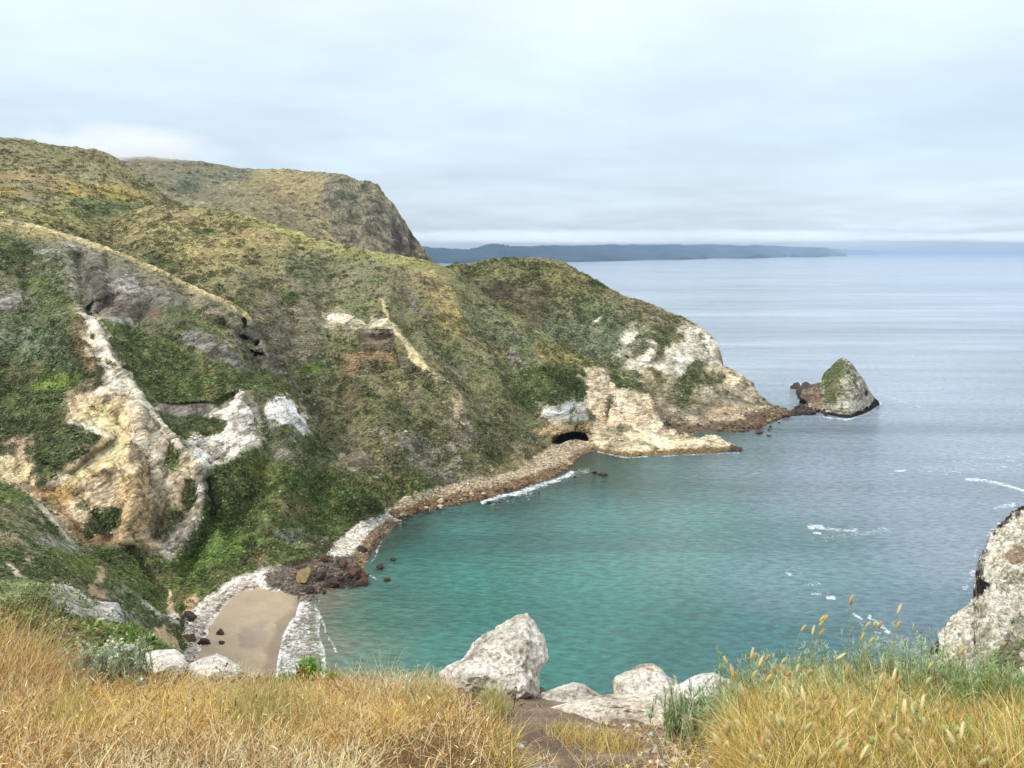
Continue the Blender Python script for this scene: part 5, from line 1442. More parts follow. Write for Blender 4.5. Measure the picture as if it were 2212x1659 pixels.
V_, a4, a3, C_ = clumps(_Pp, _Nn, _Cc, _r, (0.15, 0.38), 0.7, 0.35, 0.3)
tag(new_obj('brush', V_, [a4, a3], M_BRUSH, so, col=np.clip(C_, 0.01, 0.7), smooth=False), kind='stuff')


# ------------------------------------------------------------------ far island and point
IS = Layer(880, 1830, 3.0,
           [(880, 532), (917, 533), (960, 536), (1000, 540), (1040, 537), (1100, 533), (1180, 531), (1250, 530), (1330, 529), (1420, 528), (1480, 529), (1540, 528), (1600, 531),
            (1660, 531), (1720, 533), (1760, 534), (1785, 535), (1800, 539), (1812, 544), (1820, 549), (1830, 553)],
           [(880, 573), (917, 572), (1100, 569), (1250, 566.5), (1400, 562.5), (1560, 558.5), (1700, 555.5), (1800, 553.6), (1830, 553.2)],
           [(917, 533, 6900), (1100, 533, 7400), (1250, 530, 8200), (1420, 528, 9600), (1600, 531, 12500), (1760, 534, 16500), (1830, 553, 18800),
            Z(917, 572, -2), Z(1100, 569, -2), Z(1250, 566.5, -2), Z(1400, 562.5, -2), Z(1560, 558.5, -2), Z(1700, 555.5, -2), Z(1800, 553.6, -2)],
           24, (44, 66, 80), [],  # blue of the haze put into the land colour
           big=0.8, rockamp=1, scrub=0.2, backstep=400, backn=5, backdrop=0.1, seed=800, topdamp=0.15, mono=True)
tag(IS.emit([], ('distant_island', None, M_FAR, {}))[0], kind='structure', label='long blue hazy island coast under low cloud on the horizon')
I2 = Layer(1780, 1900, 3.0, [(1780, 540), (1830, 541), (1870, 543), (1890, 545), (1900, 550)], [(1780, 550.5), (1900, 550.6)],
           [(1780, 540, 40000), (1900, 550, 40000), (1780, 550.5, 39000), (1900, 550.6, 39000), (1850, 546, 39500)], 8, (40, 54, 60), [],  # bluish base colour carries painted haze here too
           big=0.3, backstep=800, backn=3, backdrop=0.1, seed=820, mono=True)
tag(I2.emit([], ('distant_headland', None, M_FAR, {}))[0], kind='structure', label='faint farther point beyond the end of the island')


# ------------------------------------------------------------------ boulders
def boulder_mesh(name, seed, mat, sub=3, sq=(1, 1, 0.72), rough=0.28):
    import bmesh
    bm = bmesh.new()
    bmesh.ops.create_icosphere(bm, subdivisions=sub, radius=1.0)
    me = bpy.data.meshes.new(name)
    bm.to_mesh(me)
    bm.free()
    n = len(me.vertices)
    co = np.zeros(n * 3, np.float32)
    me.vertices.foreach_get('co', co)
    co = co.reshape(-1, 3).astype(float)
    r = np.random.default_rng(seed)
    # chop with a few planes so that it has faces and arrises
    for _ in range(15):
        d = r.normal(size=3); d /= np.linalg.norm(d)
        h = r.uniform(0.5, 0.85)
        s = co @ d
        co = co - np.maximum(s - h, 0)[:, None] * d * 0.9
    off = seed * 13.7
    nrm = co / (np.linalg.norm(co, axis=1, keepdims=True) + 1e-9)
    co = co + nrm * (rough * 0.6 * fbm(co + off, 1.2, 4, 0.55, seed) + rough * 0.45 * ridged(co + off, 0.55, 3, 0.6, seed + 1))[:, None]
    co = co * np.array(sq)
    co[:, 2] = np.maximum(co[:, 2], -0.55)
    me.vertices.foreach_set('co', co.astype(np.float32).ravel())
    me.polygons.foreach_set('use_smooth', np.zeros(len(me.polygons), bool))
    me.materials.append(mat)
    me.update()
    return me


def rock_mat(name, c, s=2.2, amp=0.3, rough=0.9, c2=None):
    return land_material(name, s, s * 5, amp, amp, 0.8, 0.25, rough=rough, attr=False, color=A(c))


MB_DARK = rock_mat('black_basalt', (74, 62, 58), rough=0.6)
MB_BROWN = rock_mat('brown_rock', (98, 74, 60))
MB_PALE = rock_mat('pale_rock', (206, 192, 168))
MB_OCHRE = rock_mat('ochre_rock', (150, 132, 94))
MB_GREY = rock_mat('grey_rock', (150, 144, 132))
BMESH = {}
for k_, m_ in (('dark', MB_DARK), ('brown', MB_BROWN), ('pale', MB_PALE), ('ochre', MB_OCHRE), ('grey', MB_GREY)):
    BMESH[k_] = [boulder_mesh('boulder_' + k_, 40 + 7 * q + len(k_), m_, 3, (1.0, RNG.uniform(0.7, 0.95), RNG.uniform(0.6, 0.85))) for q in range(5)]


def boulder(kind, pos, rad, label, group=None, name='boulder', stretch=(1, 1, 1), rz=None, var=None, tilt=0.25):
    o = bpy.data.objects.new(name, BMESH[kind][RNG.integers(0, 5) if var is None else var])
    COL.objects.link(o)
    o.location = pos
    o.scale = (rad * stretch[0], rad * stretch[1], rad * stretch[2])
    o.rotation_euler = (RNG.uniform(-tilt, tilt), RNG.uniform(-tilt, tilt), RNG.uniform(0, 6.28) if rz is None else rz)
    return tag(o, label, 'boulder', group)


def on_px(x, y, z):
    q = Z(x, y, z)
    return unproj(x, y, q[2])


def px_rad(x, y, z, wpx):
    """radius in metres of something wpx wide in the picture standing there"""
    return Z(x, y, z)[2] * wpx / F_ / 2


NAMED = [  # x, y, ground z, width px, kind, stretch, label
    (476, 1372, 0.9, 22, 'dark', (1, 1, 1.35), 'black upright boulder standing alone on the sand'),
    (478, 1392, 0.8, 16, 'dark', (1, 1, 1.1), 'smaller black boulder just below the upright one on the sand'),
    (407, 1338, 2.6, 34, 'dark', (1, 1, 1.1), 'dark brown boulder where the white pebbles meet the bank'),
    (408, 1386, 2.2, 34, 'brown', (1.2, 1, 0.8), 'long dark brown boulder at the left edge of the beach'),
    (440, 1391, 1.4, 28, 'dark', (1, 1, 0.9), 'black boulder at the right end of the clump on the left edge of the beach'),
    (384, 1390, 2.6, 18, 'brown', (1, 1, 0.9), 'small brown boulder tucked against the bank left of the beach'),
    (655, 1252, 1.0, 44, 'ochre', (1.1, 1, 0.7), 'broad ochre yellow boulder among the dark ones above the sand'),
    (692, 1250, 1.0, 34, 'dark', (1, 1, 1.0), 'black boulder right of the ochre yellow one'),
    (718, 1262, 0.4, 30, 'dark', (1.1, 1, 0.9), 'low black boulder at the edge of the shallows'),
    (768, 1244, 0.4, 44, 'brown', (1.1, 1, 0.85), 'large red brown boulder at the seaward tip of the dark rocks'),
    (786, 1264, 0.0, 28, 'brown', (1, 1, 1.0), 'red brown boulder standing in the water at the tip of the dark rocks'),
    (742, 1222, 1.2, 30, 'brown', (1, 1, 0.9), 'brown boulder behind the large red brown one'),
    (822, 1228, 0.0, 20, 'dark', (1, 1, 0.9), 'dark rock in the water nearest the dark rock pile'),
    (836, 1255, 0.0, 17, 'brown', (1.2, 1, 0.6), 'low brown rock awash beside the dark rock pile'),
    (849, 1210, 0.0, 14, 'dark', (1, 1, 0.9), 'small dark rock standing out in the turquoise water'),
    (1302, 1028, 0.0, 18, 'dark', (1.5, 1, 0.5), 'low dark rock awash off the far shore, the outermost'),
    (1284, 1022, 0.0, 14, 'dark', (1.5, 1, 0.5), 'low dark rock awash off the far shore beside the outermost'),
    (1056, 1087, 0.0, 12, 'dark', (1, 1, 0.7), 'dark rock in the foam at the near end of the breaking wave'),
    (886, 1072, 2.4, 26, 'dark', (1, 1, 0.9), 'dark boulder at the top of the cobbles below the green bank'),
    (843, 1092, 2.2, 18, 'brown', (1, 1, 0.9), 'brown boulder left of the dark one at the top of the cobbles'),
    (1640, 936, 0.0, 18, 'brown', (1.4, 1, 0.6), 'low brown rock off the foot of the outer headland'),
    (1660, 943, 0.0, 10, 'dark', (1.4, 1, 0.5), 'tiny rock awash off the foot of the outer headland'),
    (1720, 840, 0.0, 24, 'dark', (1, 1, 1.3), 'black jagged rock rising left of the tall sea rock'),
    (1713, 838, 0.0, 14, 'dark', (1.5, 1, 0.6), 'low black rock at the left foot of the jagged one by the sea stack'),
    (1738, 846, 1.0, 18, 'dark', (1, 1, 1.0), 'black rock between the jagged one and the tall sea rock'),
    (782, 1190, 0.5, 24, 'dark', (1, 1, 0.9), 'dark round boulder on the cobbles above the dark rock pile'),
    (700, 1212, 1.8, 22, 'brown', (1, 1, 0.9), 'brown boulder at the back of the dark rock pile'),
]
for x, y, z, w, k, s, lb in NAMED:
    pos = on_px(x, y, z)
    r0 = px_rad(x, y, z, w) * 1.12
    boulder(k, (pos[0], pos[1], z + r0 * 0.3), r0, lb, stretch=s)


def strew(n, poly, zf, wr, kinds, label, group, seed, name='boulder', st=(1, 1, 0.8)):
    r = np.random.default_rng(seed)
    p = np.array(poly, float)
    x0, y0 = p.min(0); x1, y1 = p.max(0)
    done = 0
    while done < n:
        x, y = r.uniform(x0, x1), r.uniform(y0, y1)
        if polysd(np.array([x]), np.array([y]), poly)[0] < 0:
            continue
        z = zf(x, y) if callable(zf) else zf
        pos = on_px(x, y, z)
        w = wr[0] + (wr[1] - wr[0]) * r.random() ** 2
        rad = px_rad(x, y, z, w)
        boulder(kinds[r.integers(0, len(kinds))], (pos[0], pos[1], z + rad * 0.25), rad, label, group, name, st, tilt=0.5)
        done += 1


strew(135, [(585, 1240), (640, 1228), (700, 1205), (780, 1215), (796, 1240), (790, 1262), (720, 1276), (680, 1288), (620, 1275)], lambda x, y: 1.6 - (y - 1205) * 0.018,
      (6, 20), ['dark', 'dark', 'brown'], 'dark wave-worn boulder in the pile at the right end of the beach', 'dark boulders piled beside the beach', 901)
strew(26, [(590, 1262), (680, 1282), (700, 1300), (640, 1300), (600, 1285)], lambda x, y: 0.5, (3, 9), ['brown', 'dark'],
      'small dark stone scattered on the sand below the rock pile', 'small stones on the upper sand', 902, 'stone')
strew(12, [(385, 1345), (425, 1345), (438, 1372), (420, 1380), (390, 1372)], 2.2, (7, 16), ['dark', 'brown', 'grey'],
      'small dark boulder in the clump at the left edge of the beach', 'small boulders at the left edge of the beach', 903)
strew(56, [(830, 1125), (880, 1085), (980, 1075), (1090, 1050), (1190, 1020), (1235, 1000), (1235, 1012), (1190, 1035), (1100, 1060), (980, 1092), (850, 1130)],
      lambda x, y: 0.7, (5, 18), ['brown', 'dark', 'ochre', 'pale'], 'wet brown boulder along the cobble shore under the middle spur', 'boulders along the far cobble shore', 904)
strew(14, [(1040, 1088), (1100, 1074), (1180, 1060), (1236, 1030), (1246, 1030), (1190, 1062), (1110, 1078), (1050, 1094)], 0.0, (4, 10), ['dark', 'brown'],
      'dark rock just showing in the breaking foam off the cobble shore', 'rocks in the foam of the far shore', 905, 'rock')
strew(34, [(1560, 905), (1620, 900), (1660, 884), (1700, 885), (1700, 900), (1680, 912), (1640, 925), (1580, 932), (1540, 928)], lambda x, y: 0.8, (6, 20), ['brown', 'dark', 'brown', 'ochre'],
      'brown boulder heaped at the foot of the outer headland', 'boulders at the foot of the outer headland', 906)
strew(64, [(1688, 882), (1730, 878), (1765, 884), (1785, 890), (1785, 897), (1750, 895), (1720, 895), (1688, 898)], lambda x, y: 0.4, (8, 20), ['brown', 'dark', 'dark'],
      'dark boulder in the low causeway joining the headland to the sea stack', 'boulders of the causeway to the sea stack', 907)
strew(9, [(1716, 836), (1742, 830), (1756, 846), (1744, 864), (1722, 858)], 0.6, (12, 26), ['dark'],
      'black jagged rock in the cluster at the left foot of the sea stack', 'black rocks left of the sea stack', 909, 'rock', (1, 1, 1.2))
strew(7, [(1630, 930), (1672, 918), (1690, 905), (1680, 925), (1650, 944)], 0.0, (6, 14), ['dark', 'brown'],
      'dark rock awash just off the point of the outer headland', 'rocks awash off the headland point', 910, 'rock', (1.3, 1, 0.6))
strew(10, [(615, 800), (650, 860), (665, 885), (640, 880), (610, 830)], lambda x, y: 31 - (y - 800) * 0.1, (8, 16), ['grey'],
      'grey boulder lodged in the gully between the two spurs', 'boulders in the gully', 908)

# ================================================================== FOREGROUND LEDGE
GD = Depth([(-600, 1659, 2.2), (0, 1659, 2.15), (550, 1659, 2.3), (1106, 1659, 2.35), (1650, 1659, 2.15), (2212, 1659, 2.05), (2800, 1659, 2.1),
            (-600, 1440, 3.4), (0, 1450, 3.6), (300, 1470, 3.8), (600, 1490, 4.1), (900, 1490, 4.0), (1170, 1515, 3.9), (1400, 1545, 3.6), (1600, 1530, 3.4),
            (1900, 1520, 3.2), (2212, 1540, 3.0), (2800, 1540, 3.0), (0, 1550, 2.8), (550, 1570, 3.0), (1100, 1590, 3.0), (1300, 1600, 2.95), (1650, 1590, 2.75), (2100, 1600, 2.55),
            (0, 2100, 1.25), (1106, 2100, 1.3), (2212, 2100, 1.25), (-600, 2100, 1.25), (2800, 2100, 1.25), (1106, 2700, 0.85), (-600, 2700, 0.85), (2800, 2700, 0.85)])
G_TOP = [(-700, 1400), (0, 1445), (300, 1462), (600, 1480), (900, 1480), (1000, 1490), (1170, 1505), (1300, 1520), (1400, 1535), (1500, 1530), (1600, 1515), (1900, 1500), (2212, 1520), (2900, 1520)]


def ground_at(x, y):
    """world point on the ledge under a spot; past its rim the ground falls away"""
    x = np.asarray(x, float); y = np.asarray(y, float)
    return unproj(x, y, GD(x, y))


def build_ledge():
    xs = np.linspace(-700, 2900, 620)
    v = np.linspace(0, 1, 260)[:, None] ** 1.25
    yt = curve(G_TOP, xs)
    X = np.repeat(xs[None], 260, 0)
    Y = yt[None] + (2700 - yt)[None] * v
    Pg = ground_at(X, Y)
    n = 0.035 * fbm(Pg, 0.8, 4, 0.5, 51) + 0.012 * ridged(Pg, 0.25, 4, 0.6, 52) + 0.006 * fbm(Pg, 0.06, 3, 0.6, 53)
    Pg[..., 2] += n
    hd = Pg[0].copy(); hd[:, 2] = 0
    hd /= np.linalg.norm(hd, axis=1, keepdims=True)
    rows = []
    drop = [0.05, 0.2, 0.5, 1.1, 2.0, 3.5, 6, 10, 16]
    for k in range(9, 0, -1):
        q = Pg[0] + hd * (0.12 * k)
        q[:, 2] -= drop[k - 1]
        q += 0.05 * fbm(q, 0.7, 3, 0.5, 54)[:, None] * np.array([1, 1, 0.3])
        rows.append(q)
    V = np.concatenate([np.array(rows), Pg], 0)
    c = np.zeros(V.shape)
    t = sm(-0.4, 0.5, fbm(V, 0.35, 4, 0.6, 55))[..., None]
    c[:] = A((150, 132, 116)) * 0.95
    c = c * (1 - t) + A((122, 104, 90)) * 0.9 * t
    XX = np.concatenate([np.repeat(X[:1], 9, 0), X], 0); YY = np.concatenate([np.repeat(Y[:1], 9, 0), Y], 0)
    d = sm(-30, 30, polysd(XX + 20 * t[..., 0], YY, [(-900, 1300), (1060, 1300), (1090, 1560), (1150, 1700), (1150, 3000), (-900, 3000)]))
    d = np.maximum(d, sm(-30, 30, polysd(XX, YY, [(1460, 1640), (1500, 1480), (3000, 1400), (3000, 3000), (1300, 3000), (1330, 1700)])))[..., None]
    c = c * (1 - d) + A((150, 118, 74)) * 0.6 * d
    o = new_obj('ledge_ground', V.reshape(-1, 3), grid_faces(*V.shape[:2]), M_DIRT, col=c.reshape(-1, 3))
    tag(o, kind='structure', label='bare brown soil and turf at the cliff edge beside the path')


build_ledge()


# ------------------------------------------------------------------ foreground rocks
def limestone():
    m, nt, b = mat_base('pale_lichened_rock')
    L = nt.links.new
    tc = node(nt, 'ShaderNodeTexCoord')
    n1 = node(nt, 'ShaderNodeTexNoise', in_Scale=5.0, in_Detail=8.0, in_Roughness=0.7)
    n2 = node(nt, 'ShaderNodeTexNoise', in_Scale=38.0, in_Detail=6.0, in_Roughness=0.75)
    n3 = node(nt, 'ShaderNodeTexNoise', in_Scale=9.0, in_Detail=6.0, in_Roughness=0.7, in_Distortion=0.6)
    n4 = node(nt, 'ShaderNodeTexNoise', in_Scale=3.0, in_Detail=5.0, in_Roughness=0.6)
    for n in (n1, n2, n3, n4):
        L(tc.outputs['Object'], n.inputs['Vector'])
    at = node(nt, 'ShaderNodeAttribute', attribute_name='Col')
    lich = node(nt, 'ShaderNodeAttribute', attribute_name='lichen')
    r1 = node(nt, 'ShaderNodeValToRGB')
    L(n1.outputs[0], r1.inputs[0])
    e = r1.color_ramp.elements
    e.new(0.5)
    for el, (p, c) in zip(e, [(0.35, (0.44, 0.39, 0.33)), (0.46, (0.92, 0.90, 0.86)), (0.60, (1.25, 1.24, 1.22))]):
        el.position = p; el.color = (*c, 1)
    r2 = node(nt, 'ShaderNodeMapRange', in_1=0.36, in_2=0.58, in_3=0.45, in_4=1.25)
    L(n2.outputs[0], r2.inputs[0])
    mu = node(nt, 'ShaderNodeMix', data_type='RGBA', blend_type='MULTIPLY')
    mu.inputs['Factor'].default_value = 1
    L(at.outputs['Color'], mu.inputs['A']); L(r1.outputs[0], mu.inputs['B'])
    sc = node(nt, 'ShaderNodeVectorMath', operation='SCALE')
    L(mu.outputs['Result'], sc.inputs[0]); L(r2.outputs[0], sc.inputs['Scale'])
    # ochre lichen
    lm = node(nt, 'ShaderNodeMapRange', in_1=0.52, in_2=0.60, in_3=0.0, in_4=1.0)
    L(n3.outputs[0], lm.inputs[0])
    l2 = node(nt, 'ShaderNodeMath', operation='MULTIPLY')
    L(lm.outputs[0], l2.inputs[0]); L(lich.outputs['Fac'], l2.inputs[1])
    mx = node(nt, 'ShaderNodeMix', data_type='RGBA')
    L(l2.outputs[0], mx.inputs['Factor'])
    L(sc.outputs[0], mx.inputs['A'])
    mx.inputs['B'].default_value = (0.52, 0.33, 0.10, 1)
    L(mx.outputs['Result'], b.inputs['Base Color'])
    b.inputs['Roughness'].default_value = 0.95
    b.inputs['Specular IOR Level'].default_value = 0.1
    hs = node(nt, 'ShaderNodeMath', operation='MULTIPLY_ADD', in_1=0.3)
    L(n2.outputs[0], hs.inputs[0]); L(n1.outputs[0], hs.inputs[2])
    bp = node(nt, 'ShaderNodeBump', in_Strength=1.0, in_Distance=0.09)
    L(hs.outputs[0], bp.inputs['Height'])
    L(bp.outputs[0], b.inputs['Normal'])
    return m


M_LIME = limestone()


def outline_rock(name, outline, D0, thick, label, seed, col=(250, 246, 236), ridge=None, lich=0.0, lichc=None, rough=1.0, lean=0.0, cat='rock'):
    """a closed solid grown from an outline: swollen front, rounder back, chopped and weathered"""
    p = np.array(outline, float)
    # resample the outline
    q = np.vstack([p, p[:1]])
    seg = np.hypot(*np.diff(q, axis=0).T)
    cum = np.concatenate([[0], np.cumsum(seg)])
    na = 180
    t = np.linspace(0, cum[-1], na, endpoint=False)
    ox, oy = np.interp(t, cum, q[:, 0]), np.interp(t, cum, q[:, 1])
    cx, cy = (p[:, 0].mean(), p[:, 1].mean()) if ridge is None else ridge
    rings = np.concatenate([np.linspace(0.02, 1.0, 62), np.linspace(0.97, 0.05, 22)])
    back = np.concatenate([np.zeros(62), np.ones(22)])
    X = cx + (ox - cx)[None] * rings[:, None]
    Y = cy + (oy - cy)[None] * rings[:, None]
    dep = (np.clip(1 - rings ** 3.4, 0, 1) ** 0.55)[:, None]
    hx = (Y - p[:, 1].min()) / (np.ptp(p[:, 1]) + 1e-6)
    Dp = D0 - thick * dep * np.where(back[:, None] > 0, -1.0, 1.0) * (0.55 + 0.6 * hx) + lean * (1 - hx)
    V = unproj(X, Y, Dp)
    dirv = V - unproj(np.array(cx), np.array(cy), np.array(D0 + 0.02))
    nn = dirv / (np.linalg.norm(dirv, axis=-1, keepdims=True) + 1e-9)
    sc = rough
    rf = np.random.default_rng(seed)
    cen = V[:62].reshape(-1, 3).mean(0)
    ext = np.linalg.norm(V[:62].reshape(-1, 3) - cen, axis=1).max()
    for _ in range(10):                       # broken faces
        dd = rf.normal(size=3); dd[1] = -abs(dd[1]); dd /= np.linalg.norm(dd)
        hh = ext * rf.uniform(0.30, 0.52)
        over = np.maximum((V - cen) @ dd - hh, 0) * (0.15 + 0.85 * sm(1.0, 0.9, rings))[:, None]
        V = V - over[..., None] * dd * 0.85
    keep = (0.25 + 0.75 * sm(1.0, 0.93, rings))[:, None]
    d = 0.055 * sc * ridged(V, 0.30, 5, 0.62, seed) + 0.05 * sc * fbm(V, 0.5, 3, 0.5, seed + 1)
    d = d + 0.026 * sc * ridged(V, 0.11, 4, 0.62, seed + 2) + 0.006 * fbm(V, 0.025, 2, 0.6, seed + 3)
    V = V + nn * ((d - 0.032 * sc) * keep)[..., None]
    nr = len(rings)
    i = np.arange(nr * na).reshape(nr, na)
    j = np.roll(i, -1, 1)
    F = np.stack([i[:-1].ravel(), j[:-1].ravel(), j[1:].ravel(), i[1:].ravel()], 1)
    vv = V.reshape(-1, 3)
    c0, c1 = V[0].mean(0), V[-1].mean(0)
    vv = np.vstack([vv, c0, c1])
    T = np.concatenate([np.stack([np.full(na, nr * na), j[0], i[0]], 1), np.stack([np.full(na, nr * na + 1), i[-1], j[-1]], 1)])
    col_ = np.ones((len(vv), 3)) * A(col)
    dk = sm(0.25, 0.7, ridged(vv, 0.34, 4, 0.55, seed) * -1)[:, None]
    col_ = col_ * (1 - 0.25 * dk)
    li = np.zeros(len(vv))
    if lich > 0:
        px, py, _ = project(vv)
        li = lich * sm(lichc[2], lichc[2] * 0.3, np.hypot((px - lichc[0]), (py - lichc[1]) * 1.5))
    o = new_obj(name, vv, [F, T], M_LIME, col=col_, attrs={'lichen': li})
    tag(o, label, cat)
    return o


outline_rock('rock', [(940, 1456), (965, 1436), (1001, 1421), (1020, 1388), (1045, 1377), (1071, 1366), (1090, 1352), (1112, 1341), (1130, 1336), (1142, 1340), (1152, 1352), (1168, 1372), (1172, 1392),
                      (1171, 1432), (1163, 1452), (1166, 1492), (1160, 1520), (1118, 1530), (1075, 1530), (1012, 1510), (950, 1490)], 4.0, 0.30,
             'tall pointed pale rock standing at the cliff edge in the middle', 61, ridge=(1098, 1440), rough=1.0, lean=0.25)
outline_rock('rock', [(1150, 1512), (1170, 1497), (1196, 1487), (1239, 1472), (1262, 1478), (1288, 1496), (1312, 1508), (1345, 1520), (1356, 1534), (1333, 1560), (1290, 1570), (1230, 1566), (1165, 1545)],
             3.75, 0.16, 'low pale rock slab right of the tall pointed rock', 64, ridge=(1250, 1515), rough=1.1, lean=0.2)
outline_rock('rock', [(1317, 1474), (1333, 1464), (1352, 1456), (1374, 1437), (1395, 1432), (1413, 1433), (1432, 1444), (1444, 1460), (1469, 1470), (1474, 1500), (1450, 1530), (1372, 1536), (1326, 1520)],
             3.75, 0.18, 'rounded pale rock crusted with ochre lichen on top', 67, ridge=(1390, 1480), rough=0.8, lich=1.0, lichc=(1388, 1440, 62), lean=0.2)
outline_rock('rock', [(1440, 1486), (1473, 1472), (1490, 1460), (1508, 1452), (1545, 1450), (1568, 1464), (1600, 1468), (1612, 1492), (1590, 1520), (1528, 1540), (1473, 1536), (1446, 1515)],
             3.65, 0.18, 'broad white rock right of the lichen crusted one', 70, col=(254, 252, 246), ridge=(1525, 1490), rough=0.8, lean=0.2)
outline_rock('rock', [(1180, 1530), (1240, 1512), (1300, 1500), (1360, 1496), (1450, 1498), (1500, 1512), (1496, 1550), (1480, 1590), (1440, 1622), (1384, 1616), (1320, 1592), (1250, 1572), (1196, 1556)],
             3.3, 0.20, 'flat pale bedrock slab sinking into the soil below the other rocks', 73, col=(244, 234, 216), ridge=(1360, 1545), rough=1.1, lean=0.35)
outline_rock('rock', [(296, 1424), (312, 1410), (340, 1404), (378, 1402), (400, 1416), (404, 1440), (390, 1460), (344, 1466), (306, 1450)], 3.9, 0.13,
             'cream rock slab at the grass edge, the left one of two', 76, ridge=(350, 1432), rough=0.6, lean=0.3)
outline_rock('rock', [(392, 1448), (412, 1432), (440, 1420), (470, 1410), (492, 1418), (520, 1438), (532, 1456), (500, 1474), (430, 1474)], 3.9, 0.14,
             'cream rock slab at the grass edge, the right one of two', 79, ridge=(465, 1442), rough=0.6, lean=0.3)
outline_rock('rock', [(254, 1400), (268, 1392), (284, 1390), (298, 1396), (300, 1410), (276, 1414), (258, 1410)], 4.4, 0.08,
             'small white stone on the green bank beyond the left shrub', 82, ridge=(278, 1402), rough=0.3)

# the bank between the dry grass and the cove
Q2_TOP = [(-320, 1240), (-40, 1250), (0, 1254), (40, 1252), (86, 1258), (115, 1261), (150, 1268), (170, 1274), (193, 1294), (229, 1302), (250, 1306), (262, 1325), (276, 1354), (312, 1362), (330, 1376), (345, 1386), (352, 1430)]
Q2 = Layer(-320, 352, 2.0, Q2_TOP, [(-320, 1500), (0, 1520), (352, 1520)],
           [(-320, 1240, 36), (0, 1254, 36), (115, 1261, 35), (193, 1294, 34), (250, 1306, 33), (276, 1354, 30), (345, 1386, 28), (0, 1300, 27), (120, 1310, 27), (200, 1340, 26),
            (240, 1340, 28), (0, 1350, 18), (120, 1370, 17), (250, 1390, 18), (330, 1420, 19), (-320, 1360, 18), (-320, 1500, 9), (0, 1520, 9), (200, 1520, 10), (352, 1520, 12)],
           150, (104, 118, 58),
           [([(-40, 1250), (90, 1256), (100, 1290), (0, 1285)], (132, 144, 92), 'veg', 4, 6, 0.8),
            ([(110, 1260), (150, 1266), (170, 1274), (192, 1294), (205, 1308), (190, 1306), (150, 1288), (112, 1282)], (226, 226, 214), 'mix', 3, 5, 1.0),
            ([(112, 1286), (150, 1296), (180, 1316), (215, 1330), (206, 1350), (160, 1338), (116, 1308)], (166, 162, 150), 'rock', 4, 6, 0.9),
            ([(205, 1312), (229, 1300), (252, 1304), (264, 1326), (276, 1354), (270, 1368), (236, 1352), (206, 1332)], (176, 172, 162), 'rock', 3, 4, 1.0),
            ([(30, 1300), (90, 1306), (110, 1330), (60, 1336)], (64, 56, 50), 'mix', 5, 8, 0.9),
            ([(0, 1285), (80, 1296), (60, 1310), (-20, 1302)], (168, 178, 140), 'mix', 4, 8, 0.8),
            ([(120, 1312), (150, 1320), (150, 1345), (118, 1340)], (56, 48, 46), 'mix', 4, 6, 0.9),
            ([(175, 1350), (250, 1366), (330, 1385), (345, 1420), (200, 1400)], (118, 150, 58), 'veg', 6, 8, 0.8),
            ([(310, 1366), (340, 1378), (348, 1400), (320, 1392)], (206, 196, 176), 'rock', 3, 4, 0.9)],
           big=0.9, rockamp=1.0, scrub=0.4, backstep=0.8, backn=9, backdrop=1.1, seed=540, wsc=2.2, topdamp=0.5)
M_LANDQ2 = terrain_material('near_bank_ground', math.radians(-20), 4.5)
Q2.emit([], ('hillside', None, M_LANDQ2, dict(kind='structure', label='green bank with pale ledges just below the dry grass at the left')))
Pp_, Nn_, Cc_, rr_ = pick(Q2, 11000, 62, Q2.veg, -0.35)
V_, a3, C_ = leafy(Pp_, Nn_, Cc_ * np.where(rr_.random(len(Pp_)) < 0.4, 0.65, 1.2)[:, None], rr_, (0.05, 0.30), 0.7, 24, 0.25, 0.3)
tag(new_obj('brush', V_, a3, M_BRUSH, col=np.clip(C_, 0.01, 0.7), smooth=False), 'leafy green brush on the bank below the dry grass', None, None, 'stuff')


# ------------------------------------------------------------------ grass
def leaf_mat(name, trans=0.35, rough=0.6, spec=0.25):
    m = bpy.data.materials.new(name)
    m.use_nodes = True
    nt = m.node_tree
    nt.nodes.clear()
    L = nt.links.new
    out = node(nt, 'ShaderNodeOutputMaterial')
    at = node(nt, 'ShaderNodeAttribute', attribute_name='Col')
    tc = node(nt, 'ShaderNodeTexCoord')
    n = node(nt, 'ShaderNodeTexNoise', in_Scale=25.0, in_Detail=3.0)
    L(tc.outputs['Object'], n.inputs['Vector'])
    r = node(nt, 'ShaderNodeMapRange', in_1=0.3, in_2=0.7, in_3=0.82, in_4=1.18)
    L(n.outputs[0], r.inputs[0])
    sc = node(nt, 'ShaderNodeVectorMath', operation='SCALE')
    L(at.outputs['Color'], sc.inputs[0]); L(r.outputs[0], sc.inputs['Scale'])
    b = node(nt, 'ShaderNodeBsdfPrincipled')
    b.inputs['Roughness'].default_value = rough
    b.inputs['Specular IOR Level'].default_value = spec
    L(sc.outputs[0], b.inputs['Base Color'])
    t = node(nt, 'ShaderNodeBsdfTranslucent')
    L(sc.outputs[0], t.inputs[0])
    mx = node(nt, 'ShaderNodeMixShader')
    mx.inputs[0].default_value = trans
    L(b.outputs[0], mx.inputs[1]); L(t.outputs[0], mx.inputs[2])
    L(mx.outputs[0], out.inputs[0])
    return m


M_BLADE = leaf_mat('grass_blade')
M_SAGE = leaf_mat('sage_leaf', 0.25)


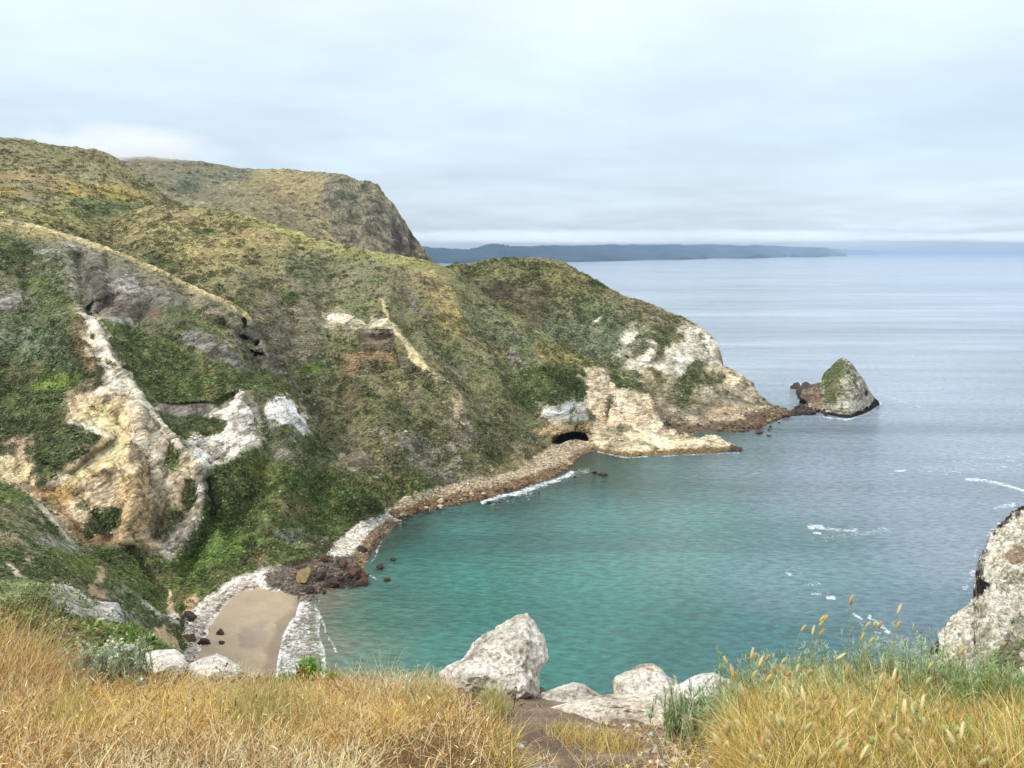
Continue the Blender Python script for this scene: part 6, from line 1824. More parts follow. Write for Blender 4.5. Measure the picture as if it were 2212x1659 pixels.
def blades(root, h, az, lean, bend, w, col, seg=4, r=None, tipc=1.15):
    """ribbons: root (n,3), height, heading, starting lean, extra bend along the length, width, colour"""
    n = len(root)
    t = np.linspace(0, 1, seg + 1)
    ang = lean[:, None] + bend[:, None] * t[None] ** 1.3
    dl = (h / seg)[:, None]
    dz = np.cos(ang) * dl
    dr = np.sin(ang) * dl
    zz = np.concatenate([np.zeros((n, 1)), np.cumsum(dz[:, :-1], 1)], 1)
    rr = np.concatenate([np.zeros((n, 1)), np.cumsum(dr[:, :-1], 1)], 1)
    hx, hy = np.cos(az), np.sin(az)
    # a little sideways wander
    wob = r.normal(0, 0.10, (n, 1)) * h[:, None] * t[None] ** 1.6
    C = np.stack([root[:, None, 0] + rr * hx[:, None] - wob * hy[:, None], root[:, None, 1] + rr * hy[:, None] + wob * hx[:, None], root[:, None, 2] + zz], -1)
    sa = az + np.pi / 2 + r.uniform(-1.2, 1.2, n)
    side = np.stack([np.cos(sa), np.sin(sa), np.zeros(n)], -1)
    ww = (w[:, None] * (1 - 0.85 * t[None] ** 1.5))[..., None]
    Lf, Rt = C - side[:, None] * ww * 0.5, C + side[:, None] * ww * 0.5
    V = np.stack([Lf, Rt], 2).reshape(n, -1, 3)
    m = 2 * (seg + 1)
    f = np.array([[2 * k, 2 * k + 1, 2 * k + 3, 2 * k + 2] for k in range(seg)])
    F = (f[None] + (np.arange(n) * m)[:, None, None]).reshape(-1, 4)
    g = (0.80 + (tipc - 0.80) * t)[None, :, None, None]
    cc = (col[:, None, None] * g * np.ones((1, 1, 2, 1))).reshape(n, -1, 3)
    return V.reshape(-1, 3), F, cc.reshape(-1, 3)


def merge(name, parts, mat, parent=None):
    off, Vs, Fs, Cs = 0, [], [], []
    for V, F, C in parts:
        Vs.append(V); Cs.append(C); Fs.append(F + off); off += len(V)
    return new_obj(name, np.concatenate(Vs), [f for f in Fs] if len({f.shape[1] for f in Fs}) > 1 else np.concatenate(Fs), mat, parent,
                   col=np.clip(np.concatenate(Cs), 0.005, 0.9))


def sow(n, poly, r, dens=None):
    """random spots, even on the ground, whose foot shows inside the polygon"""
    p = np.array(poly, float)
    out = []
    tot = 0
    while tot < n:
        x = r.uniform(p[:, 0].min(), p[:, 0].max(), n)
        y = r.uniform(p[:, 1].min(), p[:, 1].max(), n)
        k = polysd(x, y, poly) > 0
        D = GD(x, y)
        k &= r.random(n) < (D / 4.3) ** 2.0
        if dens is not None:
            k &= r.random(n) < dens(x, y)
        out.append(np.stack([x[k], y[k]], 1))
        tot += k.sum()
    q = np.concatenate(out)[:n]
    G = ground_at(q[:, 0], q[:, 1])
    G[:, 2] -= 0.01
    return q[:, 0], q[:, 1], G


STRAW = [(234, 202, 120), (218, 176, 92), (246, 224, 158), (196, 142, 70), (150, 98, 50), (250, 236, 184)]
GOLD = [(222, 194, 100), (200, 164, 70), (238, 216, 138), (172, 128, 52), (206, 190, 104), (140, 100, 44)]


def tint(r, n, pal, P=None, wl=0.5, seed=0):
    pal = np.array([A(c) for c in pal])
    k = r.integers(0, len(pal), n)
    if P is not None:
        f = fbm(P * np.array([1, 1, 0]), wl, 3, 0.55, seed) * 1.5
        k = np.clip(((f * 0.5 + 0.5) * len(pal) + r.normal(0, 1.1, n)).astype(int), 0, len(pal) - 1)
    c = pal[k] * np.exp(r.normal(0, 0.26, n))[:, None]
    return c


LEFT_TURF = [(-250, 1452), (0, 1452), (300, 1470), (600, 1486), (900, 1486), (950, 1496), (1020, 1540), (1070, 1590), (1090, 1650), (1120, 1800), (900, 1830), (-400, 1830)]
RIGHT_TURF = [(1610, 1590), (1700, 1560), (1900, 1540), (2100, 1580), (2300, 1640), (2600, 1700), (2600, 1850), (1640, 1850), (1600, 1760), (1570, 1660)]
r_ = np.random.default_rng(77)

# matted lower layer, lying every which way
x, y, G = sow(52000, LEFT_TURF, r_)
n = len(x)
bare = sm(40, 0, polysd(x, y, [(820, 1690), (880, 1640), (1100, 1650), (1200, 1700), (1100, 1800), (800, 1800)]) * -1)
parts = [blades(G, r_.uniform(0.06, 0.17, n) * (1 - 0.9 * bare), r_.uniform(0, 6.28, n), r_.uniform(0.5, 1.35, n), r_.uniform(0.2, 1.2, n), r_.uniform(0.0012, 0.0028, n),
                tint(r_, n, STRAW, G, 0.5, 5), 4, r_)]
# standing straw, higher on the far-left and along the rim
x, y, G = sow(40000, LEFT_TURF, r_)
n = len(x)
tall = 0.4 + 0.9 * sm(1560, 1470, y) * (0.5 + 0.5 * sm(-0.2, 0.4, fbm(G * np.array([1, 1, 0]), 0.6, 3, 0.5, 8))) + 1.7 * sm(230, 60, x) * sm(1580, 1480, y)
tall *= 1 - 0.55 * sm(230, 330, x) * sm(760, 640, x)
tall *= 1 + 0.35 * sm(720, 800, x) * sm(960, 900, x)
tall *= 1 - 0.9 * sm(40, 0, -polysd(x, y, [(820, 1690), (880, 1640), (1100, 1650), (1200, 1700), (1100, 1800), (800, 1800)]))
swirl = 3.0 * fbm(G * np.array([1, 1, 0]), 0.8, 2, 0.5, 9)
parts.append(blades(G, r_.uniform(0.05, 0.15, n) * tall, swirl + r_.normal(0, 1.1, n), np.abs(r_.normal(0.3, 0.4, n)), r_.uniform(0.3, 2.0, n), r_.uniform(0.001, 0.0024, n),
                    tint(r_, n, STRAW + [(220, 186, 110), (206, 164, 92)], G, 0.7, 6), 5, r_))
x, y, G = sow(1500, LEFT_TURF, r_)
n = len(x)
parts.append(blades(G, r_.uniform(0.12, 0.22, n), r_.uniform(0, 6.28, n), np.abs(r_.normal(0.7, 0.4, n)), r_.uniform(0.6, 2.0, n), r_.uniform(0.0016, 0.003, n),
                    tint(r_, n, [(238, 216, 164), (228, 196, 132), (244, 230, 190)]), 6, r_, 1.25))
x, y, G = sow(5200, LEFT_TURF, r_)
n = len(x)
parts.append(blades(G + np.array([0, 0, 1]) * r_.uniform(0.05, 0.15, n)[:, None], r_.uniform(0.012, 0.030, n), r_.uniform(0, 6.28, n), r_.uniform(0.2, 1.6, n), r_.uniform(0, 0.8, n),
                    r_.uniform(0.003, 0.0055, n), tint(r_, n, [(236, 214, 158), (222, 190, 126), (150, 104, 60), (242, 226, 182)]), 2, r_))
x, y, G = sow(6000, LEFT_TURF, r_)
n = len(x)
parts.append(blades(G + np.array([0, 0, 1]) * r_.uniform(0.0, 0.07, n)[:, None], r_.uniform(0.06, 0.16, n), r_.uniform(0, 6.28, n), r_.uniform(1.0, 1.7, n), r_.uniform(-0.8, 0.8, n),
                    r_.uniform(0.0015, 0.0034, n), tint(r_, n, [(120, 80, 44), (96, 62, 36), (150, 104, 58), (228, 202, 146)]), 4, r_))
tag(merge('dry_grass', parts, M_BLADE), 'matted straw coloured dry grass along the path on the left', None, None, 'stuff')

# green blades coming up through the straw
parts = []
for poly, k in (([(480, 1530), (620, 1515), (700, 1560), (640, 1610), (500, 1600)], 1500), ([(860, 1510), (960, 1500), (980, 1560), (880, 1570)], 450),
                ([(1040, 1520), (1090, 1540), (1100, 1570), (1050, 1560)], 500), ([(100, 1560), (180, 1540), (200, 1600), (120, 1620)], 260)):
    x, y, G = sow(k, poly, r_)
    n = len(x)
    parts.append(blades(G, r_.uniform(0.08, 0.20, n), r_.uniform(0, 6.28, n), np.abs(r_.normal(0.2, 0.25, n)), r_.uniform(0.2, 1.2, n), r_.uniform(0.0014, 0.0026, n),
                        tint(r_, n, [(164, 170, 100), (190, 182, 116), (142, 150, 84), (214, 190, 122)]), 5, r_))
tag(merge('green_grass', parts, M_BLADE), 'thin green grass coming up through the dry turf', None, None, 'stuff')

# sparse tufts on the soil
parts = []
for poly, k, hh in (([(1180, 1578), (1290, 1590), (1400, 1620), (1340, 1640), (1230, 1622), (1170, 1600)], 1500, 0.08), ([(1040, 1560), (1120, 1600), (1120, 1690), (1060, 1690)], 500, 0.15),
                    ([(1180, 1770), (1420, 1760), (1560, 1700), (1640, 1860), (1180, 1860)], 500, 0.24), ([(1140, 1500), (1480, 1560), (1440, 1660), (1150, 1660)], 260, 0.07)):
    x, y, G = sow(k, poly, r_)
    n = len(x)
    parts.append(blades(G, r_.uniform(0.4, 1.2, n) * hh, r_.uniform(0, 6.28, n), np.abs(r_.normal(0.3, 0.35, n)), r_.uniform(0.2, 1.4, n), r_.uniform(0.0012, 0.0026, n),
                        tint(r_, n, GOLD + [(190, 184, 110), (228, 212, 160)]), 5, r_))
x, y, G = sow(2600, [(1060, 1500), (1480, 1560), (1560, 1640), (1640, 1800), (1000, 1800), (1040, 1600)], r_)
n = len(x)
parts.append(blades(G + np.array([0, 0, 0.014]), r_.uniform(0.02, 0.10, n), r_.uniform(0, 6.28, n), r_.uniform(1.35, 1.6, n), r_.uniform(-0.15, 0.15, n), r_.uniform(0.001, 0.003, n),
                    tint(r_, n, STRAW), 3, r_))
tag(merge('grass_tufts', parts, M_BLADE), 'sparse yellow grass tufts on the bare brown soil', None, None, 'stuff')

# golden grass on the right
x, y, G = sow(46000, RIGHT_TURF, r_)
n = len(x)
edge = sm(1440, 1700, x + (y - 1560) * 0.8)
parts = [blades(G, r_.uniform(0.08, 0.22, n) * (0.55 + 0.45 * edge) * (0.62 + 0.38 * sm(1545, 1640, y)), r_.uniform(0, 6.28, n), np.abs(r_.normal(0.12, 0.38, n)), r_.uniform(0.1, 2.2, n), r_.uniform(0.001, 0.0036, n),
                tint(r_, n, GOLD + [(206, 196, 110)], G, 0.6, 16), 5, r_)]
x, y, G = sow(16000, RIGHT_TURF, r_)
n = len(x)
parts.append(blades(G + np.array([0, 0, 1]) * r_.uniform(0, 0.10, n)[:, None], r_.uniform(0.08, 0.22, n), r_.uniform(0, 6.28, n), r_.uniform(0.4, 1.2, n), r_.uniform(0.2, 1.2, n), r_.uniform(0.0012, 0.0028, n), tint(r_, n, STRAW), 4, r_))
x, y, G = sow(5000, RIGHT_TURF, r_)
n = len(x)
parts.append(blades(G, r_.uniform(0.12, 0.28, n), r_.uniform(0, 6.28, n), np.abs(r_.normal(0.1, 0.25, n)), r_.uniform(0.2, 1.2, n), r_.uniform(0.0016, 0.003, n),
                    tint(r_, n, [(176, 184, 92), (150, 164, 84), (196, 194, 110)]), 5, r_))
x, y, G = sow(9000, RIGHT_TURF, r_)
n = len(x)
parts.append(blades(G + np.array([0, 0, 1]) * r_.uniform(0.02, 0.16, n)[:, None], r_.uniform(0.05, 0.14, n), r_.uniform(0, 6.28, n), r_.uniform(0.8, 1.8, n), r_.uniform(-0.8, 0.8, n),
                    r_.uniform(0.0015, 0.0036, n), tint(r_, n, [(132, 96, 44), (104, 74, 36), (176, 150, 76), (238, 222, 164), (166, 170, 92)]), 4, r_))
tag(merge('golden_grass', parts, M_BLADE), 'upright golden grass filling the lower right corner', None, None, 'stuff')


x, y, G = sow(2200, [(1060, 1500), (1480, 1560), (1560, 1640), (1640, 1800), (1000, 1800), (1040, 1600)], r_)
V_, a4, a3, C_ = clumps(G + np.array([0, 0, 0.012]), np.tile([0, 0, 1.0], (len(x), 1)), np.ones((len(x), 3)) * A((190, 176, 158)) * r_.uniform(0.4, 1.3, (len(x), 1)), r_, (0.002, 0.011), 0.6, 0.35, 0.3)
tag(new_obj('gravel', V_, [a4, a3], M_STONE, col=np.clip(C_, 0.01, 0.8), smooth=False), 'pale grit and small stones on the bare soil', None, None, 'stuff')


# ------------------------------------------------------------------ seed-headed grass stalks
def stalk_meshes(k, seed, H_, col, hc, hl, hw, fuzzy=True):
    r = np.random.default_rng(seed)
    nz = 12
    t = np.linspace(0, 1, nz)
    ax = 0.10 * H_ * (t ** 2) * r.uniform(0.2, 1.4)
    cen = np.stack([ax, 0.02 * H_ * np.sin(t * 4 + seed), t * H_], -1)
    rad = 0.0011 * (1 - 0.45 * t)
    a = np.arange(5) / 5 * 2 * np.pi
    V = cen[:, None] + np.stack([np.cos(a)[None] * rad[:, None], np.sin(a)[None] * rad[:, None], np.zeros((nz, 5))], -1)
    i = np.arange(nz * 5).reshape(nz, 5)
    j = np.roll(i, -1, 1)
    F = np.stack([i[:-1].ravel(), j[:-1].ravel(), j[1:].ravel(), i[1:].ravel()], 1)
    stem = (V.reshape(-1, 3), F, np.ones((nz * 5, 3)) * A(col))
    # the head: spindle plus bristles
    tip = cen[-1]
    d = cen[-1] - cen[-2]
    d /= np.linalg.norm(d)
    d = d + np.array([r.uniform(0, 0.5), r.uniform(-0.2, 0.2), 0]); d /= np.linalg.norm(d)
    s1 = np.cross(d, [0, 1, 0.2]); s1 /= np.linalg.norm(s1)
    s2 = np.cross(d, s1)
    nh = 12
    u = np.linspace(0, 1, nh)
    rr = hw * np.sin(np.pi * np.clip(u * 0.93 + 0.06, 0, 1)) ** 0.6
    a = np.arange(10) / 10 * 2 * np.pi
    W = tip + (u * hl)[:, None, None] * d + (rr[:, None] * np.cos(a) * (1 + r.normal(0, 0.12, (nh, 10))))[..., None] * s1 + (rr[:, None] * np.sin(a) * (1 + r.normal(0, 0.12, (nh, 10))))[..., None] * s2
    i = np.arange(nh * 10).reshape(nh, 10)
    j = np.roll(i, -1, 1)
    F2 = np.stack([i[:-1].ravel(), j[:-1].ravel(), j[1:].ravel(), i[1:].ravel()], 1)
    hv, hf, hcx = W.reshape(-1, 3), F2, np.ones((nh * 10, 3)) * A(hc) * (1 + r.normal(0, 0.12, (nh * 10, 1)))
    nb = 150
    ub = r.uniform(0.02, 0.98, nb); ab = r.uniform(0, 6.28, nb)
    rb = hw * np.sin(np.pi * np.clip(ub * 0.93 + 0.06, 0, 1)) ** 0.6
    out = np.cos(ab)[:, None] * s1 + np.sin(ab)[:, None] * s2
    p0 = tip + (ub * hl)[:, None] * d + out * (rb * 0.8)[:, None]
    p1 = p0 + out * (hw * r.uniform(0.5, 1.2, nb))[:, None] + d * (hw * r.uniform(0.6, 1.6, nb))[:, None]
    sd = np.cross(out, d) * 0.00035
    BV = np.stack([p0 - sd, p0 + sd, p1 + sd * 0.3, p1 - sd * 0.3], 1).reshape(-1, 3)
    BF = np.arange(nb * 4).reshape(-1, 4)
    BC = np.ones((nb * 4, 3)) * A(hc) * 1.15
    return stem, [(hv, hf, hcx), (BV, BF, BC)]


PROTO = []
for q in range(6):
    Hq = [0.34, 0.40, 0.46, 0.30, 0.52, 0.38][q]
    st, hd = stalk_meshes(q, 300 + q, Hq, [(206, 180, 116), (190, 186, 120)][q % 2], [(232, 212, 156), (224, 198, 136), (238, 226, 174), (228, 206, 148), (230, 204, 144), (214, 216, 156)][q],
                          [0.031, 0.027, 0.036, 0.024, 0.031, 0.027][q], [0.0050, 0.0050, 0.0045, 0.0048, 0.0052, 0.0048][q])
    root = empty('grass_stalk', (0, 0, 0))
    merge('stem', [st], M_BLADE, root)
    merge('seed_head', hd, M_BLADE, root)
    PROTO.append((root, Hq))
USED = set()


def stalk(px, py, label, group=None, lean=None, proto=None, back=None):
    """a stalk whose head shows at (px, py), rooted in the turf below it"""
    k = int(r_.integers(0, 6)) if proto is None else proto
    root, hq = PROTO[k]
    D0 = GD(np.array(px), np.array(max(py + 180, 1560))) if back is None else back
    tip = unproj(px, py, D0)
    lean = r_.uniform(-0.22, 0.22) if lean is None else lean
    gx, gy, _ = project(tip)
    # ground height straight below
    yy = np.linspace(1480, 1900, 80)
    gg = ground_at(np.full(80, px), yy)
    gz = np.interp(tip[1], gg[::-1, 1], gg[::-1, 2])
    hgt = max(tip[2] - gz + 0.02, 0.08)
    o = root if k not in USED else copy_tree(root)
    USED.add(k)
    s = hgt / math.cos(lean) / hq
    o.location = (tip[0] - math.tan(lean) * hgt, tip[1], gz - 0.02)
    o.rotation_euler = (r_.uniform(-0.06, 0.06), lean, 0)
    if group:
        o.rotation_euler = (0, 0.04, float(r_.uniform(0, 6.28)))
        o.location = (tip[0], tip[1], gz - 0.02)
    hs = 1.0 / s
    o.scale = (1, 1, s)
    for ch in o.children:                       # the head keeps its own length however tall the stem
        if ch.name.startswith('seed_head'):
            ch.scale = (1, 1, hs)
            ch.location = (0, 0, hq * (1 - hs))
    return tag(o, label, 'grass stalk', group)


TALL = [(1811, 1300, 'tallest seed head on the right, the left one of the top pair against the water'), (1820, 1309, 'seed head just right of the tallest one against the water'),
        (1902, 1324, 'tall lone seed head right of the top pair'), (1771, 1338, 'seed head left of and below the top pair'),
        (1752, 1343, 'pale seed head touching the round one below it against the water'), (1748, 1355, 'round seed head directly under the pale one'),
        (1849, 1353, 'small green seed head between the top pair and the lone tall one'), (1868, 1362, 'green seed head at the left of the tight bunch under the lone tall one'),
        (1876, 1350, 'green seed head at the right of the tight bunch under the lone tall one'), (1915, 1358, 'short round seed head right of the green bunch'),
        (1712, 1362, 'slim seed head above the long tan one at the left of the group'), (1726, 1380, 'long tan seed head leaning left near the edge of the group'),
        (1757, 1377, 'plump tan seed head in the middle of the left group'), (1846, 1393, 'seed head just above the grey green shrub, leaning right'),
        (1858, 1393, 'short seed head beside the leaning one above the shrub'), (1782, 1411, 'seed head lying almost flat above the grass'),
        (1588, 1427, 'leftmost seed head, leaning left over the white rock'), (1613, 1429, 'curved pale seed head right of the leftmost one'),
        (1635, 1426, 'pale seed head third from the left along the top of the grass'), (1666, 1437, 'upright golden seed head fourth from the left above the grass'),
        (2039, 1408, 'tall orange seed head on a long bare stem in front of the right bluff'), (1985, 1453, 'orange seed head on a long stem left of the tallest stem on the right'),
        (1919, 1477, 'big pale green seed head in front of the grey green shrub'), (1974, 1484, 'pale cream seed head just left of the long stemmed orange one')]
for k_, (x, y, lb) in enumerate(TALL):
    stalk(x, y, lb, None, proto=k_ % 6 if k_ < 6 else None, lean={16: -0.35, 17: -0.3, 11: -0.3, 15: 0.5}.get(k_))
rs = np.random.default_rng(5)
cnt = 0
while cnt < 100:
    x, y = rs.uniform(1570, 2190), rs.uniform(1440, 1650)
    if polysd(np.array([x]), np.array([y]), [(1590, 1440), (1700, 1430), (1760, 1450), (1900, 1470), (2000, 1540), (2200, 1600), (2200, 1655), (1500, 1655), (1560, 1520)])[0] < 0:
        continue
    if rs.random() > 1.25 - (x - 1570) / 700:
        continue
    stalk(x, y, 'bristly golden seed head among the dense yellow grass', 'seed heads in the golden grass')
    cnt += 1


# ------------------------------------------------------------------ shrubs
def plume_shrub(name, base, height, spread, nst, pal, label, seed, leaf=0.021, nl=46, flowers=None, lw=0.0032, up=0.35, cat='shrub'):
    """many stems, each clothed in narrow leaves like a plume"""
    r = np.random.default_rng(seed)
    nst = int(nst * 1.5)
    root = empty(name, base)
    az = r.uniform(0, 6.28, nst)
    ln = np.abs(r.normal(0, up, nst))
    hh = height * r.uniform(0.55, 1.05, nst) * np.cos(ln * 0.7)
    off = np.stack([r.normal(0, spread * 0.42, nst), r.normal(0, spread * 0.30, nst), np.zeros(nst)], -1)
    stems, leaves, fl = [], [], []
    bz = blades(off, hh, az, ln, r.uniform(-0.2, 0.3, nst), np.full(nst, 0.0035), np.ones((nst, 3)) * A((122, 108, 78)), 4, r)
    m = nst * nl
    s = np.repeat(np.arange(nst), nl)
    t = r.uniform(0.12, 1.0, m)
    a2 = ln[s]
    p = off[s] + np.stack([np.sin(a2) * np.cos(az[s]), np.sin(a2) * np.sin(az[s]), np.cos(a2)], -1) * (hh[s] * t)[:, None]
    la = r.uniform(0, 6.28, m)
    pal_ = np.array([A(c) for c in pal])
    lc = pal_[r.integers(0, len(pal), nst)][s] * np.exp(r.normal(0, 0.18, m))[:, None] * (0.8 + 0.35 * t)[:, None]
    leaves = blades(p, leaf * r.uniform(0.7, 1.5, m) * (1.2 - 0.5 * t), la, r.uniform(0.35, 1.1, m), r.uniform(-0.3, 0.3, m), lw * r.uniform(0.7, 1.3, m), lc, 2, r)
    merge('stems', [bz], M_SAGE, root)
    merge('foliage', [leaves], M_SAGE, root)
    if flowers:
        k = flowers
        s = r.integers(0, nst, k)
        t = r.uniform(0.82, 1.06, k)
        a2 = ln[s]
        p = off[s] + np.stack([np.sin(a2) * np.cos(az[s]), np.sin(a2) * np.sin(az[s]), np.cos(a2)], -1) * (hh[s] * t)[:, None] + r.normal(0, 0.006, (k, 3))
        V, f4, f3, C = clumps(p, np.tile([0, 0, 1.0], (k, 1)), np.ones((k, 3)) * A((232, 230, 196)), r, (0.0035, 0.0075), 0.8, 0.3, 0.1)
        new_obj('flowers', V, [f4, f3], M_BRUSH, root, col=np.clip(C, 0, 0.85), smooth=False)
    return tag(root, label, cat)


SAGE = [(166, 186, 136), (184, 200, 152), (146, 170, 120), (194, 208, 166)]
GREEN = [(128, 156, 76), (146, 170, 88), (110, 138, 66)]


def gbase(px, py, back=0.0):
    g = ground_at(px, py)
    return (float(g[0]), float(g[1]) + back, float(g[2]) - 0.02)


for x, y, hgt, sp, ns, pal, lb, sd in [
    (1560, 1600, 0.19, 0.22, 90, SAGE, 'grey green feathery shrub just below the white rock', 1),
    (1475, 1592, 0.12, 0.10, 26, GREEN, 'bright green leafy plant at the foot of the pale slab', 2),
    (1700, 1550, 0.22, 0.30, 110, SAGE, 'grey green shrub behind the seed heads at the left of the right hand clump', 3),
    (1840, 1540, 0.24, 0.30, 120, SAGE, 'dense grey green shrub in the middle of the right hand clump', 4),
    (1925, 1545, 0.345, 0.14, 44, SAGE, 'tallest grey green shrub, its plume rising against the water', 5),
    (2010, 1550, 0.29, 0.18, 56, SAGE, 'grey green plume shrub right of the tallest one', 6),
    (2085, 1585, 0.31, 0.22, 80, SAGE, 'grey green shrub in front of the foot of the right bluff', 7),
    (2165, 1610, 0.27, 0.22, 90, [(146, 172, 112), (160, 182, 126), (128, 156, 96)], 'green shrub near the right edge below the bluff', 8),
    (2225, 1610, 0.24, 0.18, 60, [(136, 162, 96), (150, 176, 110)], 'yellowish green shrub cut by the right edge', 9),
    (2130, 1690, 0.15, 0.20, 60, [(150, 176, 112), (168, 190, 130)], 'low green shrub beneath the others near the lower right corner', 10),
    (1780, 1575, 0.20, 0.24, 70, SAGE, 'low grey green shrub behind the densest seed heads', 11),
    (2040, 1640, 0.16, 0.20, 80, SAGE, 'low grey green shrub in the grass below the tallest orange seed head', 12),
    (2190, 1720, 0.15, 0.18, 80, [(150, 176, 112), (168, 190, 130)], 'green shrub filling the very corner at lower right', 13)]:
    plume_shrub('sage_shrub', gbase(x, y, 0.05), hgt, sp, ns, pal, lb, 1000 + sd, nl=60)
plume_shrub('sage_shrub', gbase(210, 1490, 0.1), 0.19, 0.21, 90, [(178, 190, 150), (196, 206, 170), (156, 170, 126), (186, 202, 184)],
            'pale grey shrub with cream flower tips rising from the dry grass at left', 1020, nl=80, flowers=160)
plume_shrub('green_plant', gbase(668, 1484, 0.05), 0.155, 0.05, 26, [(120, 168, 44), (138, 186, 56), (98, 146, 38)],
            'bright green spiky plant standing up in front of the surf', 1030, leaf=0.03, nl=46, lw=0.004, cat='plant')
plume_shrub('green_plant', gbase(706, 1486, 0.05), 0.085, 0.06, 20, [(120, 164, 46), (138, 180, 60)],
            'lower bright green plant right of the spiky one', 1031, leaf=0.026, nl=40, lw=0.004, cat='plant')
plume_shrub('green_plant', gbase(618, 1484, 0.05), 0.065, 0.10, 24, [(136, 172, 60), (150, 184, 76)],
            'low yellow green plant left of the spiky one', 1032, leaf=0.022, nl=36, lw=0.0035, cat='plant')


def twig(base, height, seed, label):
    """a bare forked dry stem"""
    r = np.random.default_rng(seed)
    root = empty('dry_twig', base)
    P0, H0, A0, L0 = [], [], [], []
    P0.append((0, 0, 0)); H0.append(height); A0.append(0.5); L0.append(0.05)
    for k in range(9):
        t = r.uniform(0.25, 0.9)
        P0.append((0.04 * t * height, 0, t * height)); H0.append(height * r.uniform(0.2, 0.45)); A0.append(r.uniform(0, 6.28)); L0.append(r.uniform(0.5, 1.0))
    n = len(P0)
    b = blades(np.array(P0), np.array(H0), np.array(A0), np.array(L0), r.uniform(-0.3, 0.3, n), np.full(n, 0.004), np.ones((n, 3)) * A((92, 66, 56)), 5, r, 1.0)
    k = 26
    s = r.integers(1, n, k)
    pp = np.array(P0)[s] + np.stack([np.sin(np.array(L0)[s]) * np.cos(np.array(A0)[s]), np.sin(np.array(L0)[s]) * np.sin(np.array(A0)[s]), np.cos(np.array(L0)[s])], -1) * (np.array(H0)[s] * r.uniform(0.5, 1, k))[:, None]
    V, f4, f3, C = clumps(pp, np.tile([0, 0, 1.0], (k, 1)), np.ones((k, 3)) * A((96, 68, 58)), r, (0.003, 0.006), 0.8, 0.4, 0.2)
    merge('stem', [b], M_BLADE, root)
    new_obj('dried_buds', V, [f4, f3], M_BRUSH, root, col=C, smooth=False)
    tag(root, label, 'twig')


twig(gbase(480, 1490), 0.14, 3, 'dry dark twig standing before the left edge of the sand')
twig(gbase(640, 1488), 0.12, 4, 'dry dark twig leaning over the sand left of the green plants')
twig(gbase(1108, 1560), 0.16, 5, 'thin forked dry twig in front of the tall pointed rock')

# ------------------------------------------------------------------ sea haze
def build_haze():
    x, y0, y1, z0, z1 = 330000.0, -3000.0, 125000.0, -12.0, 197.0
    v = np.array([(sx * x, yy, zz) for zz in (z0, z1) for yy in (y0, y1) for sx in (-1, 1)], float)
    f = np.array([(0, 2, 3, 1), (4, 5, 7, 6), (0, 1, 5, 4), (2, 6, 7, 3), (0, 4, 6, 2), (1, 3, 7, 5)])
    m = bpy.data.materials.new('haze')
    m.use_nodes = True
    nt = m.node_tree
    nt.nodes.clear()
    out = node(nt, 'ShaderNodeOutputMaterial')
    pv = node(nt, 'ShaderNodeVolumePrincipled')
    pv.inputs['Color'].default_value = (0.37, 0.50, 0.66, 1)
    pv.inputs['Density'].default_value = 6.0e-5
    pv.inputs['Anisotropy'].default_value = 0.0
    nt.links.new(pv.outputs[0], out.inputs['Volume'])
    o = new_obj('haze', v, f, m, smooth=False)
    tag(o, 'thin sea haze filling the air over the cove', kind='stuff')


build_haze()


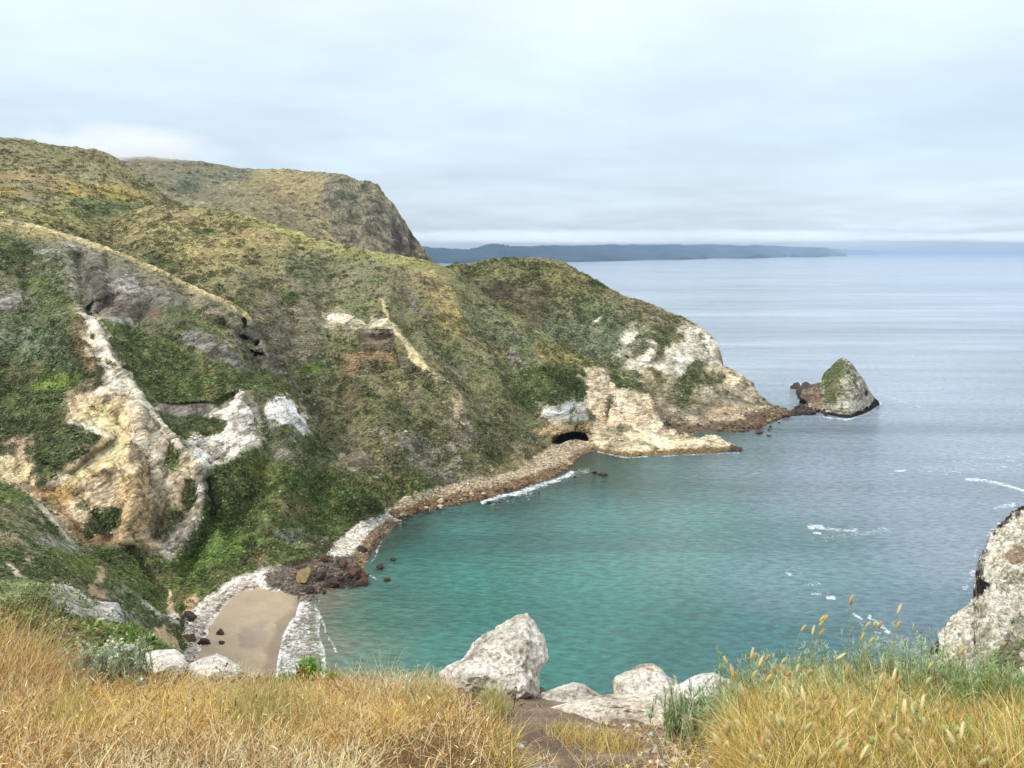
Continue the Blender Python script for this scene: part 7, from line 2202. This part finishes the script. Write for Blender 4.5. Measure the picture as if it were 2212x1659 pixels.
def cloud(name, px, py, D, rx, ry, rz, dens, label, nscale=3.0):
    """a soft bank of cloud: a closed ellipsoid whose vapour thins to nothing at its skin"""
    import bmesh
    bm = bmesh.new()
    bmesh.ops.create_icosphere(bm, subdivisions=4, radius=1.0)
    me = bpy.data.meshes.new(name)
    bm.to_mesh(me); bm.free()
    o = bpy.data.objects.new(name, me)
    COL.objects.link(o)
    c = unproj(px, py, D)
    o.location = c
    o.scale = (rx, ry, rz)
    m = bpy.data.materials.new(name)
    m.use_nodes = True
    nt = m.node_tree
    nt.nodes.clear()
    L = nt.links.new
    out = node(nt, 'ShaderNodeOutputMaterial')
    pv = node(nt, 'ShaderNodeVolumePrincipled')
    pv.inputs['Color'].default_value = (0.97, 0.98, 1.0, 1)
    tc = node(nt, 'ShaderNodeTexCoord')
    ln = node(nt, 'ShaderNodeVectorMath', operation='LENGTH')
    L(tc.outputs['Object'], ln.inputs[0])
    n = node(nt, 'ShaderNodeTexNoise', in_Scale=nscale, in_Detail=4.0, in_Roughness=0.6)
    mpp = node(nt, 'ShaderNodeMapping')
    mpp.inputs['Scale'].default_value = (1, 1, 0.22)
    L(tc.outputs['Object'], mpp.inputs[0])
    L(mpp.outputs[0], n.inputs['Vector'])
    a = node(nt, 'ShaderNodeMath', operation='SUBTRACT', in_0=1.0)
    L(ln.outputs['Value'], a.inputs[1])
    b = node(nt, 'ShaderNodeMath', operation='MULTIPLY_ADD', in_1=2.2, in_2=-1.15)
    L(n.outputs[0], b.inputs[0])
    c_ = node(nt, 'ShaderNodeMath', operation='ADD')
    L(a.outputs[0], c_.inputs[0]); L(b.outputs[0], c_.inputs[1])
    mn = node(nt, 'ShaderNodeMath', operation='MINIMUM')
    a2 = node(nt, 'ShaderNodeMath', operation='MULTIPLY', in_1=2.0)
    L(a.outputs[0], a2.inputs[0])
    L(c_.outputs[0], mn.inputs[0]); L(a2.outputs[0], mn.inputs[1])
    r = node(nt, 'ShaderNodeMapRange', in_1=0.0, in_2=0.6, in_3=0.0, in_4=dens)
    L(mn.outputs[0], r.inputs[0])
    L(r.outputs[0], pv.inputs['Density'])
    L(pv.outputs[0], out.inputs['Volume'])
    me.materials.append(m)
    try:
        m.cycles.volume_step_rate = 1.0
    except Exception:
        pass
    tag(o, label, None, None, 'stuff')


cloud('fog_bank', 275, 318, 930, 130, 140, 24, 0.010, 'grey fog touching the top of the far headland')
cloud('cloud_bank', 1350, 512, 10500, 5200, 2600, 92, 0.0009, 'low white cloud lying on top of the distant island', 13.0)
cloud('cloud_bank', 2300, 512, 16000, 4200, 3000, 120, 0.0005, 'bright low cloud over the horizon at the right', 9.0)
